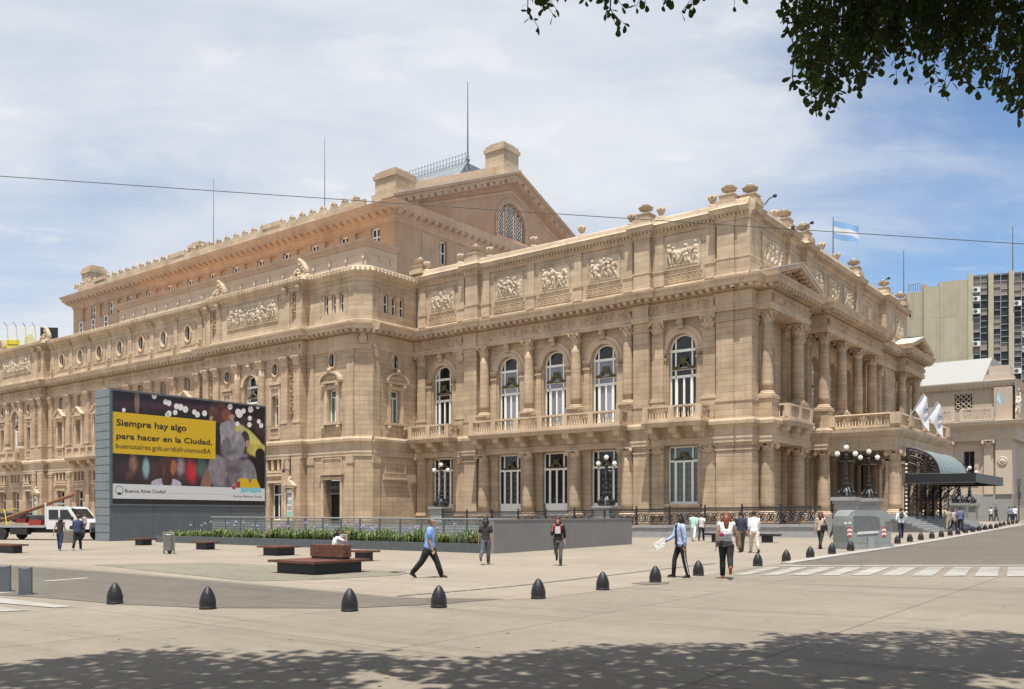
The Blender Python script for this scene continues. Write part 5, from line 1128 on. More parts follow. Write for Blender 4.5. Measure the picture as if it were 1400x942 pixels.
# ---- parapet with cast-iron railing in front of the theatre
PA = LW(-26.5, -3.6)
t = thing('moat_parapet', 'grey granite parapet carrying an ornate black iron railing', 'railing', (OX, OY, 0), TH)
def iron_panel(w, h):
    mb = MB(); mb.tube([(0, 0, .06), (w, 0, .06)], .03, 5).tube([(0, 0, h - .22), (w, 0, h - .22)], .028, 5).tube([(0, 0, h - .03), (w, 0, h - .03)], .032, 6); n = max(2, int(w / .52))
    for i in range(n):
        c = w * (i + .5) / n; r = min(w / n * .46, (h - .28) * .46); zc = .06 + (h - .28) / 2
        torus(mb, (c, 0, zc), r, .034, 12, 4); torus(mb, (c, 0, zc), r * .5, .032, 8, 4)
        for a in range(4): u = PI / 4 + a * PI / 2; mb.tube([(c + r * .5 * math.cos(u), 0, zc + r * .5 * math.sin(u)), (c + r * 1.35 * math.cos(u), 0, zc + r * 1.35 * math.sin(u))], .032, 4)
        for s in (-1, 1): torus(mb, (c + s * w / n * .5, 0, zc + r * .55), .1, .03, 7, 4); torus(mb, (c + s * w / n * .5, 0, zc - r * .55), .1, .03, 7, 4)
        for q in range(4): torus(mb, (c + (q - 1.5) * w / n / 4, 0, h - .125), .06, .024, 7, 4)
    return mb
PSEG = 2.6
ipm = iron_panel(PSEG - .14, 1.12).mesh('iron_panel', IRON)
pst = MB().box(-.05, .05, -.05, .05, 0, 1.16).ball((0, 0, 1.24), .075, 8, 6).box(-.09, .09, -.09, .09, -.14, .1).mesh('iron_post', IRON)
nseg = 12
for i in range(nseg):
    x0 = 6.1 - (i + 1) * PSEG; zg = gzc(LW(x0 + PSEG / 2, -3.6)[0])
    b = MB().box(x0 + .004, x0 + PSEG - .004, -3.78, -3.4, zg - .4, zg + .66).obj('granite_block', GRAN, t); MB().box(x0 + .004, x0 + PSEG - .004, -3.85, -3.33, zg + .66, zg + .84).obj('coping', GRAN, b)
    link('iron_panel', ipm, t, (x0 + .07, -3.6, zg + .86)); link('iron_post', pst, t, (x0, -3.6, zg + .86))
# ---- lamp standards
def lamp(x, y, z, lab, h=4.2, ped_h=1.4, nglobe=2):
    X, Y = LW(x, y); t = thing('lamp_standard', lab, 'street lamp', (X, Y, z), TH, 'ornate lamps of the theatre')
    k = h / 4.2
    MB().box(-.75, .75, -.75, .75, 0, ped_h * .18).box(-.62, .62, -.62, .62, ped_h * .18, ped_h * .82).box(-.7, .7, -.7, .7, ped_h * .82, ped_h * .9).box(-.78, .78, -.78, .78, ped_h * .9, ped_h).obj('pedestal', GRAN, t)
    b = MB().lathe([(.56, 0), (.56, .1), (.44, .2), (.34, .45), (.18, .7), (.15, .95), (.26, 1.0), (.15, 1.08), (.14, 1.3), (.2, 1.36), (.12, 1.42), (.1, 1.7), (.14, 1.75), (.085, 1.8), (.07, 2.9), (.13, 2.96), (.1, 3.1), (.16, 3.2), (.06, 3.3), (.045, 3.6)], n=14)
    for i in range(4):
        a = i * PI / 2 + PI / 4; b.tube([(.55 * math.cos(a), .55 * math.sin(a), .08), (.5 * math.cos(a), .5 * math.sin(a), .4), (.25 * math.cos(a), .25 * math.sin(a), .72)], [.14, .09, .07], 6); b.ball((.52 * math.cos(a), .52 * math.sin(a), .3), (.13, .13, .2), 7, 5)
        b.ball((.48 * math.cos(a + PI / 4), .48 * math.sin(a + PI / 4), .35), (.12, .12, .16), 7, 5)
    b.v = [(p[0], p[1], p[2] * k + ped_h) for p in b.v]; b.obj('shaft', IRON, t)
    gl = MB().ball((0, 0, 0), .175, 14, 10).mesh('globe', GLOBE, True); cap = MB().lathe([(.0, .2), (.1, .19), (.05, .25), (.02, .38), (0, .4)], n=8).mesh('globe_cap', IRON)
    spots = [(0, 0, 3.78)] + [(.58 * math.cos(a), .58 * math.sin(a), 3.3) for a in [i * 2 * PI / nglobe + .5 for i in range(nglobe)]]
    for i, (gx, gy, gz_) in enumerate(spots):
        if i: MB().tube([(gx * .1, gy * .1, (2.75) * k + ped_h), (gx * .7, gy * .7, 2.72 * k + ped_h), (gx, gy, 2.85 * k + ped_h), (gx, gy, (gz_ - .2) * k + ped_h)], .03, 5).obj('arm', IRON, t)
        o = link('globe', gl, t, (gx, gy, gz_ * k + ped_h)); link('globe_cap', cap, o)
    return t
lamp(-25.84, -3, .95, 'ornate lamp before the leftmost arched bay of the recessed front', 3.9, 1.4)
lamp(-9.73, -3, .95, 'ornate lamp before the white doors, right of the plain grey wall', 3.9, 1.4)
lamp(5.5, 2.85, .4, 'ornate lamp left of the entrance steps, the nearer of the pair', 3.7, 2.5)
lamp(5.5, 7.9, .4, 'ornate lamp left of the entrance steps, the farther of the pair', 3.7, 2.5)
lamp(7.0, 29.6, .55, 'ornate lamp beyond the canopy, left one of the far pair', 3.7, 2.2)
lamp(7.0, 34.0, .55, 'ornate lamp beyond the canopy, right one of the far pair', 3.7, 2.2)
MB().box(4.5, 6.4, 2.0, 9.0, .1, .9).obj('lamp_plinth', GRAN)
o = bpy.data.objects['lamp_plinth']; o.location = (OX, OY, 0); o.rotation_euler = (0, 0, TH); tag(o, 'long granite plinth under the two lamps left of the steps', 'plinth')
# ---- entrance steps
t = thing('entrance_steps', 'flight of grey granite steps leading under the porch', 'steps', (OX, OY, 0), TH)
for i in range(7): MB().box(6.5, 9.6 - i * .38, 9.2, 30.2, .0 + i * .17, .6 + (i + 1) * .155 - .15).obj('step', GRAN, t)
# ---- iron and glass canopy
CY0, CY1 = 13.3, 23.2
cz = .45
t = thing('entrance_canopy', 'black iron entrance canopy with a vaulted greenish glass roof', 'canopy', (OX, OY, 0), TH)
prof = [(6.7 + 2.25 * math.sin(u), 4.75 + 2.0 * math.cos(u)) for u in [PI / 2 * i / 10 for i in range(11)]]
VG = mat('weathered_green_glass', (.20, .245, .225), .45, .2, 2.5, spec=.5)
ny = 9
for j in range(ny):
    for i in range(10):
        (xa, za), (xb, zb) = prof[i], prof[i + 1]; ya, yb = CY0 + (CY1 - CY0) * j / ny + .012, CY0 + (CY1 - CY0) * (j + 1) / ny - .012
        MB().add([(xa, ya, za), (xb, ya, zb), (xb, yb, zb), (xa, yb, za), (xa, ya, za - .02), (xb, ya, zb - .02), (xb, yb, zb - .02), (xa, yb, za - .02)], [(0, 1, 2, 3), (4, 7, 6, 5), (0, 4, 5, 1), (1, 5, 6, 2), (2, 6, 7, 3), (3, 7, 4, 0)]).obj('glass_panel', VG, t)
for j in range(ny + 1):
    y = CY0 + (CY1 - CY0) * j / ny; MB().tube([(x, y, z) for x, z in prof], .022 if 0 < j < ny else .09, 6).obj('rib', IRON if j in (0, ny) else mat('rib_green', (.12, .15, .145), .5), t)
for y in (CY0 - .05, CY1 + .05):                      # lunette ends with scrollwork
    lu = MB(); lu.tube([(6.7, y, 4.75), (8.95, y, 4.75)], .06, 6).tube([(6.75, y, 4.75), (6.75, y, 6.75)], .08, 6)
    for rr in (.45, .72):
        lu.tube([(6.7 + 2.25 * rr * math.sin(u), y, 4.75 + 2.0 * rr * math.cos(u)) for u in [PI / 2 * i / 8 for i in range(9)]], .03, 5)
    for i in range(9):
        u = PI / 2 * (i + .5) / 9; lu.tube([(6.7 + .5 * math.sin(u), y, 4.75 + .45 * math.cos(u)), (6.7 + 2.2 * math.sin(u), y, 4.75 + 1.95 * math.cos(u))], .022, 4)
        torus(lu, (6.7 + 2.25 * .86 * math.sin(u), y, 4.75 + 2 * .86 * math.cos(u)), .14, .025, 8, 4); torus(lu, (6.7 + 2.25 * .58 * math.sin(u), y, 4.75 + 2 * .58 * math.cos(u)), .12, .025, 8, 4)
    lu.obj('lunette', IRON, t)
fa = MB().box(6.7, 11.45, CY0 - .35, CY1 + .35, 4.42, 4.5); fa.obj('flat_roof', IRON, t)
for a in ((6.7, 11.5, CY0 - .42, CY0 - .34), (6.7, 11.5, CY1 + .34, CY1 + .42), (11.42, 11.5, CY0 - .34, CY1 + .34)):
    MB().box(*a, 4.05, 4.72).obj('fascia', IRON, t)
va = MB()
for i in range(42): u = i / 41; torus(va, (6.9 + u * 4.5, CY0 - .44, 3.98), .075, .02, 7, 4)
va.obj('fringe', IRON, t, kind='stuff')
for y in (CY0, 15.8, 18.25, 20.7, CY1):
    MB().tube([(6.85, y, 1.2), (6.85, y, 4.6)], .09, 8).tube([(6.85, y, 2.6), (7.2, y, 3.5), (8.3, y, 4.15), (10.4, y, 4.35)], .05, 6).obj('post_bracket', IRON, t)
    sc = MB()
    for i in range(10): torus(sc, (6.95 + .33, y, 1.4 + i * .32), .15, .028, 8, 4); torus(sc, (6.95 + .75 + .06 * i, y, 2.9 + i * .13), .12, .024, 8, 4)
    sc.tube([(7.5, y, 1.2), (7.5, y, 4.4)], .04, 6); sc.obj('scroll_screen', IRON, t); MB().box(6.7, 7.7, y - .3, y + .3, .3, 1.3).obj('base_block', mat('black_stone', (.02, .02, .02), .3), t)
bul = mat('lamp_bulb_white', (.75, .75, .7), .3)
for i in range(14): MB().ball((6.72, CY0 - .2, 1.6 + i * .3), (.1, .1, .09), 6, 4).obj('bulb', bul, t)
# ---- recycling container on the avenue
t = thing('recycling_container', 'large grey recycling container with red and white chevrons', 'container', G(1178, 749.5), R(10))
CG = mat('container_grey', (.24, .26, .255), .45, .12, 2, .05, 10); CGD = mat('container_dark', (.125, .135, .135), .6, .2, 3)
sec = [(-1.02, .22), (1.02, .22), (1.06, 1.0), (1.0, 1.42), (.82, 1.62), (.6, 1.68), (-.6, 1.68), (-.82, 1.62), (-1.0, 1.42), (-1.06, 1.0)]
MB().prism(sec, 'y', -.6, .6).obj('body', CG, t)
MB().prism([(-1.0, .25), (1.0, .25), (1.02, 1.0), (.92, 1.36), (.72, 1.54), (-.72, 1.54), (-.92, 1.36), (-1.02, 1.0)], 'y', -.66, -.6).obj('front_shell', CG, t)
MB().prism([(-.78, .75), (.35, .75), (.5, .95), (.42, 1.35), (.2, 1.42), (-.78, 1.42)], 'y', -.675, -.66).obj('hatch', CGD, t)
MB().prism([(-.62, .62), (.38, .68), (.4, .78), (-.6, .74)], 'y', -.69, -.676).obj('torn_sticker', mat('sticker', (.6, .6, .58), .6, .3, 20), t)
MB().box(-1.12, 1.12, -.72, .72, 0, .13).box(-1.08, 1.08, -.68, .68, .13, .24).obj('base', CG, t)
MB().box(-.14, .14, -.76, -.68, .0, .5).obj('foot_pedal', mat('pedal_grey', (.3, .31, .31), .4), t)
MB().box(.72, .98, -.67, -.655, .8, 1.2).obj('plate', CGD, t)
for cx_ in (-.97, .66):
    for i in range(5):
        for s, xx in ((1, cx_ - .05), (-1, cx_ + .05)):
            q = [(xx - .05, .52 + i * .085 - s * .025), (xx + .05, .52 + i * .085 + s * .025), (xx + .05, .52 + i * .085 + .085 + s * .025), (xx - .05, .52 + i * .085 + .085 - s * .025)]
            MB().prism(q, 'y', -.672, -.662).obj('chevron', mat('chev_red', (.5, .04, .04), .4) if (i % 2 == 0) else mat('chev_white', (.75, .75, .72), .4), t)
for s in (-1, 1): MB().cbox(-1.0 + s * .1 - .05, -.65, 1.12, .12, .04, .07).obj('handle', mat('chev_white', (0, 0, 0)), t)

lt = MB(); rd = random.Random(77)
for i in range(70):
    px_, py_ = rd.uniform(-50, 1450), rd.triangular(850, 945, 920); p = G(px_, py_); a = rd.uniform(0, 6.3); k_ = rd.uniform(.025, .05); c_, s_ = math.cos(a), math.sin(a)
    lt.add([(p[0] + c_ * k_ * u - s_ * k_ * v, p[1] + s_ * k_ * u + c_ * k_ * v, p[2] + .012 + .012 * abs(v)) for u, v in ((-1, 0), (-.3, .45), (.5, .4), (1, 0), (.5, -.4), (-.3, -.45))], [(0, 1, 2, 3, 4, 5)])
o = lt.obj('fallen_leaves', mat('leaf_litter', (.26, .19, .07), .8, .4, 5), kind='stuff'); o['label'] = 'scattered dry leaves lying on the street under the tree'; o['category'] = 'leaves'
# ================================================================== advertising billboard
p0 = G(150, 740); BB = thing('billboard', 'big free-standing billboard with a yellow slogan on a night photo', 'billboard', p0, TH + B90)
BW, BD, BH = 12.2, 1.78, 9.9
def bbp(px, py):
    q = (px - CX) / F; s = (q * p0[1] - p0[0]) / (EY[0] - q * EY[1]); Y = p0[1] + EY[1] * s; return (s, HC + (HZ - py) * Y / F)
def ZB(zx, zy): return bbp(120 + zx / 5.235, 520 + zy / 5.235)
MB().box(0, BW, .05, BD, 0, BH).obj('carcass', DGRAY, BB)
n = 18
side_m = mat('slate_panel', (.17, .2, .215), .5, .12, 1.2)
for i in range(n): MB().box(-.03, 0, .0, BD, BH * i / n + .025, BH * (i + 1) / n - .025).obj('cladding_panel', side_m, BB)
for a in ((0, BW, 9.78, BH), (0, BW, 2.3, 2.42), (0, .16, 2.42, 9.78), (BW - .1, BW, 2.42, 9.78)): MB().box(a[0], a[1], -.06, .05, a[2], a[3]).obj('frame', DGRAY, BB)
for i in range(4): MB().box(i * BW / 4 + .01, (i + 1) * BW / 4 - .01, .0, .05, .02, 2.28).obj('base_panel', DGRAY, BB)
# the printed sheet
def pc(name, col, rough=.4): return mat(name, col, rough)
def flat(poly, y, m, name='printed_shape'):
    return MB().add([(p[0], y, p[1]) for p in poly], [tuple(range(len(poly)))]).obj(name, m, BB)
# (zoom x, zoom y, radius x, radius y, turn in degrees, softness, colour): the blurred crowd and the child on a man's shoulders
INKS = [(650, 190, 620, 40, 3, 1, (.06, .022, .036)), (650, 660, 700, 110, 0, 1, (.05, .025, .025)), (352, 150, 22, 110, 0, .5, (.22, .13, .10)),
 (325, 600, 42, 85, 0, .9, (.26, .125, .075)), (300, 670, 40, 50, 0, 1, (.10, .05, .04)), (416, 630, 32, 90, 0, .7, (.24, .38, .38)), (470, 640, 30, 75, 0, 1, (.07, .035, .035)), (665, 620, 40, 90, 0, .9, (.30, .22, .22)), (690, 700, 45, 46, 0, 1, (.08, .03, .03)), (742, 655, 50, 105, 4, .7, (.46, .02, .03)), (815, 630, 50, 90, 0, .8, (.06, .13, .10)), (850, 660, 30, 70, 0, 1, (.14, .09, .08)),
 (1165, 430, 160, 60, -38, .35, (.55, .48, .13)), (1215, 500, 90, 55, 0, .4, (.5, .42, .10)), (1255, 355, 110, 62, -30, .4, (.05, .028, .03)), (1130, 300, 60, 40, -30, .6, (.05, .028, .03)), (1245, 660, 90, 125, 0, .35, (.012, .01, .012)), (1233, 528, 38, 46, 0, .25, (.012, .01, .012)),
 (563, 742, 112, 45, 0, .12, (.42, .38, .45)), (567, 616, 70, 74, 0, .15, (.07, .025, .018)), (612, 625, 26, 72, -6, .7, (.40, .13, .05)), (567, 705, 44, 75, 0, .3, (.06, .022, .018)), (545, 650, 14, 60, 0, .9, (.13, .05, .03)),
 (862, 700, 42, 115, -28, .2, (.24, .12, .085)), (1030, 690, 150, 150, 0, .08, (.155, .14, .155)), (1150, 690, 62, 135, 8, .15, (.20, .185, .20)), (930, 640, 70, 120, 12, .25, (.22, .20, .215)), (1040, 640, 80, 36, 0, .8, (.10, .088, .098)), (1000, 735, 30, 70, 10, .9, (.10, .09, .10)), (1120, 720, 26, 80, -8, .9, (.27, .25, .27)),
 (1112, 440, 42, 86, -18, .15, (.045, .03, .026)), (1143, 455, 17, 30, 0, .3, (.40, .23, .17)), (1120, 540, 40, 30, 0, .5, (.09, .08, .09)),
 (1045, 470, 80, 112, -26, .1, (.22, .205, .225)), (1000, 345, 58, 95, -18, .15, (.27, .25, .275)), (985, 470, 40, 90, -20, .6, (.15, .135, .15)), (1075, 400, 22, 100, -26, .9, (.33, .31, .335)), (1020, 520, 70, 30, 20, .8, (.13, .115, .13)), (960, 400, 14, 90, -5, .9, (.34, .32, .34)), (1050, 545, 100, 22, 8, .7, (.24, .22, .24)),
 (928, 370, 20, 80, 4, .25, (.02, .014, .014)), (938, 228, 76, 80, 0, .08, (.085, .035, .03)), (995, 250, 44, 46, -30, .3, (.20, .065, .05)), (905, 215, 30, 50, 20, .9, (.12, .05, .042)), (1030, 262, 26, 20, 20, .3, (.42, .24, .18)), (882, 272, 14, 24, -30, .4, (.40, .22, .17)), (955, 180, 40, 18, 10, .9, (.15, .065, .05))]
def photo_mat():
    m = bpy.data.materials.new('printed_night_photo'); m.use_nodes = True; t = m.node_tree; b = t.nodes['Principled BSDF']; k = t.links.new; b.inputs['Roughness'].default_value = .35
    tc_ = t.nodes.new('ShaderNodeTexCoord'); rgb = t.nodes.new('ShaderNodeRGB'); rgb.outputs[0].default_value = (.017, .011, .012, 1); c = rgb.outputs[0]
    mp0 = t.nodes.new('ShaderNodeMapping'); mp0.inputs['Scale'].default_value = (2.2, 1, .9); k(tc_.outputs['Object'], mp0.inputs[0])
    nz_ = t.nodes.new('ShaderNodeTexNoise'); nz_.inputs['Scale'].default_value = 1.6; nz_.inputs['Detail'].default_value = 3; nz_.inputs['Distortion'].default_value = .8; k(mp0.outputs[0], nz_.inputs['Vector'])
    for zx, zy, rx, ry, an, so_, col in INKS:
        c0, cx1, cz1 = ZB(zx, zy), ZB(zx + rx, zy), ZB(zx, zy - ry)
        mp = t.nodes.new('ShaderNodeMapping'); mp.vector_type = 'TEXTURE'; mp.inputs['Location'].default_value = (c0[0], 0, c0[1]); mp.inputs['Rotation'].default_value = (0, R(-an), 0); mp.inputs['Scale'].default_value = (abs(cx1[0] - c0[0]), 1000, abs(cz1[1] - c0[1])); k(tc_.outputs['Object'], mp.inputs[0])
        ln = t.nodes.new('ShaderNodeVectorMath'); ln.operation = 'LENGTH'; k(mp.outputs[0], ln.inputs[0])
        mr = t.nodes.new('ShaderNodeMapRange'); mr.interpolation_type = 'SMOOTHSTEP'; mr.inputs[1].default_value = 1 + so_ * .1; mr.inputs[2].default_value = 1 - so_ * .9; k(ln.outputs['Value'], mr.inputs[0])
        x = t.nodes.new('ShaderNodeMix'); x.data_type = 'RGBA'; k(mr.outputs[0], x.inputs[0]); k(c, x.inputs[6]); x.inputs[7].default_value = (*col, 1); c = x.outputs[2]
    mr = t.nodes.new('ShaderNodeMapRange'); mr.inputs[1].default_value = .3; mr.inputs[2].default_value = .7; mr.inputs[3].default_value = .72; mr.inputs[4].default_value = 1.25; k(nz_.outputs[0], mr.inputs[0])
    x = t.nodes.new('ShaderNodeMix'); x.data_type = 'RGBA'; x.blend_type = 'MULTIPLY'; x.inputs[0].default_value = 1; k(c, x.inputs[6]); k(mr.outputs[0], x.inputs[7]); k(x.outputs[2], b.inputs['Base Color']); return m
MB().box(.16, BW - .1, -.01, .0, 2.42, 9.78).obj('poster', photo_mat(), BB)
# bokeh lights
for zx, zy, r_ in ((475, 113, 18), (556, 155, 17), (580, 163, 18), (634, 186, 18), (664, 192, 20), (698, 208, 20), (257, 213, 13), (625, 230, 16), (580, 238, 19), (566, 246, 14), (762, 227, 16), (784, 245, 18), (835, 236, 18), (1018, 189, 18), (1074, 226, 20), (1085, 240, 24), (1114, 219, 16), (1165, 208, 19), (1216, 190, 14), (1159, 271, 15), (1156, 318, 16), (1070, 312, 15), (1223, 294, 14), (1240, 324, 15)):
    flat([ZB(zx + r_ * math.cos(u), zy + r_ * 1.2 * math.sin(u)) for u in [2 * PI * i / 14 for i in range(14)]], -.0145 - (zx % 7) * .0003, pc('pr_bokeh', (.72, .70, .66)), 'printed_light')
YEL = pc('slogan_yellow', (.62, .395, .01)); flat([ZB(170, 222), ZB(915, 292), ZB(912, 565), ZB(170, 520)], -.017, YEL, 'slogan_panel')
flat([ZB(166, 738), ZB(1268, 775), ZB(1268, 864), ZB(166, 845)], -.022, pc('strip_white', (.60, .61, .61)), 'footer_strip')
def text(body, x0, x1, z0, y, m, hscale=None, parent=BB, name='lettering', bold=0.0, zx=None):
    cu = bpy.data.curves.new('t', 'FONT'); cu.body = body; cu.size = 1; cu.offset = bold; cu.resolution_u = 3
    o = bpy.data.objects.new('t', cu); COL.objects.link(o); dg = bpy.context.evaluated_depsgraph_get(); me = bpy.data.meshes.new_from_object(o.evaluated_get(dg))
    bpy.data.objects.remove(o); xs_ = [v.co.x for v in me.vertices]; a, b = min(xs_), max(xs_); k = (x1 - x0) / (b - a); hs = hscale or k
    for v in me.vertices: x, z = v.co.x, v.co.y; v.co = (x0 + (x - a) * k, y, z0 + z * hs)
    me.materials.clear(); me.materials.append(m); return link(name, me, parent)
INK = pc('ink_black', (.014, .01, .008)); INK2 = pc('ink_grey', (.10, .10, .10))
def tline(body, zx0, zx1, zyb, zyt, m, capr=.72, bold=.012, y=-.0235):
    (xa, za), (xb, _), (_, zt_) = ZB(zx0, zyb), ZB(zx1, zyb), ZB(zx0, zyt); text(body, xa, xb, za, y, m, (zt_ - za) / capr, bold=bold)
tline('Siempre hay algo', 203, 706, 322, 275, INK, .72, .022); tline('para hacer en la Ciudad.', 203, 888, 415, 372, INK, .74, .022); tline('buenosaires.gob.ar/disfrutemosBA', 200, 880, 484, 446, INK, .74, .002)
tline('Buenos Aires Ciudad', 264, 555, 803, 777, INK, .72, .014); tline('Vamos Buenos Aires', 1036, 1242, 837, 820, INK, .72, .008)
(ca, cb) = ZB(225, 787)
def ringp(cx_, cz_, r0, r1, y, m):
    mb = MB(); n = 20
    for i in range(n):
        a, b = 2 * PI * i / n, 2 * PI * (i + 1) / n; mb.add([(cx_ + r0 * math.cos(a), y, cz_ + r0 * 1.15 * math.sin(a)), (cx_ + r1 * math.cos(a), y, cz_ + r1 * 1.15 * math.sin(a)), (cx_ + r1 * math.cos(b), y, cz_ + r1 * 1.15 * math.sin(b)), (cx_ + r0 * math.cos(b), y, cz_ + r0 * 1.15 * math.sin(b))], [(0, 1, 2, 3)])
    return mb.obj('printed_emblem', m, BB)
ringp(ca, cb, .235, .27, -.0235, INK); flat([(ca - .2, cb - .1), (ca - .12, cb - .17), (ca, cb - .12), (ca + .12, cb - .17), (ca + .2, cb - .1), (ca + .12, cb - .22), (ca, cb - .26), (ca - .12, cb - .22)], -.0238, INK, 'printed_emblem')
flat([ZB(570, 806), ZB(1020, 818), ZB(1020, 820), ZB(570, 808)], -.0235, pc('pr_gold', (.45, .38, .12)), 'printed_rule')
flat([ZB(1085, 700), ZB(1140, 702), ZB(1160, 740), ZB(1175, 706), ZB(1205, 703), ZB(1235, 770), ZB(1090, 768)], -.0236, YEL, 'printed_logo'); flat([ZB(1090, 768), ZB(1235, 770), ZB(1240, 806), ZB(1210, 800), ZB(1200, 812), ZB(1150, 796), ZB(1095, 808)], -.0236, pc('pr_aqua', (.22, .5, .58)), 'printed_logo')
for zx, zy in ((1043, 748), (1076, 716)): flat([ZB(zx + 11 * math.cos(u), zy + 13 * math.sin(u)) for u in [2 * PI * i / 12 for i in range(12)]], -.024, pc('pr_skin', (.42, .24, .18)), 'printed_logo')
flat([ZB(1030, 762), ZB(1058, 762), ZB(1056, 780), ZB(1034, 780)], -.0238, pc('pr_red', (.42, .02, .03)), 'printed_logo'); flat([ZB(1064, 728), ZB(1090, 728), ZB(1090, 760), ZB(1064, 760)], -.0238, pc('pr_red', (.42, .02, .03)), 'printed_logo')
# small far billboard on the roofs at the left
def at(px, py, Y): return ((px - CX) / F * Y, Y, HC + (HZ - py) * Y / F)
q = at(24, 480, 132); t = thing('rooftop_billboard', 'small yellow and white billboard on the rooftop at far left', 'billboard', (q[0], q[1], q[2] - 3), R(4))
MB().box(-1.7, 3.2, 0, .3, 1.0, 6.6).obj('board', pc('far_white', (.66, .66, .64)), t); MB().box(-1.6, .3, -.05, 0, 1.1, 4.6).obj('yellow_print', pc('far_yellow', (.62, .5, .03)), t)
for i in range(3): MB().box(-1.4, .1, -.06, -.05, 2.4 + i * .7, 2.6 + i * .7).obj('print_line', pc('far_ink', (.25, .18, .02)), t)
MB().prism([(.8, 1.8), (2.6, 1.8), (2.8, 4.0), (2.0, 5.6), (1.0, 5.0)], 'y', -.05, 0).obj('pale_print', pc('far_cream', (.6, .52, .25)), t)
MB().box(3.25, 5.6, .0, .3, 1.6, 6.5).obj('dark_back', pc('far_black', (.012, .014, .014)), t)
for x in (-1.2, 2.6, 5.0): MB().tube([(x, .2, -30), (x, .2, 1.5)], .15, 6).obj('post', IRONL, t)
for i in range(4): MB().tube([(-1.5 + i * 1.3, 0, 6.6), (-1.5 + i * 1.3, -.9, 7.0)], .05, 4).obj('lamp_arm', IRONL, t)

# ================================================================== flat-bed truck
TG = G(129, 738.5); TRZ = R(-14)
def TL(x, y, z): return (TG[0] + x * math.cos(TRZ) - y * math.sin(TRZ), TG[1] + x * math.sin(TRZ) + y * math.cos(TRZ), z)
t = thing('tow_truck', 'white double-cab flatbed truck parked behind the couple', 'truck', TL(0, 0, 0), TRZ)
TW = mat('truck_white', (.62, .63, .62), .3, .06, 3, spec=.5); TK = mat('truck_chassis', (.02, .02, .02), .7)
cabp = [(-3.0, .75), (.35, .75), (.42, 1.2), (.2, 1.32), (-.62, 1.42), (-1.25, 2.15), (-1.5, 2.25), (-2.95, 2.28), (-3.0, 2.2)]
MB().prism(cabp, 'y', -.95, .95).obj('cab', TW, t)
for q in ([(-2.8, 1.4), (-2.05, 1.4), (-2.05, 2.05), (-2.8, 2.05)], [(-1.9, 1.4), (-.85, 1.42), (-1.32, 2.05), (-1.9, 2.05)]): MB().prism(q, 'y', -.97, -.945).obj('side_window', GLASS, t)
MB().add([(-.64, -.85, 1.47), (-.64, .85, 1.47), (-1.22, .78, 2.12), (-1.22, -.78, 2.12)], [(0, 1, 2, 3)]).obj('windscreen', GLASS, t)
MB().box(.36, .46, -.9, .9, .55, .8).obj('bumper', mat('bumper_grey', (.12, .12, .12), .6), t); MB().cbox(-.9, -1.05, 1.45, .1, .14, .26).obj('mirror', TK, t)
MB().prism([(-2.4, .95), (-1.6, 1.25), (-1.5, 1.2), (-2.3, .88)], 'y', -.957, -.951).obj('door_emblem', mat('bumper_grey', (0, 0, 0)), t)
MB().box(-9.6, -3.1, -1.0, 1.0, .85, 1.0).obj('flat_bed', mat('bed_alloy', (.42, .43, .43), .4, .1, 5, metal=.5), t); MB().box(-9.4, .1, -.5, .5, .5, .84).obj('chassis', TK, t); MB().box(-5.9, -4.5, -.98, -.6, .38, .8).obj('tool_box', TK, t)
MB().box(-3.12, -3.02, -.95, -.88, .9, 2.55).box(-3.12, -3.02, .88, .95, .9, 2.55).box(-3.12, -3.02, -.88, .88, 2.42, 2.52).box(-3.1, -3.04, -.88, .88, 1.5, 1.56).obj('headboard', TW, t)
for x in (-.55, -6.6):
    for y in (-.86, .86):
        M = Matrix.Translation((x, y, .42)) @ Matrix.Rotation(PI / 2, 4, 'X'); w = MB().merge(MB().lathe([(.2, -.13), (.4, -.13), (.42, -.08), (.42, .08), (.4, .13), (.2, .13)], n=20), M).obj('wheel', TK, t)
        MB().merge(MB().lathe([(.0, .1), (.08, .12), (.1, .08), (.22, .1), (.23, .12), (.24, .1)], n=16), Matrix.Translation((x, y, .42)) @ Matrix.Rotation(PI / 2 if y < 0 else -PI / 2, 4, 'X')).obj('rim', mat('rim_grey', (.25, .25, .25), .4, metal=.6), w)
MB().box(-1.15, .06, -.97, -.93, .42, .98).obj('wheel_arch', TK, t)
def cargo(name, lab, cat, mb, m, x, y, z, parts=()):
    o = thing(name, lab, cat, TL(x, y, z), TRZ); mb.obj('body', m, o)
    for n_, b_, m_ in parts: b_.obj(n_, m_, o)
rd = random.Random(3); hp_ = MB()
for i in range(26): hp_.cbox(rd.uniform(-1.6, 1.5), rd.uniform(-.7, .7), .1 + rd.uniform(0, .75), rd.uniform(.3, .9), rd.uniform(.2, .6), rd.uniform(.1, .3), rd.uniform(0, 3), rd.uniform(-.3, .3))
cargo('scrap_pile', 'heap of dark machine parts strapped on the truck bed', 'scrap', hp_, mat('scrap_dark', (.05, .05, .05), .6, .5, 4), -7.0, 0, 1.0, [('strap', MB().tube([(-1.3, -1.02, 0), (-.9, -.9, 1.0), (-.85, 0, 1.12), (-.9, .9, 1.0), (-1.3, 1.02, 0)], .035, 4), mat('strap_yellow', (.6, .5, .06), .6)), ('strap', MB().tube([(.9, -1.02, 0), (.6, -.9, 1.0), (.6, 0, 1.12), (.6, .9, 1.0), (.9, 1.02, 0)], .035, 4), mat('strap_yellow', (0, 0, 0)))])
cargo('crate', 'grey-green crate behind the truck cab', 'crate', MB().box(-.75, .75, -.6, .6, 0, .62).box(-.8, .8, -.65, .65, .62, .68), mat('crate_grey', (.13, .15, .14), .6, .1, 4), -4.0, .1, 1.0)
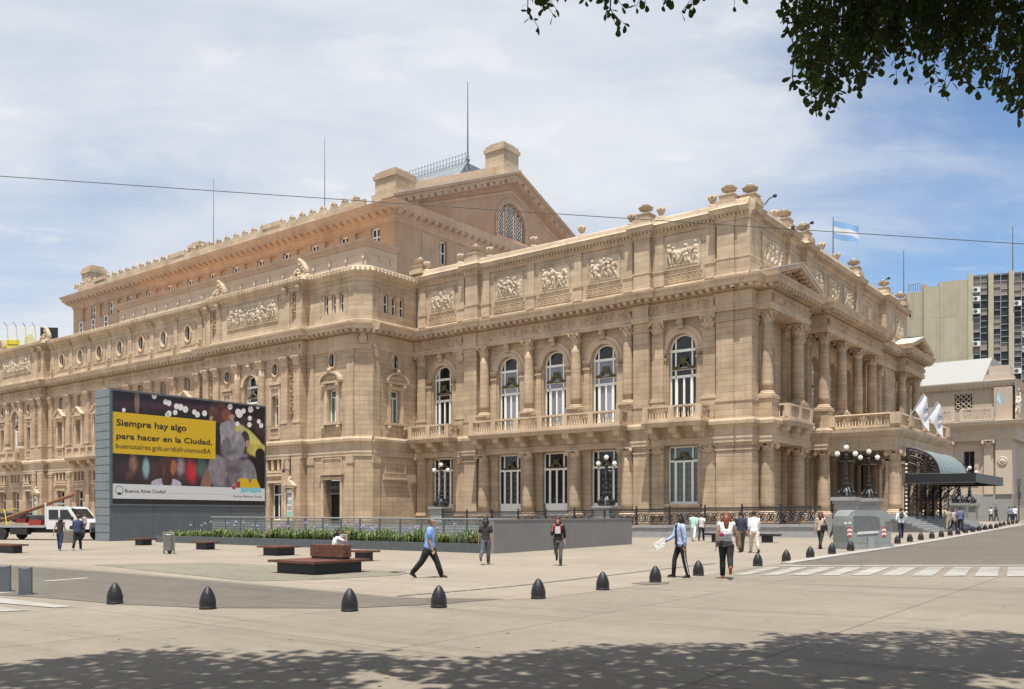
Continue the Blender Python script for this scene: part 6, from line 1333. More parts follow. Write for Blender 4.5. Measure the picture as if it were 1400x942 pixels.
cargo('toolbox', 'small red toolbox beside the grey-green crate on the truck', 'toolbox', MB().box(-.5, .5, -.2, .2, 0, .3).box(-.45, .45, -.16, .16, .3, .36).box(-.1, .1, -.03, .03, .36, .42), mat('box_red', (.30, .03, .022), .5), -3.9, -.78, 1.0)
cargo('jerry_case', 'red case on the truck bed by the yellow strap', 'case', MB().box(-.4, .4, -.2, .2, 0, .25).box(-.42, .42, -.22, .22, .25, .3), mat('box_red', (0, 0, 0)), -5.3, -.5, 1.15)
a, b = Vector(TL(-7.4, -.8, 1.15)), Vector(TL(-1.0, -.75, 3.05))
o = MB().tube([a, a.lerp(b, .5), b], [.13, .12, .11], 10).obj('timber_pole', mat('pole_brown', (.20, .085, .04), .7, .25, 4)); tag(o, 'long brown timber pole slanting over the truck bed', 'pole')
# ================================================================== people
def skin_mesh(nodes, edges, root, sub=1):
    """nodes: [(pos, radius)], one continuous surface grown round the edges"""
    me = bpy.data.meshes.new('sk'); me.from_pydata([n[0] for n in nodes], edges, []); o = bpy.data.objects.new('sk', me); COL.objects.link(o)
    md = o.modifiers.new('s', 'SKIN'); md.branch_smoothing = .6
    for i, n in enumerate(nodes):
        r = n[1]; me.skin_vertices[0].data[i].radius = (r, r) if not isinstance(r, tuple) else r; me.skin_vertices[0].data[i].use_root = (i == root)
    if sub: sb = o.modifiers.new('u', 'SUBSURF'); sb.levels = sub; sb.render_levels = sub
    dg = bpy.context.evaluated_depsgraph_get(); ev = o.evaluated_get(dg).to_mesh()
    mb = MB(); mb.v = [tuple(v.co) for v in ev.vertices]; mb.f = [tuple(p.vertices) for p in ev.polygons]
    o.evaluated_get(dg).to_mesh_clear(); bpy.data.objects.remove(o); bpy.data.meshes.remove(me); return mb
SKINS = {'l': (.48, .29, .21), 'm': (.36, .20, .13), 'd': (.2, .10, .065)}
def cloth(c): return mat('cloth_%02d_%02d_%02d' % tuple(int(x * 99) for x in c), c, .85, .16, 7, .55, 16)
def person(px, py, lab, H=1.7, d=0, legs=((22, 6), (-18, 12)), arms=((-18, 8, 15), (18, 8, 20)), top=(.5, .5, .5), bot=(.05, .05, .06), shoe=(.02, .02, .02), hair=(.02, .014, .01), hlong=0, skin='m', sleeve=.5, turn=0, fat=1.0, extras=(), group=None, loc=None, lean=3, seat=False, bald=False, legw=1.0, pat=None):
    p = loc or G(px, py); t = thing('person', lab, 'person', p, R(d), group); S = H
    rot = lambda a: (math.sin(R(a)), math.cos(R(a)))
    def legpts(side, hip_a, knee):
        hip = Vector((side * .052 * S, 0, 0)); s, c = rot(hip_a); kn = hip + Vector((side * .004 * S, -s, -c)) * (.245 * S); s2, c2 = rot(hip_a - knee); an = kn + Vector((0, -s2, -c2)) * (.235 * S); return hip, kn, an, hip_a - knee
    lg = [legpts(1, *legs[0]), legpts(-1, *legs[1])]
    zmin = min(l[2].z - (.04 * S + .05 * S * max(0, math.sin(R(-l[3])) * .8)) for l in lg); pel = Vector((0, 0, -zmin)) if not seat else Vector((0, 0, .1))
    if seat: pel = Vector((0, 0, .085 * S))
    lg = [(a + pel, b + pel, c + pel, e) for a, b, c, e in lg]
    ls = math.sin(R(lean)); up = Vector((0, -ls, math.cos(R(lean))))
    wa, ch, sh, nk = pel + up * (.1 * S), pel + up * (.215 * S), pel + up * (.305 * S), pel + up * (.335 * S)
    hb = nk + Vector((0, -.012 * S, .03 * S)); hc = nk + Vector((0, -.02 * S, .085 * S)); ht = nk + Vector((0, -.012 * S, .125 * S))
    ar = []
    for side, (sw, ab, el) in zip((1, -1), arms):
        so_ = sh + Vector((side * .1 * S, .0, -.012 * S)); s, c = rot(sw); ao, ac = rot(ab); dv = Vector((side * ao, -s * ac, -c * ac)); e = so_ + dv * (.175 * S)
        s2, c2 = rot(sw + el); dv2 = Vector((side * ao * (.3 if el < 60 else -.9), -s2, -c2)).normalized(); w = e + dv2 * (.15 * S); ar.append((so_, e, w, dv2))
    nodes = [(pel, .055 * S), (wa, .05 * S), (ch, .055 * S), (sh, .042 * S), (nk, .031 * S), (hb, .036 * S), (hc, .05 * S), (ht, .038 * S)]
    ed = [(0, 1), (1, 2), (2, 3), (3, 4), (4, 5), (5, 6), (6, 7)]
    for so_, e, w, dv in ar:
        i = len(nodes); nodes += [(so_, .034 * S), (so_.lerp(e, .5), .028 * S * fat), (e, .023 * S), (e.lerp(w, .35), .022 * S), (w, .015 * S), (w + dv * .03 * S, .02 * S)]; ed += [(3, i), (i, i + 1), (i + 1, i + 2), (i + 2, i + 3), (i + 3, i + 4), (i + 4, i + 5)]
    for hip, kn, an, ang in lg:
        i = len(nodes); nodes += [(hip + Vector((0, 0, -.03 * S)), .042 * S), (hip.lerp(kn, .5), .038 * S), (kn, .03 * S), (kn.lerp(an, .35), .031 * S), (an, .02 * S)]; ed += [(0, i), (i, i + 1), (i + 1, i + 2), (i + 2, i + 3), (i + 3, i + 4)]
    mb = skin_mesh(nodes, ed, 0)
    for (so_, e, w, dv), side in zip(ar, (1, -1)):           # hands: four fingers and a thumb
        pc_ = w + dv * .045 * S; x_ = Vector((0, 1, 0)).cross(dv).normalized() if abs(dv.y) < .9 else Vector((1, 0, 0)); n_ = dv.cross(x_).normalized(); wv = n_
        for k, ln in enumerate((.034, .04, .042, .036)):
            b0 = pc_ + wv * ((k - 1.5) * .011 * S); cur = x_ * (-side * .008 * S); mb.tube([b0 - dv * .012 * S, b0 + dv * ln * .55 * S + cur * .6, b0 + dv * ln * .95 * S + cur * 1.9], [.0062 * S, .0055 * S, .004 * S], 5)
        b0 = w + dv * .02 * S - wv * .016 * S; mb.tube([b0, b0 - wv * .014 * S + dv * .018 * S, b0 - wv * .012 * S + dv * .036 * S], [.0075 * S, .0065 * S, .0045 * S], 5)
    HM = Matrix.Translation(hc) @ Matrix.Rotation(R(turn), 4, 'Z')
    face = MB().ball((0, -.054 * S, -.012 * S), (.008 * S, .013 * S, .014 * S), 6, 5)
    for s in (-1, 1): face.ball((s * .05 * S, .004 * S, -.008 * S), (.007 * S, .013 * S, .018 * S), 6, 5)
    face.ball((0, -.03 * S, -.052 * S), (.026 * S, .02 * S, .018 * S), 7, 5); mb.merge(face, HM)
    sk = mat('skin_' + skin, SKINS[skin], .55, .06, 8); mb.obj('body', sk, t, smooth=True)
    for s in (-1, 1): MB().merge(MB().ball((s * .02 * S, -.046 * S, .004 * S), (.008 * S, .005 * S, .005 * S), 6, 4), HM).obj('eye', mat('eye_dark', (.02, .015, .012), .3), t)
    MB().merge(MB().ball((0, -.05 * S, -.033 * S), (.016 * S, .006 * S, .005 * S), 6, 4), HM).obj('mouth', mat('lip', (.3, .1, .09), .5), t)
    # clothes: lofted shells that follow the body
    fw = .93 if hlong else 1.0
    def loft(rings, n=14):
        m_ = MB(); v = []; f = []
        for c, rx, ry in rings:
            for k in range(n): u = 2 * PI * k / n; v.append((c.x + rx * S * math.cos(u), c.y + ry * S * math.sin(u) * (1 if math.sin(u) < 0 else .92), c.z))
        for j in range(len(rings) - 1):
            for k in range(n): f.append((j * n + k, j * n + (k + 1) % n, (j + 1) * n + (k + 1) % n, (j + 1) * n + k))
        f += [tuple(range(n - 1, -1, -1)), tuple((len(rings) - 1) * n + k for k in range(n))]
        return m_.add(v, f)
    q = pel; wst = fw if fat < 1.15 else 1.08
    rings = [(q - up * .035 * S, .101 * fat ** .5, .078 * fat), (q + up * .02 * S, .1 * fat ** .5, .078 * fat), (q + up * .075 * S, .088 * wst * fat ** .5, .07 * fat), (q + up * .13 * S, .09 * fw * fat ** .5, .071 * fat), (q + up * .2 * S, .101 * fw * fat ** .5, .076 * fat ** .6), (q + up * .255 * S, .112 * fw, .07), (q + up * .29 * S, .112 * fw, .058), (q + up * .315 * S, .086 * fw, .046), (q + up * .335 * S, .044, .038)]
    sm = loft(rings)
    for so_, e, w, dv in ar:
        if sleeve <= .05: sm.ball(so_ + Vector((0, 0, .0)), (.036 * S, .042 * S, .045 * S), 8, 6)
        elif sleeve <= .55: sm.tube([so_ + (so_ - e) * .12, so_, so_.lerp(e, .4), so_.lerp(e, .78)], [.03 * S, .042 * S, .039 * S, .037 * S], 10)
        else: sm.tube([so_ + (so_ - e) * .12, so_, so_.lerp(e, .5), e, e.lerp(w, .5), e.lerp(w, .93 if sleeve > .9 else .45)], [.03 * S, .043 * S, .037 * S, .032 * S, .028 * S, .024 * S], 10)
    sm.obj('shirt', cloth(top), t, smooth=True)
    tm = loft([(q - up * .055 * S, .088 * fat ** .5, .076 * fat), (q - up * .02 * S, .098 * fat ** .5, .08 * fat), (q + up * .03 * S, .094 * fat ** .5, .075 * fat), (q + up * .07 * S, .084 * fat ** .5, .066 * fat)])
    for hip, kn, an, ang in lg:
        tm.tube([hip + Vector((0, 0, .02 * S)), hip.lerp(kn, .12), hip.lerp(kn, .5), hip.lerp(kn, .92), kn.lerp(an, .08), kn.lerp(an, .4), kn.lerp(an, .98)], [.045 * S, .057 * S * legw * fat ** .5, .05 * S * legw, .04 * S * legw, .039 * S * legw, .038 * S * legw, .032 * S * legw], 12)
    tm.obj('trousers', pat or cloth(bot), t, smooth=True)
    for hip, kn, an, ang in lg:
        fo = MB(); n_ = 8; a = R(min(0, ang) * .8)
        for yy, zz, rx, rz_ in ((.03, -.012, .022, .022), (-.02, -.018, .024, .022), (-.07, -.026, .024, .014), (-.105, -.03, .012, .008)): pass
        M = Matrix.Translation(an) @ Matrix.Rotation(-a, 4, 'X'); fo.merge(MB().tube([(0, .032 * S, -.016 * S), (0, .02 * S, -.014 * S), (0, -.03 * S, -.018 * S), (0, -.075 * S, -.026 * S), (0, -.1 * S, -.03 * S)], [.012 * S, .024 * S, .025 * S, .02 * S, .008 * S], 8), M)
        fo.merge(MB().box(-.02 * S, .02 * S, -.1 * S, .034 * S, -.044 * S, -.034 * S), M); fo.obj('shoe', cloth(shoe), t, smooth=True)
    hm = MB(); hr = .054 * S
    if bald:
        hm.merge(MB().lathe([(hr * .8, -.5 * hr), (hr * .98, -.2 * hr), (hr * .98, .25 * hr), (hr * .75, .55 * hr)], (0, .004 * S, 0), 12, -.25 * PI + .45, 1.25 * PI - .45), HM)
        hm.v = list(hm.v)
    else:
        v = MB().ball((0, .012 * S, .012 * S), (hr, hr * 1.06, hr * 1.02), 14, 10); keep = []
        v.v = [((x, y, z) if not (y < -.03 * S and z < .02 * S) else (x * .8, y * .45 + .012 * S, z)) for x, y, z in v.v]; hm.merge(v, HM)
        if hlong:
            L_ = hlong * S; hm.merge(MB().tube([(0, .03 * S, .01 * S), (0, .05 * S, -.06 * S), (0, .058 * S, -.06 * S - L_ * .5), (0, .052 * S, -.06 * S - L_)], [.046 * S, .046 * S, .042 * S, .016 * S], 10), HM)
            for s in (-1, 1): hm.merge(MB().tube([(s * .045 * S, .0, .01 * S), (s * .055 * S, .01 * S, -.05 * S), (s * .05 * S, .02 * S, -.06 * S - L_ * .6)], [.018 * S, .022 * S, .012 * S], 7), HM)
    hm.obj('hair', mat('hair_%02d%02d' % (int(hair[0] * 99), int(hair[1] * 99)), hair, .5, .3, 20), t, smooth=True)
    return dict(o=t, pel=pel, sh=sh, ch=ch, nk=nk, hc=hc, ar=ar, lg=lg, S=S, up=up)
def held(P, name, lab, cat, mb, m, parts=(), grp=None):
    o = thing(name, lab, cat, P['o'].location, P['o'].rotation_euler.z); mb.obj('body', m, o)
    for n_, b_, m_ in parts: b_.obj(n_, m_, o)
    return o
def backpack(P, lab, col, col2=None):
    c = P['ch'] + Vector((0, .135, .03)); S = P['S']; m = cloth(col)
    mb = MB().ball(c, (.13, .085, .2), 12, 8); st = MB()
    for s in (-1, 1): st.tube([c + Vector((s * .09, -.05, .16)), P['sh'] + Vector((s * .1, .02, .085)), P['sh'] + Vector((s * .1, -.13, -.02)), P['ch'] + Vector((s * .1, -.12, -.02)), c + Vector((s * .1, -.06, -.16))], .018, 5)
    held(P, 'backpack', lab, 'backpack', mb, m, [('strap', st, m), ('pocket', MB().ball(c + Vector((0, .07, -.07)), (.1, .04, .09), 10, 6), cloth(col2 or col))])
def shoulder_bag(P, lab, col, side=1, size=1.0, col2=None):
    c = P['pel'] + Vector((side * .2, .08, .1)); mb = MB().prism([(-.2 * size, -.15 * size), (.2 * size, -.15 * size), (.17 * size, .16 * size), (-.17 * size, .16 * size)], 'y', -.06, .06); mb.v = [tuple(Vector(v) + c) for v in mb.v]
    st = MB().tube([c + Vector((-.12, 0, .14 * size)), P['sh'] + Vector((side * .1, .03, .07)), P['sh'] + Vector((side * .1, -.06, .05)), c + Vector((.12, -.02, .14 * size))], .014, 5)
    held(P, 'shoulder_bag', lab, 'bag', mb, cloth(col), [('strap', st, cloth(col))] + ([('base_band', MB().box(c.x - .205 * size, c.x + .205 * size, c.y - .065, c.y + .065, c.z - .155 * size, c.z - .02), cloth(col2))] if col2 else []))

person(587, 790, 'balding man in light blue polo shirt and black trousers striding right', 1.72, 82, ((27, 8), (-27, 14)), ((-14, 8, 12), (6, 8, 12)), (.20, .33, .64), (.012, .012, .014), (.045, .025, .015), (.02, .012, .01), 0, 'm', .5, fat=1.22, bald=True, legw=1.25)
person(664, 772, 'woman seen from behind in dark top and grey trousers by the planter', 1.64, 172, ((-22, 42), (3, 2)), ((-8, 12, 10), (-12, 10, 10)), (.035, .026, .028), (.085, .085, .105), (.14, .12, .09), (.012, .008, .007), .2, 'm', .5, fat=1.02, legw=1.1)
leg_pat = mat('leopard_leggings', (.02, .02, .02), .85, .2, 38, col2=(.2, .19, .18))
P = person(763, 773.5, 'woman in black printed T-shirt and patterned leggings walking towards the camera', 1.64, 352, ((6, 2), (-20, 48)), ((-10, 10, 15), (16, 6, 132)), (.012, .012, .013), (.03, .03, .03), (.012, .012, .012), (.06, .018, .018), .13, 'l', .7, turn=-20, pat=leg_pat)
c = P['ch'] + Vector((0, -.118, .02)); MB().box(-.09, .09, c.y - .012, c.y + .04, c.z - .14, c.z + .1).obj('shirt_print', mat('print_grey', (.5, .5, .48), .8, .5, 30), P['o'])
backpack(P, 'red backpack worn by the woman in patterned leggings', (.42, .03, .05), (.5, .08, .04))
P = person(931, 790, 'woman in pale denim jacket and black leggings with white side stripes', 1.7, 282, ((-8, 6), (20, 16)), ((-10, 6, 10), (18, 6, 40)), (.36, .46, .66), (.012, .012, .013), (.02, .018, .02), (.012, .01, .01), .14, 'd', .95, turn=0, legw=.95)
for (hip, kn, an, _), s in zip(P['lg'], (1, -1)): MB().tube([hip + Vector((s * .09, 0, -.05)), hip.lerp(kn, .5) + Vector((s * .08, 0, 0)), kn + Vector((s * .06, 0, 0)), kn.lerp(an, .4) + Vector((s * .058, 0, 0)), an + Vector((s * .045, 0, .01))], .013, 5).obj('side_stripe', cloth((.75, .75, .75)), P['o'])
MB().box(-.05, .05, P['ch'].y - .135, P['ch'].y - .09, P['pel'].z - .02, P['nk'].z - .05).obj('inner_shirt', cloth((.04, .02, .025)), P['o'])
w = P['ar'][1][2]; held(P, 'paper_sheets', 'folded white papers held by the woman in the denim jacket', 'papers', MB().cbox(w.x, w.y - .16, w.z - .08, .03, .34, .2, 0, 0, .5), cloth((.78, .78, .76)))
P = person(993, 791, 'woman with long auburn hair in white blouse and black jeans', 1.72, 168, ((2, 2), (-18, 46)), ((-6, 12, 10), (8, 16, 12)), (.72, .70, .68), (.012, .012, .014), (.32, .10, .03), (.16, .045, .02), .24, 'm', .05, fat=1.1, legw=1.12)
shoulder_bag(P, 'grey cloth bag on the shoulder of the auburn haired woman', (.18, .19, .21), .25, 1.0, (.04, .04, .045))
b = P['ch']; held(P, 'pompom', 'crimson pompom hanging on the grey cloth bag', 'pompom', MB().ball((b.x + .12, b.y + .25, b.z - .12), (.055, .05, .055), 8, 6), cloth((.4, .02, .1)))
person(948, 740, 'man in mint green shirt and white trousers passing the iron railing', 1.72, 160, ((24, 6), (-22, 16)), ((14, 8, 20), (-14, 8, 20)), (.42, .66, .58), (.68, .66, .62), (.5, .5, .5), (.05, .02, .02), 0, 'm', .9)
person(959, 739.5, 'person in black half hidden behind the man in mint green', 1.66, 160, ((-24, 12), (24, 6)), ((14, 8, 20), (-14, 8, 20)), (.55, .55, .53), (.015, .015, .016), (.02, .02, .02), (.03, .02, .015), 0, 'm', .5)
person(1013, 755, 'man in navy shirt and olive trousers walking away', 1.74, 176, ((-18, 12), (16, 4)), ((12, 8, 14), (-12, 8, 14)), (.03, .035, .055), (.12, .095, .06), (.02, .015, .012), (.015, .012, .01), 0, 'm', .9, legw=1.15, fat=1.08)
person(1031, 756, 'man in white shirt and cream trousers walking away', 1.74, 182, ((14, 4), (-16, 12)), ((-10, 8, 14), (10, 10, 14)), (.74, .75, .75), (.56, .50, .41), (.03, .02, .016), (.02, .014, .012), 0, 'm', .9, legw=1.2, fat=1.18)
P = person(1122, 750.5, 'woman in beige top and dark trousers with a shoulder bag', 1.66, 140, ((20, 6), (-20, 14)), ((-14, 10, 12), (12, 12, 12)), (.5, .42, .3), (.025, .03, .02), (.02, .015, .012), (.09, .025, .015), .15, 'l', .05)
shoulder_bag(P, 'black shoulder bag of the woman in beige', (.015, .015, .015), -.9, .75)
person(1142, 736.5, 'man in dark maroon shirt and blue jeans left of the container', 1.76, 20, ((14, 4), (-16, 14)), ((-12, 8, 14), (12, 8, 14)), (.06, .035, .04), (.03, .045, .10), (.4, .4, .4), (.02, .012, .01), 0, 'm', .5)
P = person(1232, 736, 'man in white shirt with dark backpack walking towards the entrance', 1.76, 170, ((-8, 8), (10, 3)), ((-10, 14, 16), (10, 14, 16)), (.72, .74, .76), (.02, .025, .055), (.02, .015, .012), (.015, .012, .01), 0, 'm', .9)
backpack(P, 'dark grey backpack of the man in the white shirt', (.045, .05, .06))
GRP = 'passers-by near the entrance'
person(1297, 727, 'person in tan shirt and cream trousers beside the group at the entrance', 1.68, 200, ((8, 2), (-8, 6)), ((-6, 8, 10), (6, 8, 10)), (.36, .30, .22), (.48, .40, .32), (.1, .06, .04), (.03, .02, .015), 0, 'm', .5)
person(1304, 727, 'woman in black cardigan over pink top by the entrance', 1.68, 30, ((16, 4), (-16, 12)), ((-10, 8, 14), (10, 8, 14)), (.48, .34, .36), (.012, .012, .013), (.02, .02, .02), (.06, .02, .015), .12, 'l', .9)
person(1313, 727, 'man in blue shirt and black trousers by the entrance', 1.76, 160, ((10, 3), (-10, 8)), ((-8, 8, 12), (8, 8, 12)), (.10, .13, .22), (.014, .014, .016), (.02, .02, .02), (.02, .014, .012), 0, 'm', .9, fat=1.08)
person(1355, 713, 'far pedestrian in pale top, left of the distant trio', 1.7, 180, ((14, 4), (-14, 10)), ((-8, 8, 12), (8, 8, 12)), (.55, .55, .58), (.03, .03, .04), (.3, .3, .3), (.02, .015, .012), 0, 'm', .5)
person(1358, 712.6, 'far pedestrian in bright green top, middle of the distant trio', 1.72, 180, ((-14, 10), (14, 4)), ((8, 8, 12), (-8, 8, 12)), (.03, .32, .17), (.05, .05, .06), (.2, .2, .2), (.015, .012, .01), 0, 'm', .5)
person(1362, 713, 'far pedestrian in dark maroon top, right of the distant trio', 1.74, 200, ((14, 4), (-14, 10)), ((-8, 8, 12), (8, 8, 12)), (.06, .03, .03), (.06, .06, .06), (.2, .2, .2), (.015, .012, .01), 0, 'm', .9)
person(1380, 713.4, 'far pedestrian in dark clothes nearest the corner kerb', 1.72, 190, ((12, 4), (-12, 10)), ((-8, 8, 12), (8, 8, 12)), (.2, .22, .28), (.03, .03, .04), (.1, .1, .1), (.015, .012, .01), 0, 'm', .9)
person(1384, 713.2, 'far pedestrian in grey shirt and dark trousers at the corner', 1.74, 0, ((-10, 6), (10, 3)), ((8, 8, 12), (-8, 8, 12)), (.34, .36, .42), (.02, .025, .05), (.1, .1, .1), (.015, .012, .01), 0, 'm', .9)
person(1388, 713.2, 'far pedestrian in white shirt at the right edge', 1.74, 180, ((10, 3), (-10, 6)), ((-8, 8, 12), (8, 8, 12)), (.74, .75, .76), (.03, .04, .09), (.1, .1, .1), (.015, .012, .01), 0, 'm', .9)
person(82, 753, 'woman in dark sleeveless top and jeans walking away past the truck', 1.62, 178, ((8, 2), (-10, 8)), ((-10, 22, 6), (8, 10, 8)), (.03, .022, .028), (.03, .04, .10), (.3, .3, .3), (.035, .014, .012), .08, 'l', .05, legw=1.02)
P = person(106, 752.5, 'man in navy shirt carrying a child past the truck', 1.74, 178, ((-12, 10), (10, 3)), ((6, 8, 10), (20, 8, 80)), (.03, .05, .10), (.012, .014, .022), (.5, .5, .5), (.05, .025, .018), 0, 'm', .5, fat=1.15)
p = P['o'].location; person(0, 0, 'small child in pink top held on the man\'s arm', .95, 250, ((70, 60), (60, 60)), ((30, 10, 40), (20, 10, 40)), (.52, .36, .40), (.05, .06, .1), (.6, .6, .6), (.05, .022, .014), 0, 'l', .9, loc=(p[0] + .27, p[1] + .2, p[2] + .92))
sp = G(436, 777); BH_ = .4
b0 = bpy.data.objects['platform_bench']; bl_ = Vector(b0.location); off = Vector((EX[0] * -1.25 + EY[0] * 1.85, EX[1] * -1.25 + EY[1] * 1.85, 0))
person(0, 0, 'seated woman in white T-shirt with hand at her chin behind the backrest', 1.62, 118, ((86, 84), (80, 80)), ((40, 10, 40), (60, 4, 112)), (.70, .66, .66), (.04, .045, .07), (.1, .1, .1), (.015, .012, .012), .05, 'm', .5, loc=(bl_.x + off.x, bl_.y + off.y, .4), seat=True, lean=8)
# ================================================================== flags
FLW = mat('flag_white', (.66, .66, .70), .8, .08, 2); FLB = mat('flag_blue', (.22, .40, .66), .8)
def waved(w, h, n=10, m=6, amp=.12, droop=.25, z0=0.0, z1=1.0):
    v = []; f = []
    for j in range(m + 1):
        t = z0 + (z1 - z0) * j / m
        for i in range(n + 1):
            u = i / n; v.append((w * u * (1 - .08 * droop * t), amp * math.sin(u * 7 + t * 2.2) * u, h * t - droop * h * u * u - .06 * math.sin(u * 5) * h))
    for j in range(m):
        for i in range(n): a = j * (n + 1) + i; f.append((a, a + 1, a + n + 2, a + n + 1))
    return MB().add(v, f)
X, Y = LW(-3.5, 27.5)
t = thing('national_flag', 'sky blue and white striped flag flying on the roof pole', 'flag', (X, Y, 27.9), R(8))
for k in range(3): waved(2.7, 1.7, 12, 3, .16, .35, k / 3, (k + 1) / 3).obj('blue_stripe' if k != 1 else 'white_stripe', FLB if k != 1 else FLW, t, smooth=True)
MB().merge(waved(.32, .32, 4, 4, .02, 0), Matrix.Translation((1.2, -.03, .35))).obj('sun_emblem', mat('flag_gold', (.6, .42, .08), .7), t)
EMB = mat('emblem_grey', (.16, .17, .22), .7, .6, 8)
def hanging_flag(x, y, z, rz, lab, s=1.0):
    X, Y = LW(x, y); t = thing('hanging_flag', lab, 'flag', (X, Y, z), rz)
    MB().tube([(0, 0, 0), (1.25 * s, 0, 2.1 * s)], .045, 6).obj('pole', ST, t)
    v = []; f = []; n, m = 8, 10
    for j in range(m + 1):
        u = j / m; q = .55 + .45 * u                   # along the staff, top to bottom
        for i in range(n + 1):
            w = i / n; bx, bz = 1.25 * s * (1 - u * .55), 2.1 * s * (1 - u * .55)
            v.append((bx + w * (.95 * s) * (.35 + u * .75), .1 * math.sin(w * 8 + u * 3) * (.3 + w), bz - w * 1.55 * s * (.35 + .75 * u) - .1 * u))
    for j in range(m):
        for i in range(n): a = j * (n + 1) + i; f.append((a, a + 1, a + n + 2, a + n + 1))
    MB().add(v, f).obj('cloth', FLW, t, smooth=True)
    cx_, cz_ = 1.42 * s, .82 * s; e = MB()
    e.add([(cx_ + .2 * s * math.cos(a), -.13, cz_ + .27 * s * math.sin(a)) for a in [2 * PI * i / 14 for i in range(14)]], [tuple(range(14))]); e.obj('crest_ring', EMB, t)
    MB().add([(cx_ + .15 * s * math.cos(a), -.137, cz_ + .21 * s * math.sin(a)) for a in [2 * PI * i / 14 for i in range(14)]], [tuple(range(14))]).obj('crest_field', FLW, t)
    MB().add([(cx_ - .1 * s, -.143, cz_ - .12 * s), (cx_ + .1 * s, -.143, cz_ - .12 * s), (cx_ + .13 * s, -.143, cz_ + .08 * s), (cx_, -.143, cz_ + .15 * s), (cx_ - .13 * s, -.143, cz_ + .08 * s)], [(0, 1, 2, 3, 4)]).obj('crest_device', EMB, t)
hanging_flag(6.5, 14.3, 8.9, R(0), 'white flag with a dark crest on the porch, the left one', 1.0); hanging_flag(6.5, 18.5, 8.7, R(-5), 'white flag with a dark crest on the porch, the right one', 1.0)
# ================================================================== neighbours on the right
NB = stone_mat('neighbour_stucco', (0.502, 0.418, 0.330), mort=0, streak=.15, var=.06); NBL = stone_mat('neighbour_trim', (0.546, 0.466, 0.378), mort=0, streak=.15, var=.05)
q = at(1384, 703, 106); NX, NY = q[0], q[1]
t = thing('classical_building', 'cream classical building with ionic pilasters across the street', 'building', (NX, NY, 0), TH)
zb = .9
wins = [-3.9 - 3.95 * i for i in range(8)]; wins = [-4.6 - 4.35 * i for i in range(6)]
sheet(rect(-32, 0, zb + 3.2, 10.6), [rect(x - .6, x + .6, 6.6, 9.3) for x in wins], 0, .4, 'wall', NB, t)
MB().box(-32, .05, -.25, .4, zb - 1.5, zb + 3.2).obj('plinth', GRAN, t)
for x in wins:
    o = sash(1.2, 2.7, GLASS, (2, 1), .1); fr = link('window', o[1], t, (x, .35, 6.6)); fr.data = o[1].copy(); fr.data.materials[0] = IRONL
    for n_, me, l in o[2]: link(n_, me, fr, l)
    MB().box(-.75, .75, -.12, 0, -.2, 0).obj('sill', NBL, fr, (0, -.35, 0)); scroll_strip(1.3, .55, 3).obj('carved_apron', NBL, fr, (0, -.36, -.95)); MB().box(-1.0, 1.0, -.06, 0, -1.5, -1.3).obj('band', NBL, fr, (0, -.35, 0))
ion = ionic(.5, .8).mesh('capital', NBL)
for i in range(7):
    x = -2.45 - 4.35 * i; pl = MB().box(-.5, .5, -.32, 0, zb + 3.2, 10.0).obj('pilaster', NBL, t, (x, 0, 0)); link('capital', ion, pl, (0, -.12, 9.75))
MB().box(-1.7, 0.02, -.4, 2.0, zb + 3.2, 10.5).obj('corner_pier', NBL, t); md = MB().lathe([(.55, 0), (.5, .08), (.42, .1), (.35, .06), (.2, .14), (0, .18)], n=16).mesh('medallion', NBL)
o = link('medallion', md, t, (-.95, -.42, 8.0)); o.rotation_euler = (PI / 2, 0, 0)
tp = [(-32, 0), (0, 0), (0, 14)]
sweep(tp, [(-.4, 10.5), (.45, 10.5), (.45, 11.0), (.5, 11.05), (.5, 11.9), (.7, 12.1), (1.2, 12.3), (1.3, 12.7), (-.4, 12.9)]).obj('entablature', NBL, t)
for i in range(14): MB().lathe([(.2, 0), (.16, .1), (0, .12)], n=8).obj('rosette', NBL, t, (-1 - i * 2.2, -.5, 11.5)).rotation_euler = (PI / 2, 0, 0)
for i in range(7):
    x = -3.6 - 4.35 * i; pn = MB().box(-1.9, 1.9, 0, .25, 12.9, 13.1).box(-1.9, 1.9, 0, .25, 14.2, 14.4).box(-1.9, -1.5, 0, .25, 13.1, 14.2).box(1.5, 1.9, 0, .25, 13.1, 14.2).obj('balustrade_panel', NBL, t, (x, -.6, 0))
    lt = MB()
    for k in (-.75, .75):
        for a in range(4): u = a * PI / 4; lt.cbox(k, .12, 13.65, 1.3, .12, .12, 0, u)
        torus(lt, (k, .12, 13.65), .3, .06, 10, 4)
    lt.obj('star_tracery', NBL, pn)
MB().box(-32, -.2, 1.0, 1.4, 12.8, 16.9).obj('upper_wall', NB, t)
for x in (-5.4, -13, -20):
    gr = MB().box(-.95, .95, -.05, 0, -.9, .9).obj('grille_window', IRON, t, (x, 1.0, 15.4)); la = MB()
    for i in range(3):
        for j in range(3): torus(la, (-.6 + i * .6, -.07, -.6 + j * .6), .24, .05, 8, 4)
    la.obj('lattice', NBL, gr)
sweep([(-32, 1.0), (-.2, 1.0), (-.2, 14)], [(-.3, 16.8), (.3, 16.9), (.6, 17.3), (.7, 17.6), (-.3, 17.8)]).obj('upper_cornice', NBL, t)
blocks_on([(-32, 1.0), (-.2, 1.0)], .5, .4, .22, .25, 16.95, 17.2).obj('dentils', NBL, t, kind='stuff')
MB().prism([(.6, 17.7), (6.5, 21.3), (14, 21.3), (14, 17.7)], 'x', -32, -3.2).obj('roof', mat('pale_grey_roof', (0.317, 0.312, 0.295), .7, .05, 1), t)
MB().box(-3.1, -.3, .7, 4.0, 17.7, 18.4).box(-2.6, -.4, .9, 3.6, 18.4, 19.4).obj('corner_attic', NBL, t)
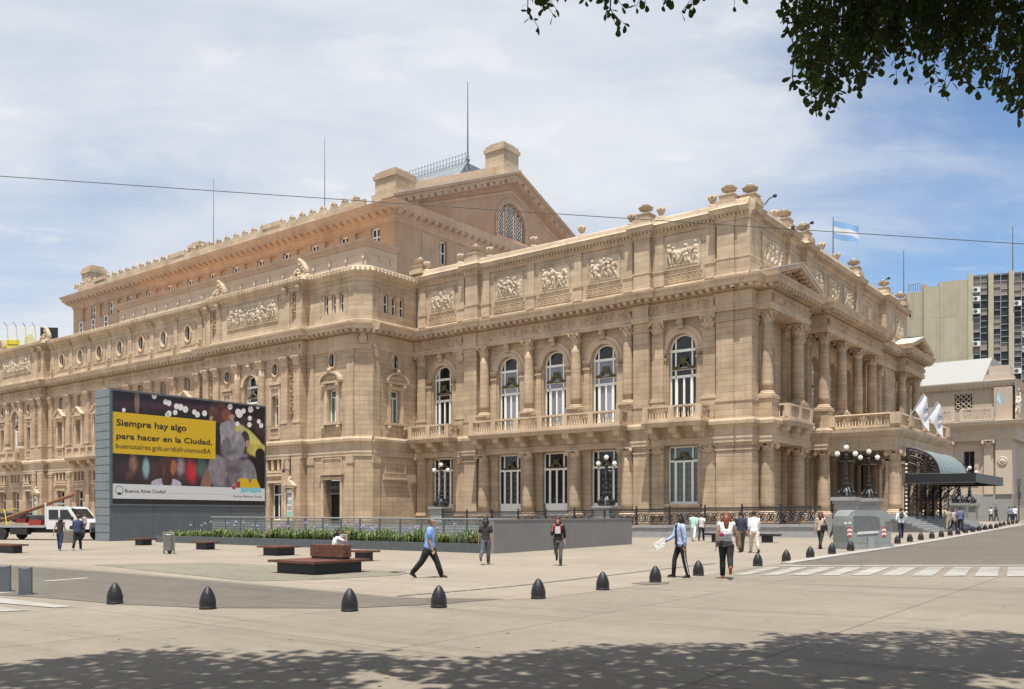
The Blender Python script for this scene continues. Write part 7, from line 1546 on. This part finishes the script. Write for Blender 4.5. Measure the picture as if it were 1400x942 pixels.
relief(3.0, 4.5, 91, .4, 2).obj('carved_trophy', NBL, t, (.3, 1.5, 12.9), B90)
MB().box(-.3, 12, 2, 14, zb + 3, 19).obj('side_wing', NB, t) if False else MB().box(-2.0, -.05, .4, 14, zb - 1, 16.8).obj('side_wall', NB, t)
o = thing('small_flag', 'small pale blue and white flag on the neighbouring balcony', 'flag', (*[a + b for a, b in zip((NX, NY), (-EX[0] * 1.8 - EY[0] * 1.2, -EX[1] * 1.8 - EY[1] * 1.2))], 13.0), R(-20)); MB().tube([(0, 0, 0), (.5, 0, 3.4)], .05, 5).obj('pole', ST, o); MB().add([(.5, 0, 3.3), (1.35, -.15, 2.0), (.9, .08, 1.5), (.33, 0, 2.2)], [(0, 1, 2, 3)]).obj('cloth', mat('flag_pale', (.5, .6, .66), .8), o)
# office tower
CT = stone_mat('tower_concrete', (0.440, 0.405, 0.304), joint=.8, mort=.05, row=7.5, width=9.5, streak=.2, var=.06); CT2 = mat('tower_rib', (0.414, 0.387, 0.282), .8, .1, .5)
q = at(1284, 703, 165); t = thing('office_tower', 'tall olive concrete office tower with ribbon windows and air conditioners', 'office building', (q[0], q[1], 0), R(-20))
zt = HC + (HZ - 392) * 165 / F
q0 = at(1240, 703, 165)
def TX(px): u = (px - CX) / F; return (u * 165 - (1284 - CX) / F * 165) / (math.cos(R(20)) + u * math.sin(R(20)))
for a, b, dz in ((1240, 1262, -.6), (1262, 1284, 0), (1284, 1327, .9)): MB().box(TX(a) + .03, TX(b) - .03, -.0 if dz else -.4, 14, 0, zt + dz).obj('concrete_panel', CT, t)
for i in range(6): MB().box(-5.0, -4.7, -.06, 0, 12 + i * 5.2, 12.9 + i * 5.2).obj('slot_window', GLASS, t)
MB().box(TX(1240), TX(1261), -.25, 0, zt - 9.3, zt - 8.9).obj('ledge', IRON, t)
gx0, gx1 = TX(1327), TX(1440); gh = 3.3; ncol = 4; cwid = (gx1 - gx0) / ncol
MB().box(gx0, gx1, .4, 14, 0, zt + 1.6).obj('core', mat('dark_interior', (.03, .03, .03), .7), t)
OFG = mat('office_glass', (.03, .03, .032), .35, .4, .5, spec=.3); OFG2 = mat('office_blind', (.13, .125, .11), .5, .3, .6)
rd = random.Random(11); PANEL = mat('spandrel_brown', (.25, .22, .185), .7, .15, .6)
for c in range(ncol):
    x0 = gx0 + c * cwid; MB().box(x0 - .42, x0 + .42, -.25, .4, 0, zt + 1.8).obj('rib', CT2, t)
    for s in (0, 1):
        xa, xb = x0 + .52 + s * (cwid - 1.04) / 2, x0 + .52 + (s + 1) * (cwid - 1.04) / 2 - .08
        if s: MB().box(xa - .1, xa, -.0, .4, 0, zt + 1.6).obj('mullion', ST, t)
        z = zt + 1.3; k = 0
        while z > 16:
            h = rd.choice((1.1, 1.1, 1.5)); m_ = PANEL if (k % 9 in (1, 2) or rd.random() < .06) and z > zt - 12 else (OFG if rd.random() < .8 else OFG2)
            MB().box(xa, xb, .2, .3, z - h + .1, z).obj('glazing', m_, t); MB().box(xa, xb, .05, .3, z, z + .1).obj('sill_bar', ST, t); z -= h; k += 1
rd = random.Random(5)
for i in range(15):
    c = rd.randrange(0, 3); s = rd.random() < .5; x = gx0 + c * cwid + .9 + (cwid * .42 if s else 0); z = zt - 1.5 - rd.random() * 24
    a = MB().box(-.6, .6, -.7, 0, 0, .9).obj('air_conditioner', mat('ac_white', (.68, .68, .64), .5), t, (x, .1, z)); MB().merge(MB().lathe([(.34, 0), (.32, .03), (0, .03)], n=14), Matrix.Translation((-.2, -.7, .45)) @ Matrix.Rotation(PI / 2, 4, 'X')).obj('fan_grille', mat('fan_dark', (.06, .06, .06), .6), a)
for px_, za, zb_ in ((1236, zt - 2, zt + 7.5), (1386, zt, zt + 10)): MB().tube([(TX(px_), 1, za), (TX(px_), 1, zb_)], [.13, .06], 5).obj('antenna_mast', IRONL, t)
rl = MB()
for i in range(7): rl.tube([(TX(1243) + i * .4, 2, zt), (TX(1243) + i * .4, 2, zt + 1.2)], .05, 4)
rl.tube([(TX(1243), 2, zt + 1.2), (TX(1260), 2, zt + 1.4)], .06, 4); rl.obj('roof_rail', IRONL, t)
MB().box(TX(1262), TX(1268), 1, 3, zt - .4, zt + .8).obj('roof_hut', mat('terracotta', (.4, .22, .14), .8), t)
q = at(1392, 703, 190); t = thing('grey_office', 'narrow grey office building at the right edge behind the street', 'office building', (q[0] + 8, q[1], 0), R(-37))
MB().box(-10, 14, 0, 12, 0, 24).obj('wall', mat('grey_facade', (.20, .21, .21), .7, .1, .6), t)
for i in range(7):
    for j in range(6): MB().box(-9.2 + i * 3.2, -7.2 + i * 3.2, -.06, 0, 3 + j * 3.4, 5.3 + j * 3.4).obj('window', GLASS, t)
# traffic signal post by the far corner
t = thing('traffic_light', 'grey traffic light post at the far corner', 'traffic light', G(1393, 713), R(-20)); MB().tube([(0, 0, 0), (0, 0, 4.6)], .09, 8).obj('post', IRONL, t); MB().box(-.2, .2, -.3, -.05, 2.6, 3.4).obj('signal_head', mat('signal_grey', (.1, .11, .11), .6), t); MB().box(-.2, .2, -.3, -.05, 4.0, 4.8).obj('signal_head', mat('signal_grey', (0, 0, 0)), t)
for z in (2.75, 3.0, 3.25): MB().ball((0, -.3, z), (.09, .04, .09), 8, 5).obj('lens', BLACK, t)
# overhead cable
pts = []
for i in range(31):
    u = i / 30; px_ = -250 + 1950 * u; Y = 24 + 4 * u; py_ = 227 + (px_ + 250) * .0643 - 5.5 * 4 * u * (1 - u) * 0; py_ = 240 + px_ * .0662 + 0
    q = at(px_, py_ + 2.0 * math.sin(PI * u), Y); pts.append(q)
o = MB().tube(pts, .0115, 5).obj('overhead_cable', mat('cable_black', (.03, .03, .03), .6)); tag(o, 'thin black cable strung across the sky', 'cable')
q = at(1084, 311, 26.9); o = MB().ball((0, 0, 0), (.06, .05, .07), 8, 6).obj('cable_clamp', mat('cable_black', (0, 0, 0)), None, q); tag(o, 'small black clamp on the overhead cable above the front corner', 'clamp')
for i, (x, y, z, l) in enumerate(((-.3, 3.1, 23.9, 'left'), (-.3, 10.6, 23.9, 'middle'), (-.3, 31.5, 23.9, 'right'))):
    X, Y = LW(x, y); t = thing('floodlight', 'small black floodlight on the front parapet, the %s one' % l, 'floodlight', (X, Y, z - .1), TH); MB().tube([(0, 0, 0), (.3, 0, .35), (.7, 0, .5)], .04, 5).obj('arm', IRON, t); MB().ball((.75, 0, .5), (.16, .14, .13), 8, 6).obj('head', IRON, t)
# ================================================================== overhanging tree
import numpy as np
TB = (9.5, 1.0); t = thing('shade_tree', 'big leafy tree overhanging the top right of the picture', 'tree', (TB[0], TB[1], gzc(TB[0])), 0)
BARK = mat('bark', (.035, .028, .02), .9, .3, 8, .6, 14)
rd = random.Random(21); nr = np.random.default_rng(4)
def br(a, b, r0, r1, n=7, wob=.25):
    a, b = Vector(a), Vector(b); pts = []
    for i in range(n):
        u = i / (n - 1); p = a.lerp(b, u); p += Vector((rd.uniform(-wob, wob), rd.uniform(-wob, wob), rd.uniform(-wob, wob) + .5 * math.sin(PI * u))) * (1 if 0 < i < n - 1 else 0); pts.append(p - Vector((TB[0], TB[1], gzc(TB[0]))))
    return MB().tube(pts, [r0 + (r1 - r0) * i / (n - 1) for i in range(n)], 8)
tk = MB(); tk.merge(MB().tube([(0, 0, -.1), (.05, 0, .3), (.1, .05, 2), (0, .1, 4.2)], [.55, .42, .36, .32], 12)); tk.obj('trunk', BARK, t, smooth=True)
crown_pts = []
top_ = (TB[0], TB[1] + .1, 4.3)
ends = [(6.2, 7.4, 8.0), (3.4, 7.4, 8.2), (.5, 7.6, 8.3), (-3, 6.8, 8.6), (-6.5, 6.4, 8.6), (1, 4, 9), (6, 4, 9.2), (10, 7, 8), (12, 3, 8.5), (8.2, 8.2, 8.2)]
for e in ends: br(top_, e, .2, .05).obj('limb', BARK, t, smooth=True)
def leaves(P, size, seed, droop=.5):
    r = np.random.default_rng(seed); n = len(P); a = r.uniform(0, 2 * np.pi, n); el = r.uniform(-1.1, .55, n) - droop * .4; rl = r.uniform(0, 2 * np.pi, n); s = size * r.uniform(.7, 1.25, n)
    d = np.stack([np.cos(a) * np.cos(el), np.sin(a) * np.cos(el), np.sin(el)], 1); ref = np.stack([-np.sin(a), np.cos(a), np.zeros(n)], 1); w = ref * np.cos(rl)[:, None] + np.cross(d, ref) * np.sin(rl)[:, None]; nrm = np.cross(d, w)
    prof = [(0, 0, 0), (.28, .2, .02), (.62, .34, .05), (.88, .24, .03), (1.0, 0, 0), (.88, -.24, .03), (.62, -.34, .05), (.28, -.2, .02)]
    V = np.concatenate([(P + d * (s * u)[:, None] + w * (s * v)[:, None] - nrm * (s * q)[:, None])[:, None, :] for u, v, q in prof], 1)
    return V.reshape(-1, 3), [tuple(range(i * 8, i * 8 + 8)) for i in range(n)]
LG = mat('dark_leaf', (.03, .045, .012), .6, .4, 6, spec=.15)
lt_ = LG.node_tree; tr_ = lt_.nodes.new('ShaderNodeBsdfTranslucent'); tr_.inputs[0].default_value = (.10, .17, .03, 1); mx_ = lt_.nodes.new('ShaderNodeMixShader'); mx_.inputs[0].default_value = .22
lt_.links.new(lt_.nodes['Principled BSDF'].outputs[0], mx_.inputs[1]); lt_.links.new(tr_.outputs[0], mx_.inputs[2]); lt_.links.new(mx_.outputs[0], lt_.nodes['Material Output'].inputs[0])
# lower fringe seen against the sky, given as px/py outlines at about nine metres
def fringe(poly_top, n, seed, Yr):
    r = random.Random(seed); out = []
    while len(out) < n:
        px_ = r.uniform(poly_top[0][0], poly_top[-1][0]); lim = None
        for (xa, ya), (xb, yb) in zip(poly_top, poly_top[1:]):
            if xa <= px_ <= xb: lim = ya + (yb - ya) * (px_ - xa) / (xb - xa)
        py_ = r.uniform(-130, lim)
        if py_ > lim - 60 and r.random() > .35 + .65 * (lim - py_) / 60: continue
        Y = r.uniform(*Yr); out.append(at(px_, py_, Y))
    return out
TWIGS = []
def spray(c, r, L_=.42, nl=9, dens=1):             # a hanging twig with alternate leaves: (base, direction)
    a = r.uniform(0, 2 * PI); h = r.uniform(.05, .25); top = Vector(c) + Vector((math.cos(a) * h, math.sin(a) * h, L_ * r.uniform(.5, 1.0))); end = Vector(c) + Vector((0, 0, -.04)); mid_ = top.lerp(end, .5) + Vector((math.cos(a) * .06, math.sin(a) * .06, .05))
    TWIGS.append((top, mid_, end)); out = []
    for k in range(nl):
        u = (k + .5) / nl; p = (top.lerp(mid_, u * 2) if u < .5 else mid_.lerp(end, u * 2 - 1)); b = a + k * 2.4 + r.uniform(-.4, .4); el = r.uniform(-1.2, -.1)
        out.append((p, Vector((math.cos(b) * math.cos(el), math.sin(b) * math.cos(el), math.sin(el)))))
    out.append((end, Vector((r.uniform(-.3, .3), r.uniform(-.3, .3), -1)).normalized())); return out
r = random.Random(9)
A = [(1078, 0), (1088, 60), (1096, 110), (1104, 144), (1118, 150), (1135, 148), (1150, 126), (1170, 118), (1190, 112), (1210, 96), (1240, 104), (1258, 74), (1275, 126), (1300, 118), (1335, 126), (1360, 128), (1382, 166), (1400, 166), (1500, 150)]
B_ = [(725, 0), (735, 36), (750, 40), (764, 54), (778, 14), (792, 44), (815, 25), (842, 38), (870, 22), (890, 10), (912, 4), (935, 12), (957, 28), (964, 5), (995, 4), (1012, 16), (1025, 4)]
cs = fringe(A, 1150, 3, (7.9, 10.4)); cs2 = fringe(B_, 210, 5, (8.6, 9.7))
LV = []
for c in cs: LV += spray(c, r, .34, 11)
for c in cs2: LV += spray(c, r, .24, 8)
base = Vector((TB[0], TB[1], gzc(TB[0])))
def leafverts(p, d_, s_):
    ref = d_.cross(Vector((0, 0, 1))).normalized() if abs(d_.z) < .98 else Vector((1, 0, 0)); n_ = ref.cross(d_); an = r.uniform(-.9, .9); y_ = ref * math.cos(an) + n_ * math.sin(an); z_ = d_.cross(y_); return d_, y_, z_
lf = MB().add([(0, 0, 0), (.12, .015, 0), (.34, .19, -.02), (.64, .3, -.05), (.88, .22, -.03), (1, 0, 0), (.88, -.22, -.03), (.64, -.3, -.05), (.34, -.19, -.02), (.12, -.015, 0)], [tuple(range(10))])
lfm = lf.mesh('leaf', LG, False, False); LB = [Vector(v) for v in lf.v]
order = sorted(range(len(LV)), key=lambda i: LV[i][0].z - .3 * LV[i][0].y); sel = set(order[:300]); cv = []; cf = []
for i, (p, d_) in enumerate(LV):
    s_ = .088 * r.uniform(.75, 1.2); x_, y_, z_ = leafverts(p, d_, s_); p = p - base
    if i in sel:
        o = link('leaf', lfm, t); M = Matrix((x_, y_, z_)).transposed().to_4x4(); M.translation = p; o.matrix_local = M @ Matrix.Scale(s_, 4)
    else:
        k = len(cv); cv += [p + (x_ * v.x + y_ * v.y + z_ * v.z) * s_ for v in LB]; cf.append(tuple(range(k, k + 10)))
me = bpy.data.meshes.new('crown_fringe'); me.from_pydata(cv, [], cf); me.materials.append(LG); link('crown', me, t, kind='stuff')
tw = MB()
for a_, m__, e_ in TWIGS: tw.tube([a_ - base + Vector((0, -.05, .12)), a_ - base, m__ - base, e_ - base], [.006, .005, .004, .0025], 4)
tw.obj('twigs', BARK, t, kind='stuff')
# the crown above the frame, which shades the foreground
n = 66000; Pc = nr.uniform((-10.5, -3.0, 6.9), (14, 9.6, 10.2), (n, 3))
keep = []
nz = lambda x, y: math.sin(x * 1.3 + 2) * .7 + math.sin(x * .55) * .8 + math.sin(y * 1.1 + x * .7) * .5
for p in Pc:
    x, y, z = p; front = 8.75 + .35 * math.sin(x * .9) + .25 * math.sin(x * 2.3 + 1) - max(0, -4.5 - x) * .45
    lo = max(6.9, HC + (HZ + 30) / F * y + .15) if -8 < x < 9 else 6.6
    if y > front or z < lo or nz(x * 1.6, y * 1.7) < -1.45: continue
    keep.append(p)
Pc = np.array(keep) - np.array(base); V, Fc = leaves(Pc, .26, 13); me = bpy.data.meshes.new('crown_top'); me.from_pydata(V.tolist(), [], Fc); me.materials.append(LG); link('crown', me, t, kind='stuff')
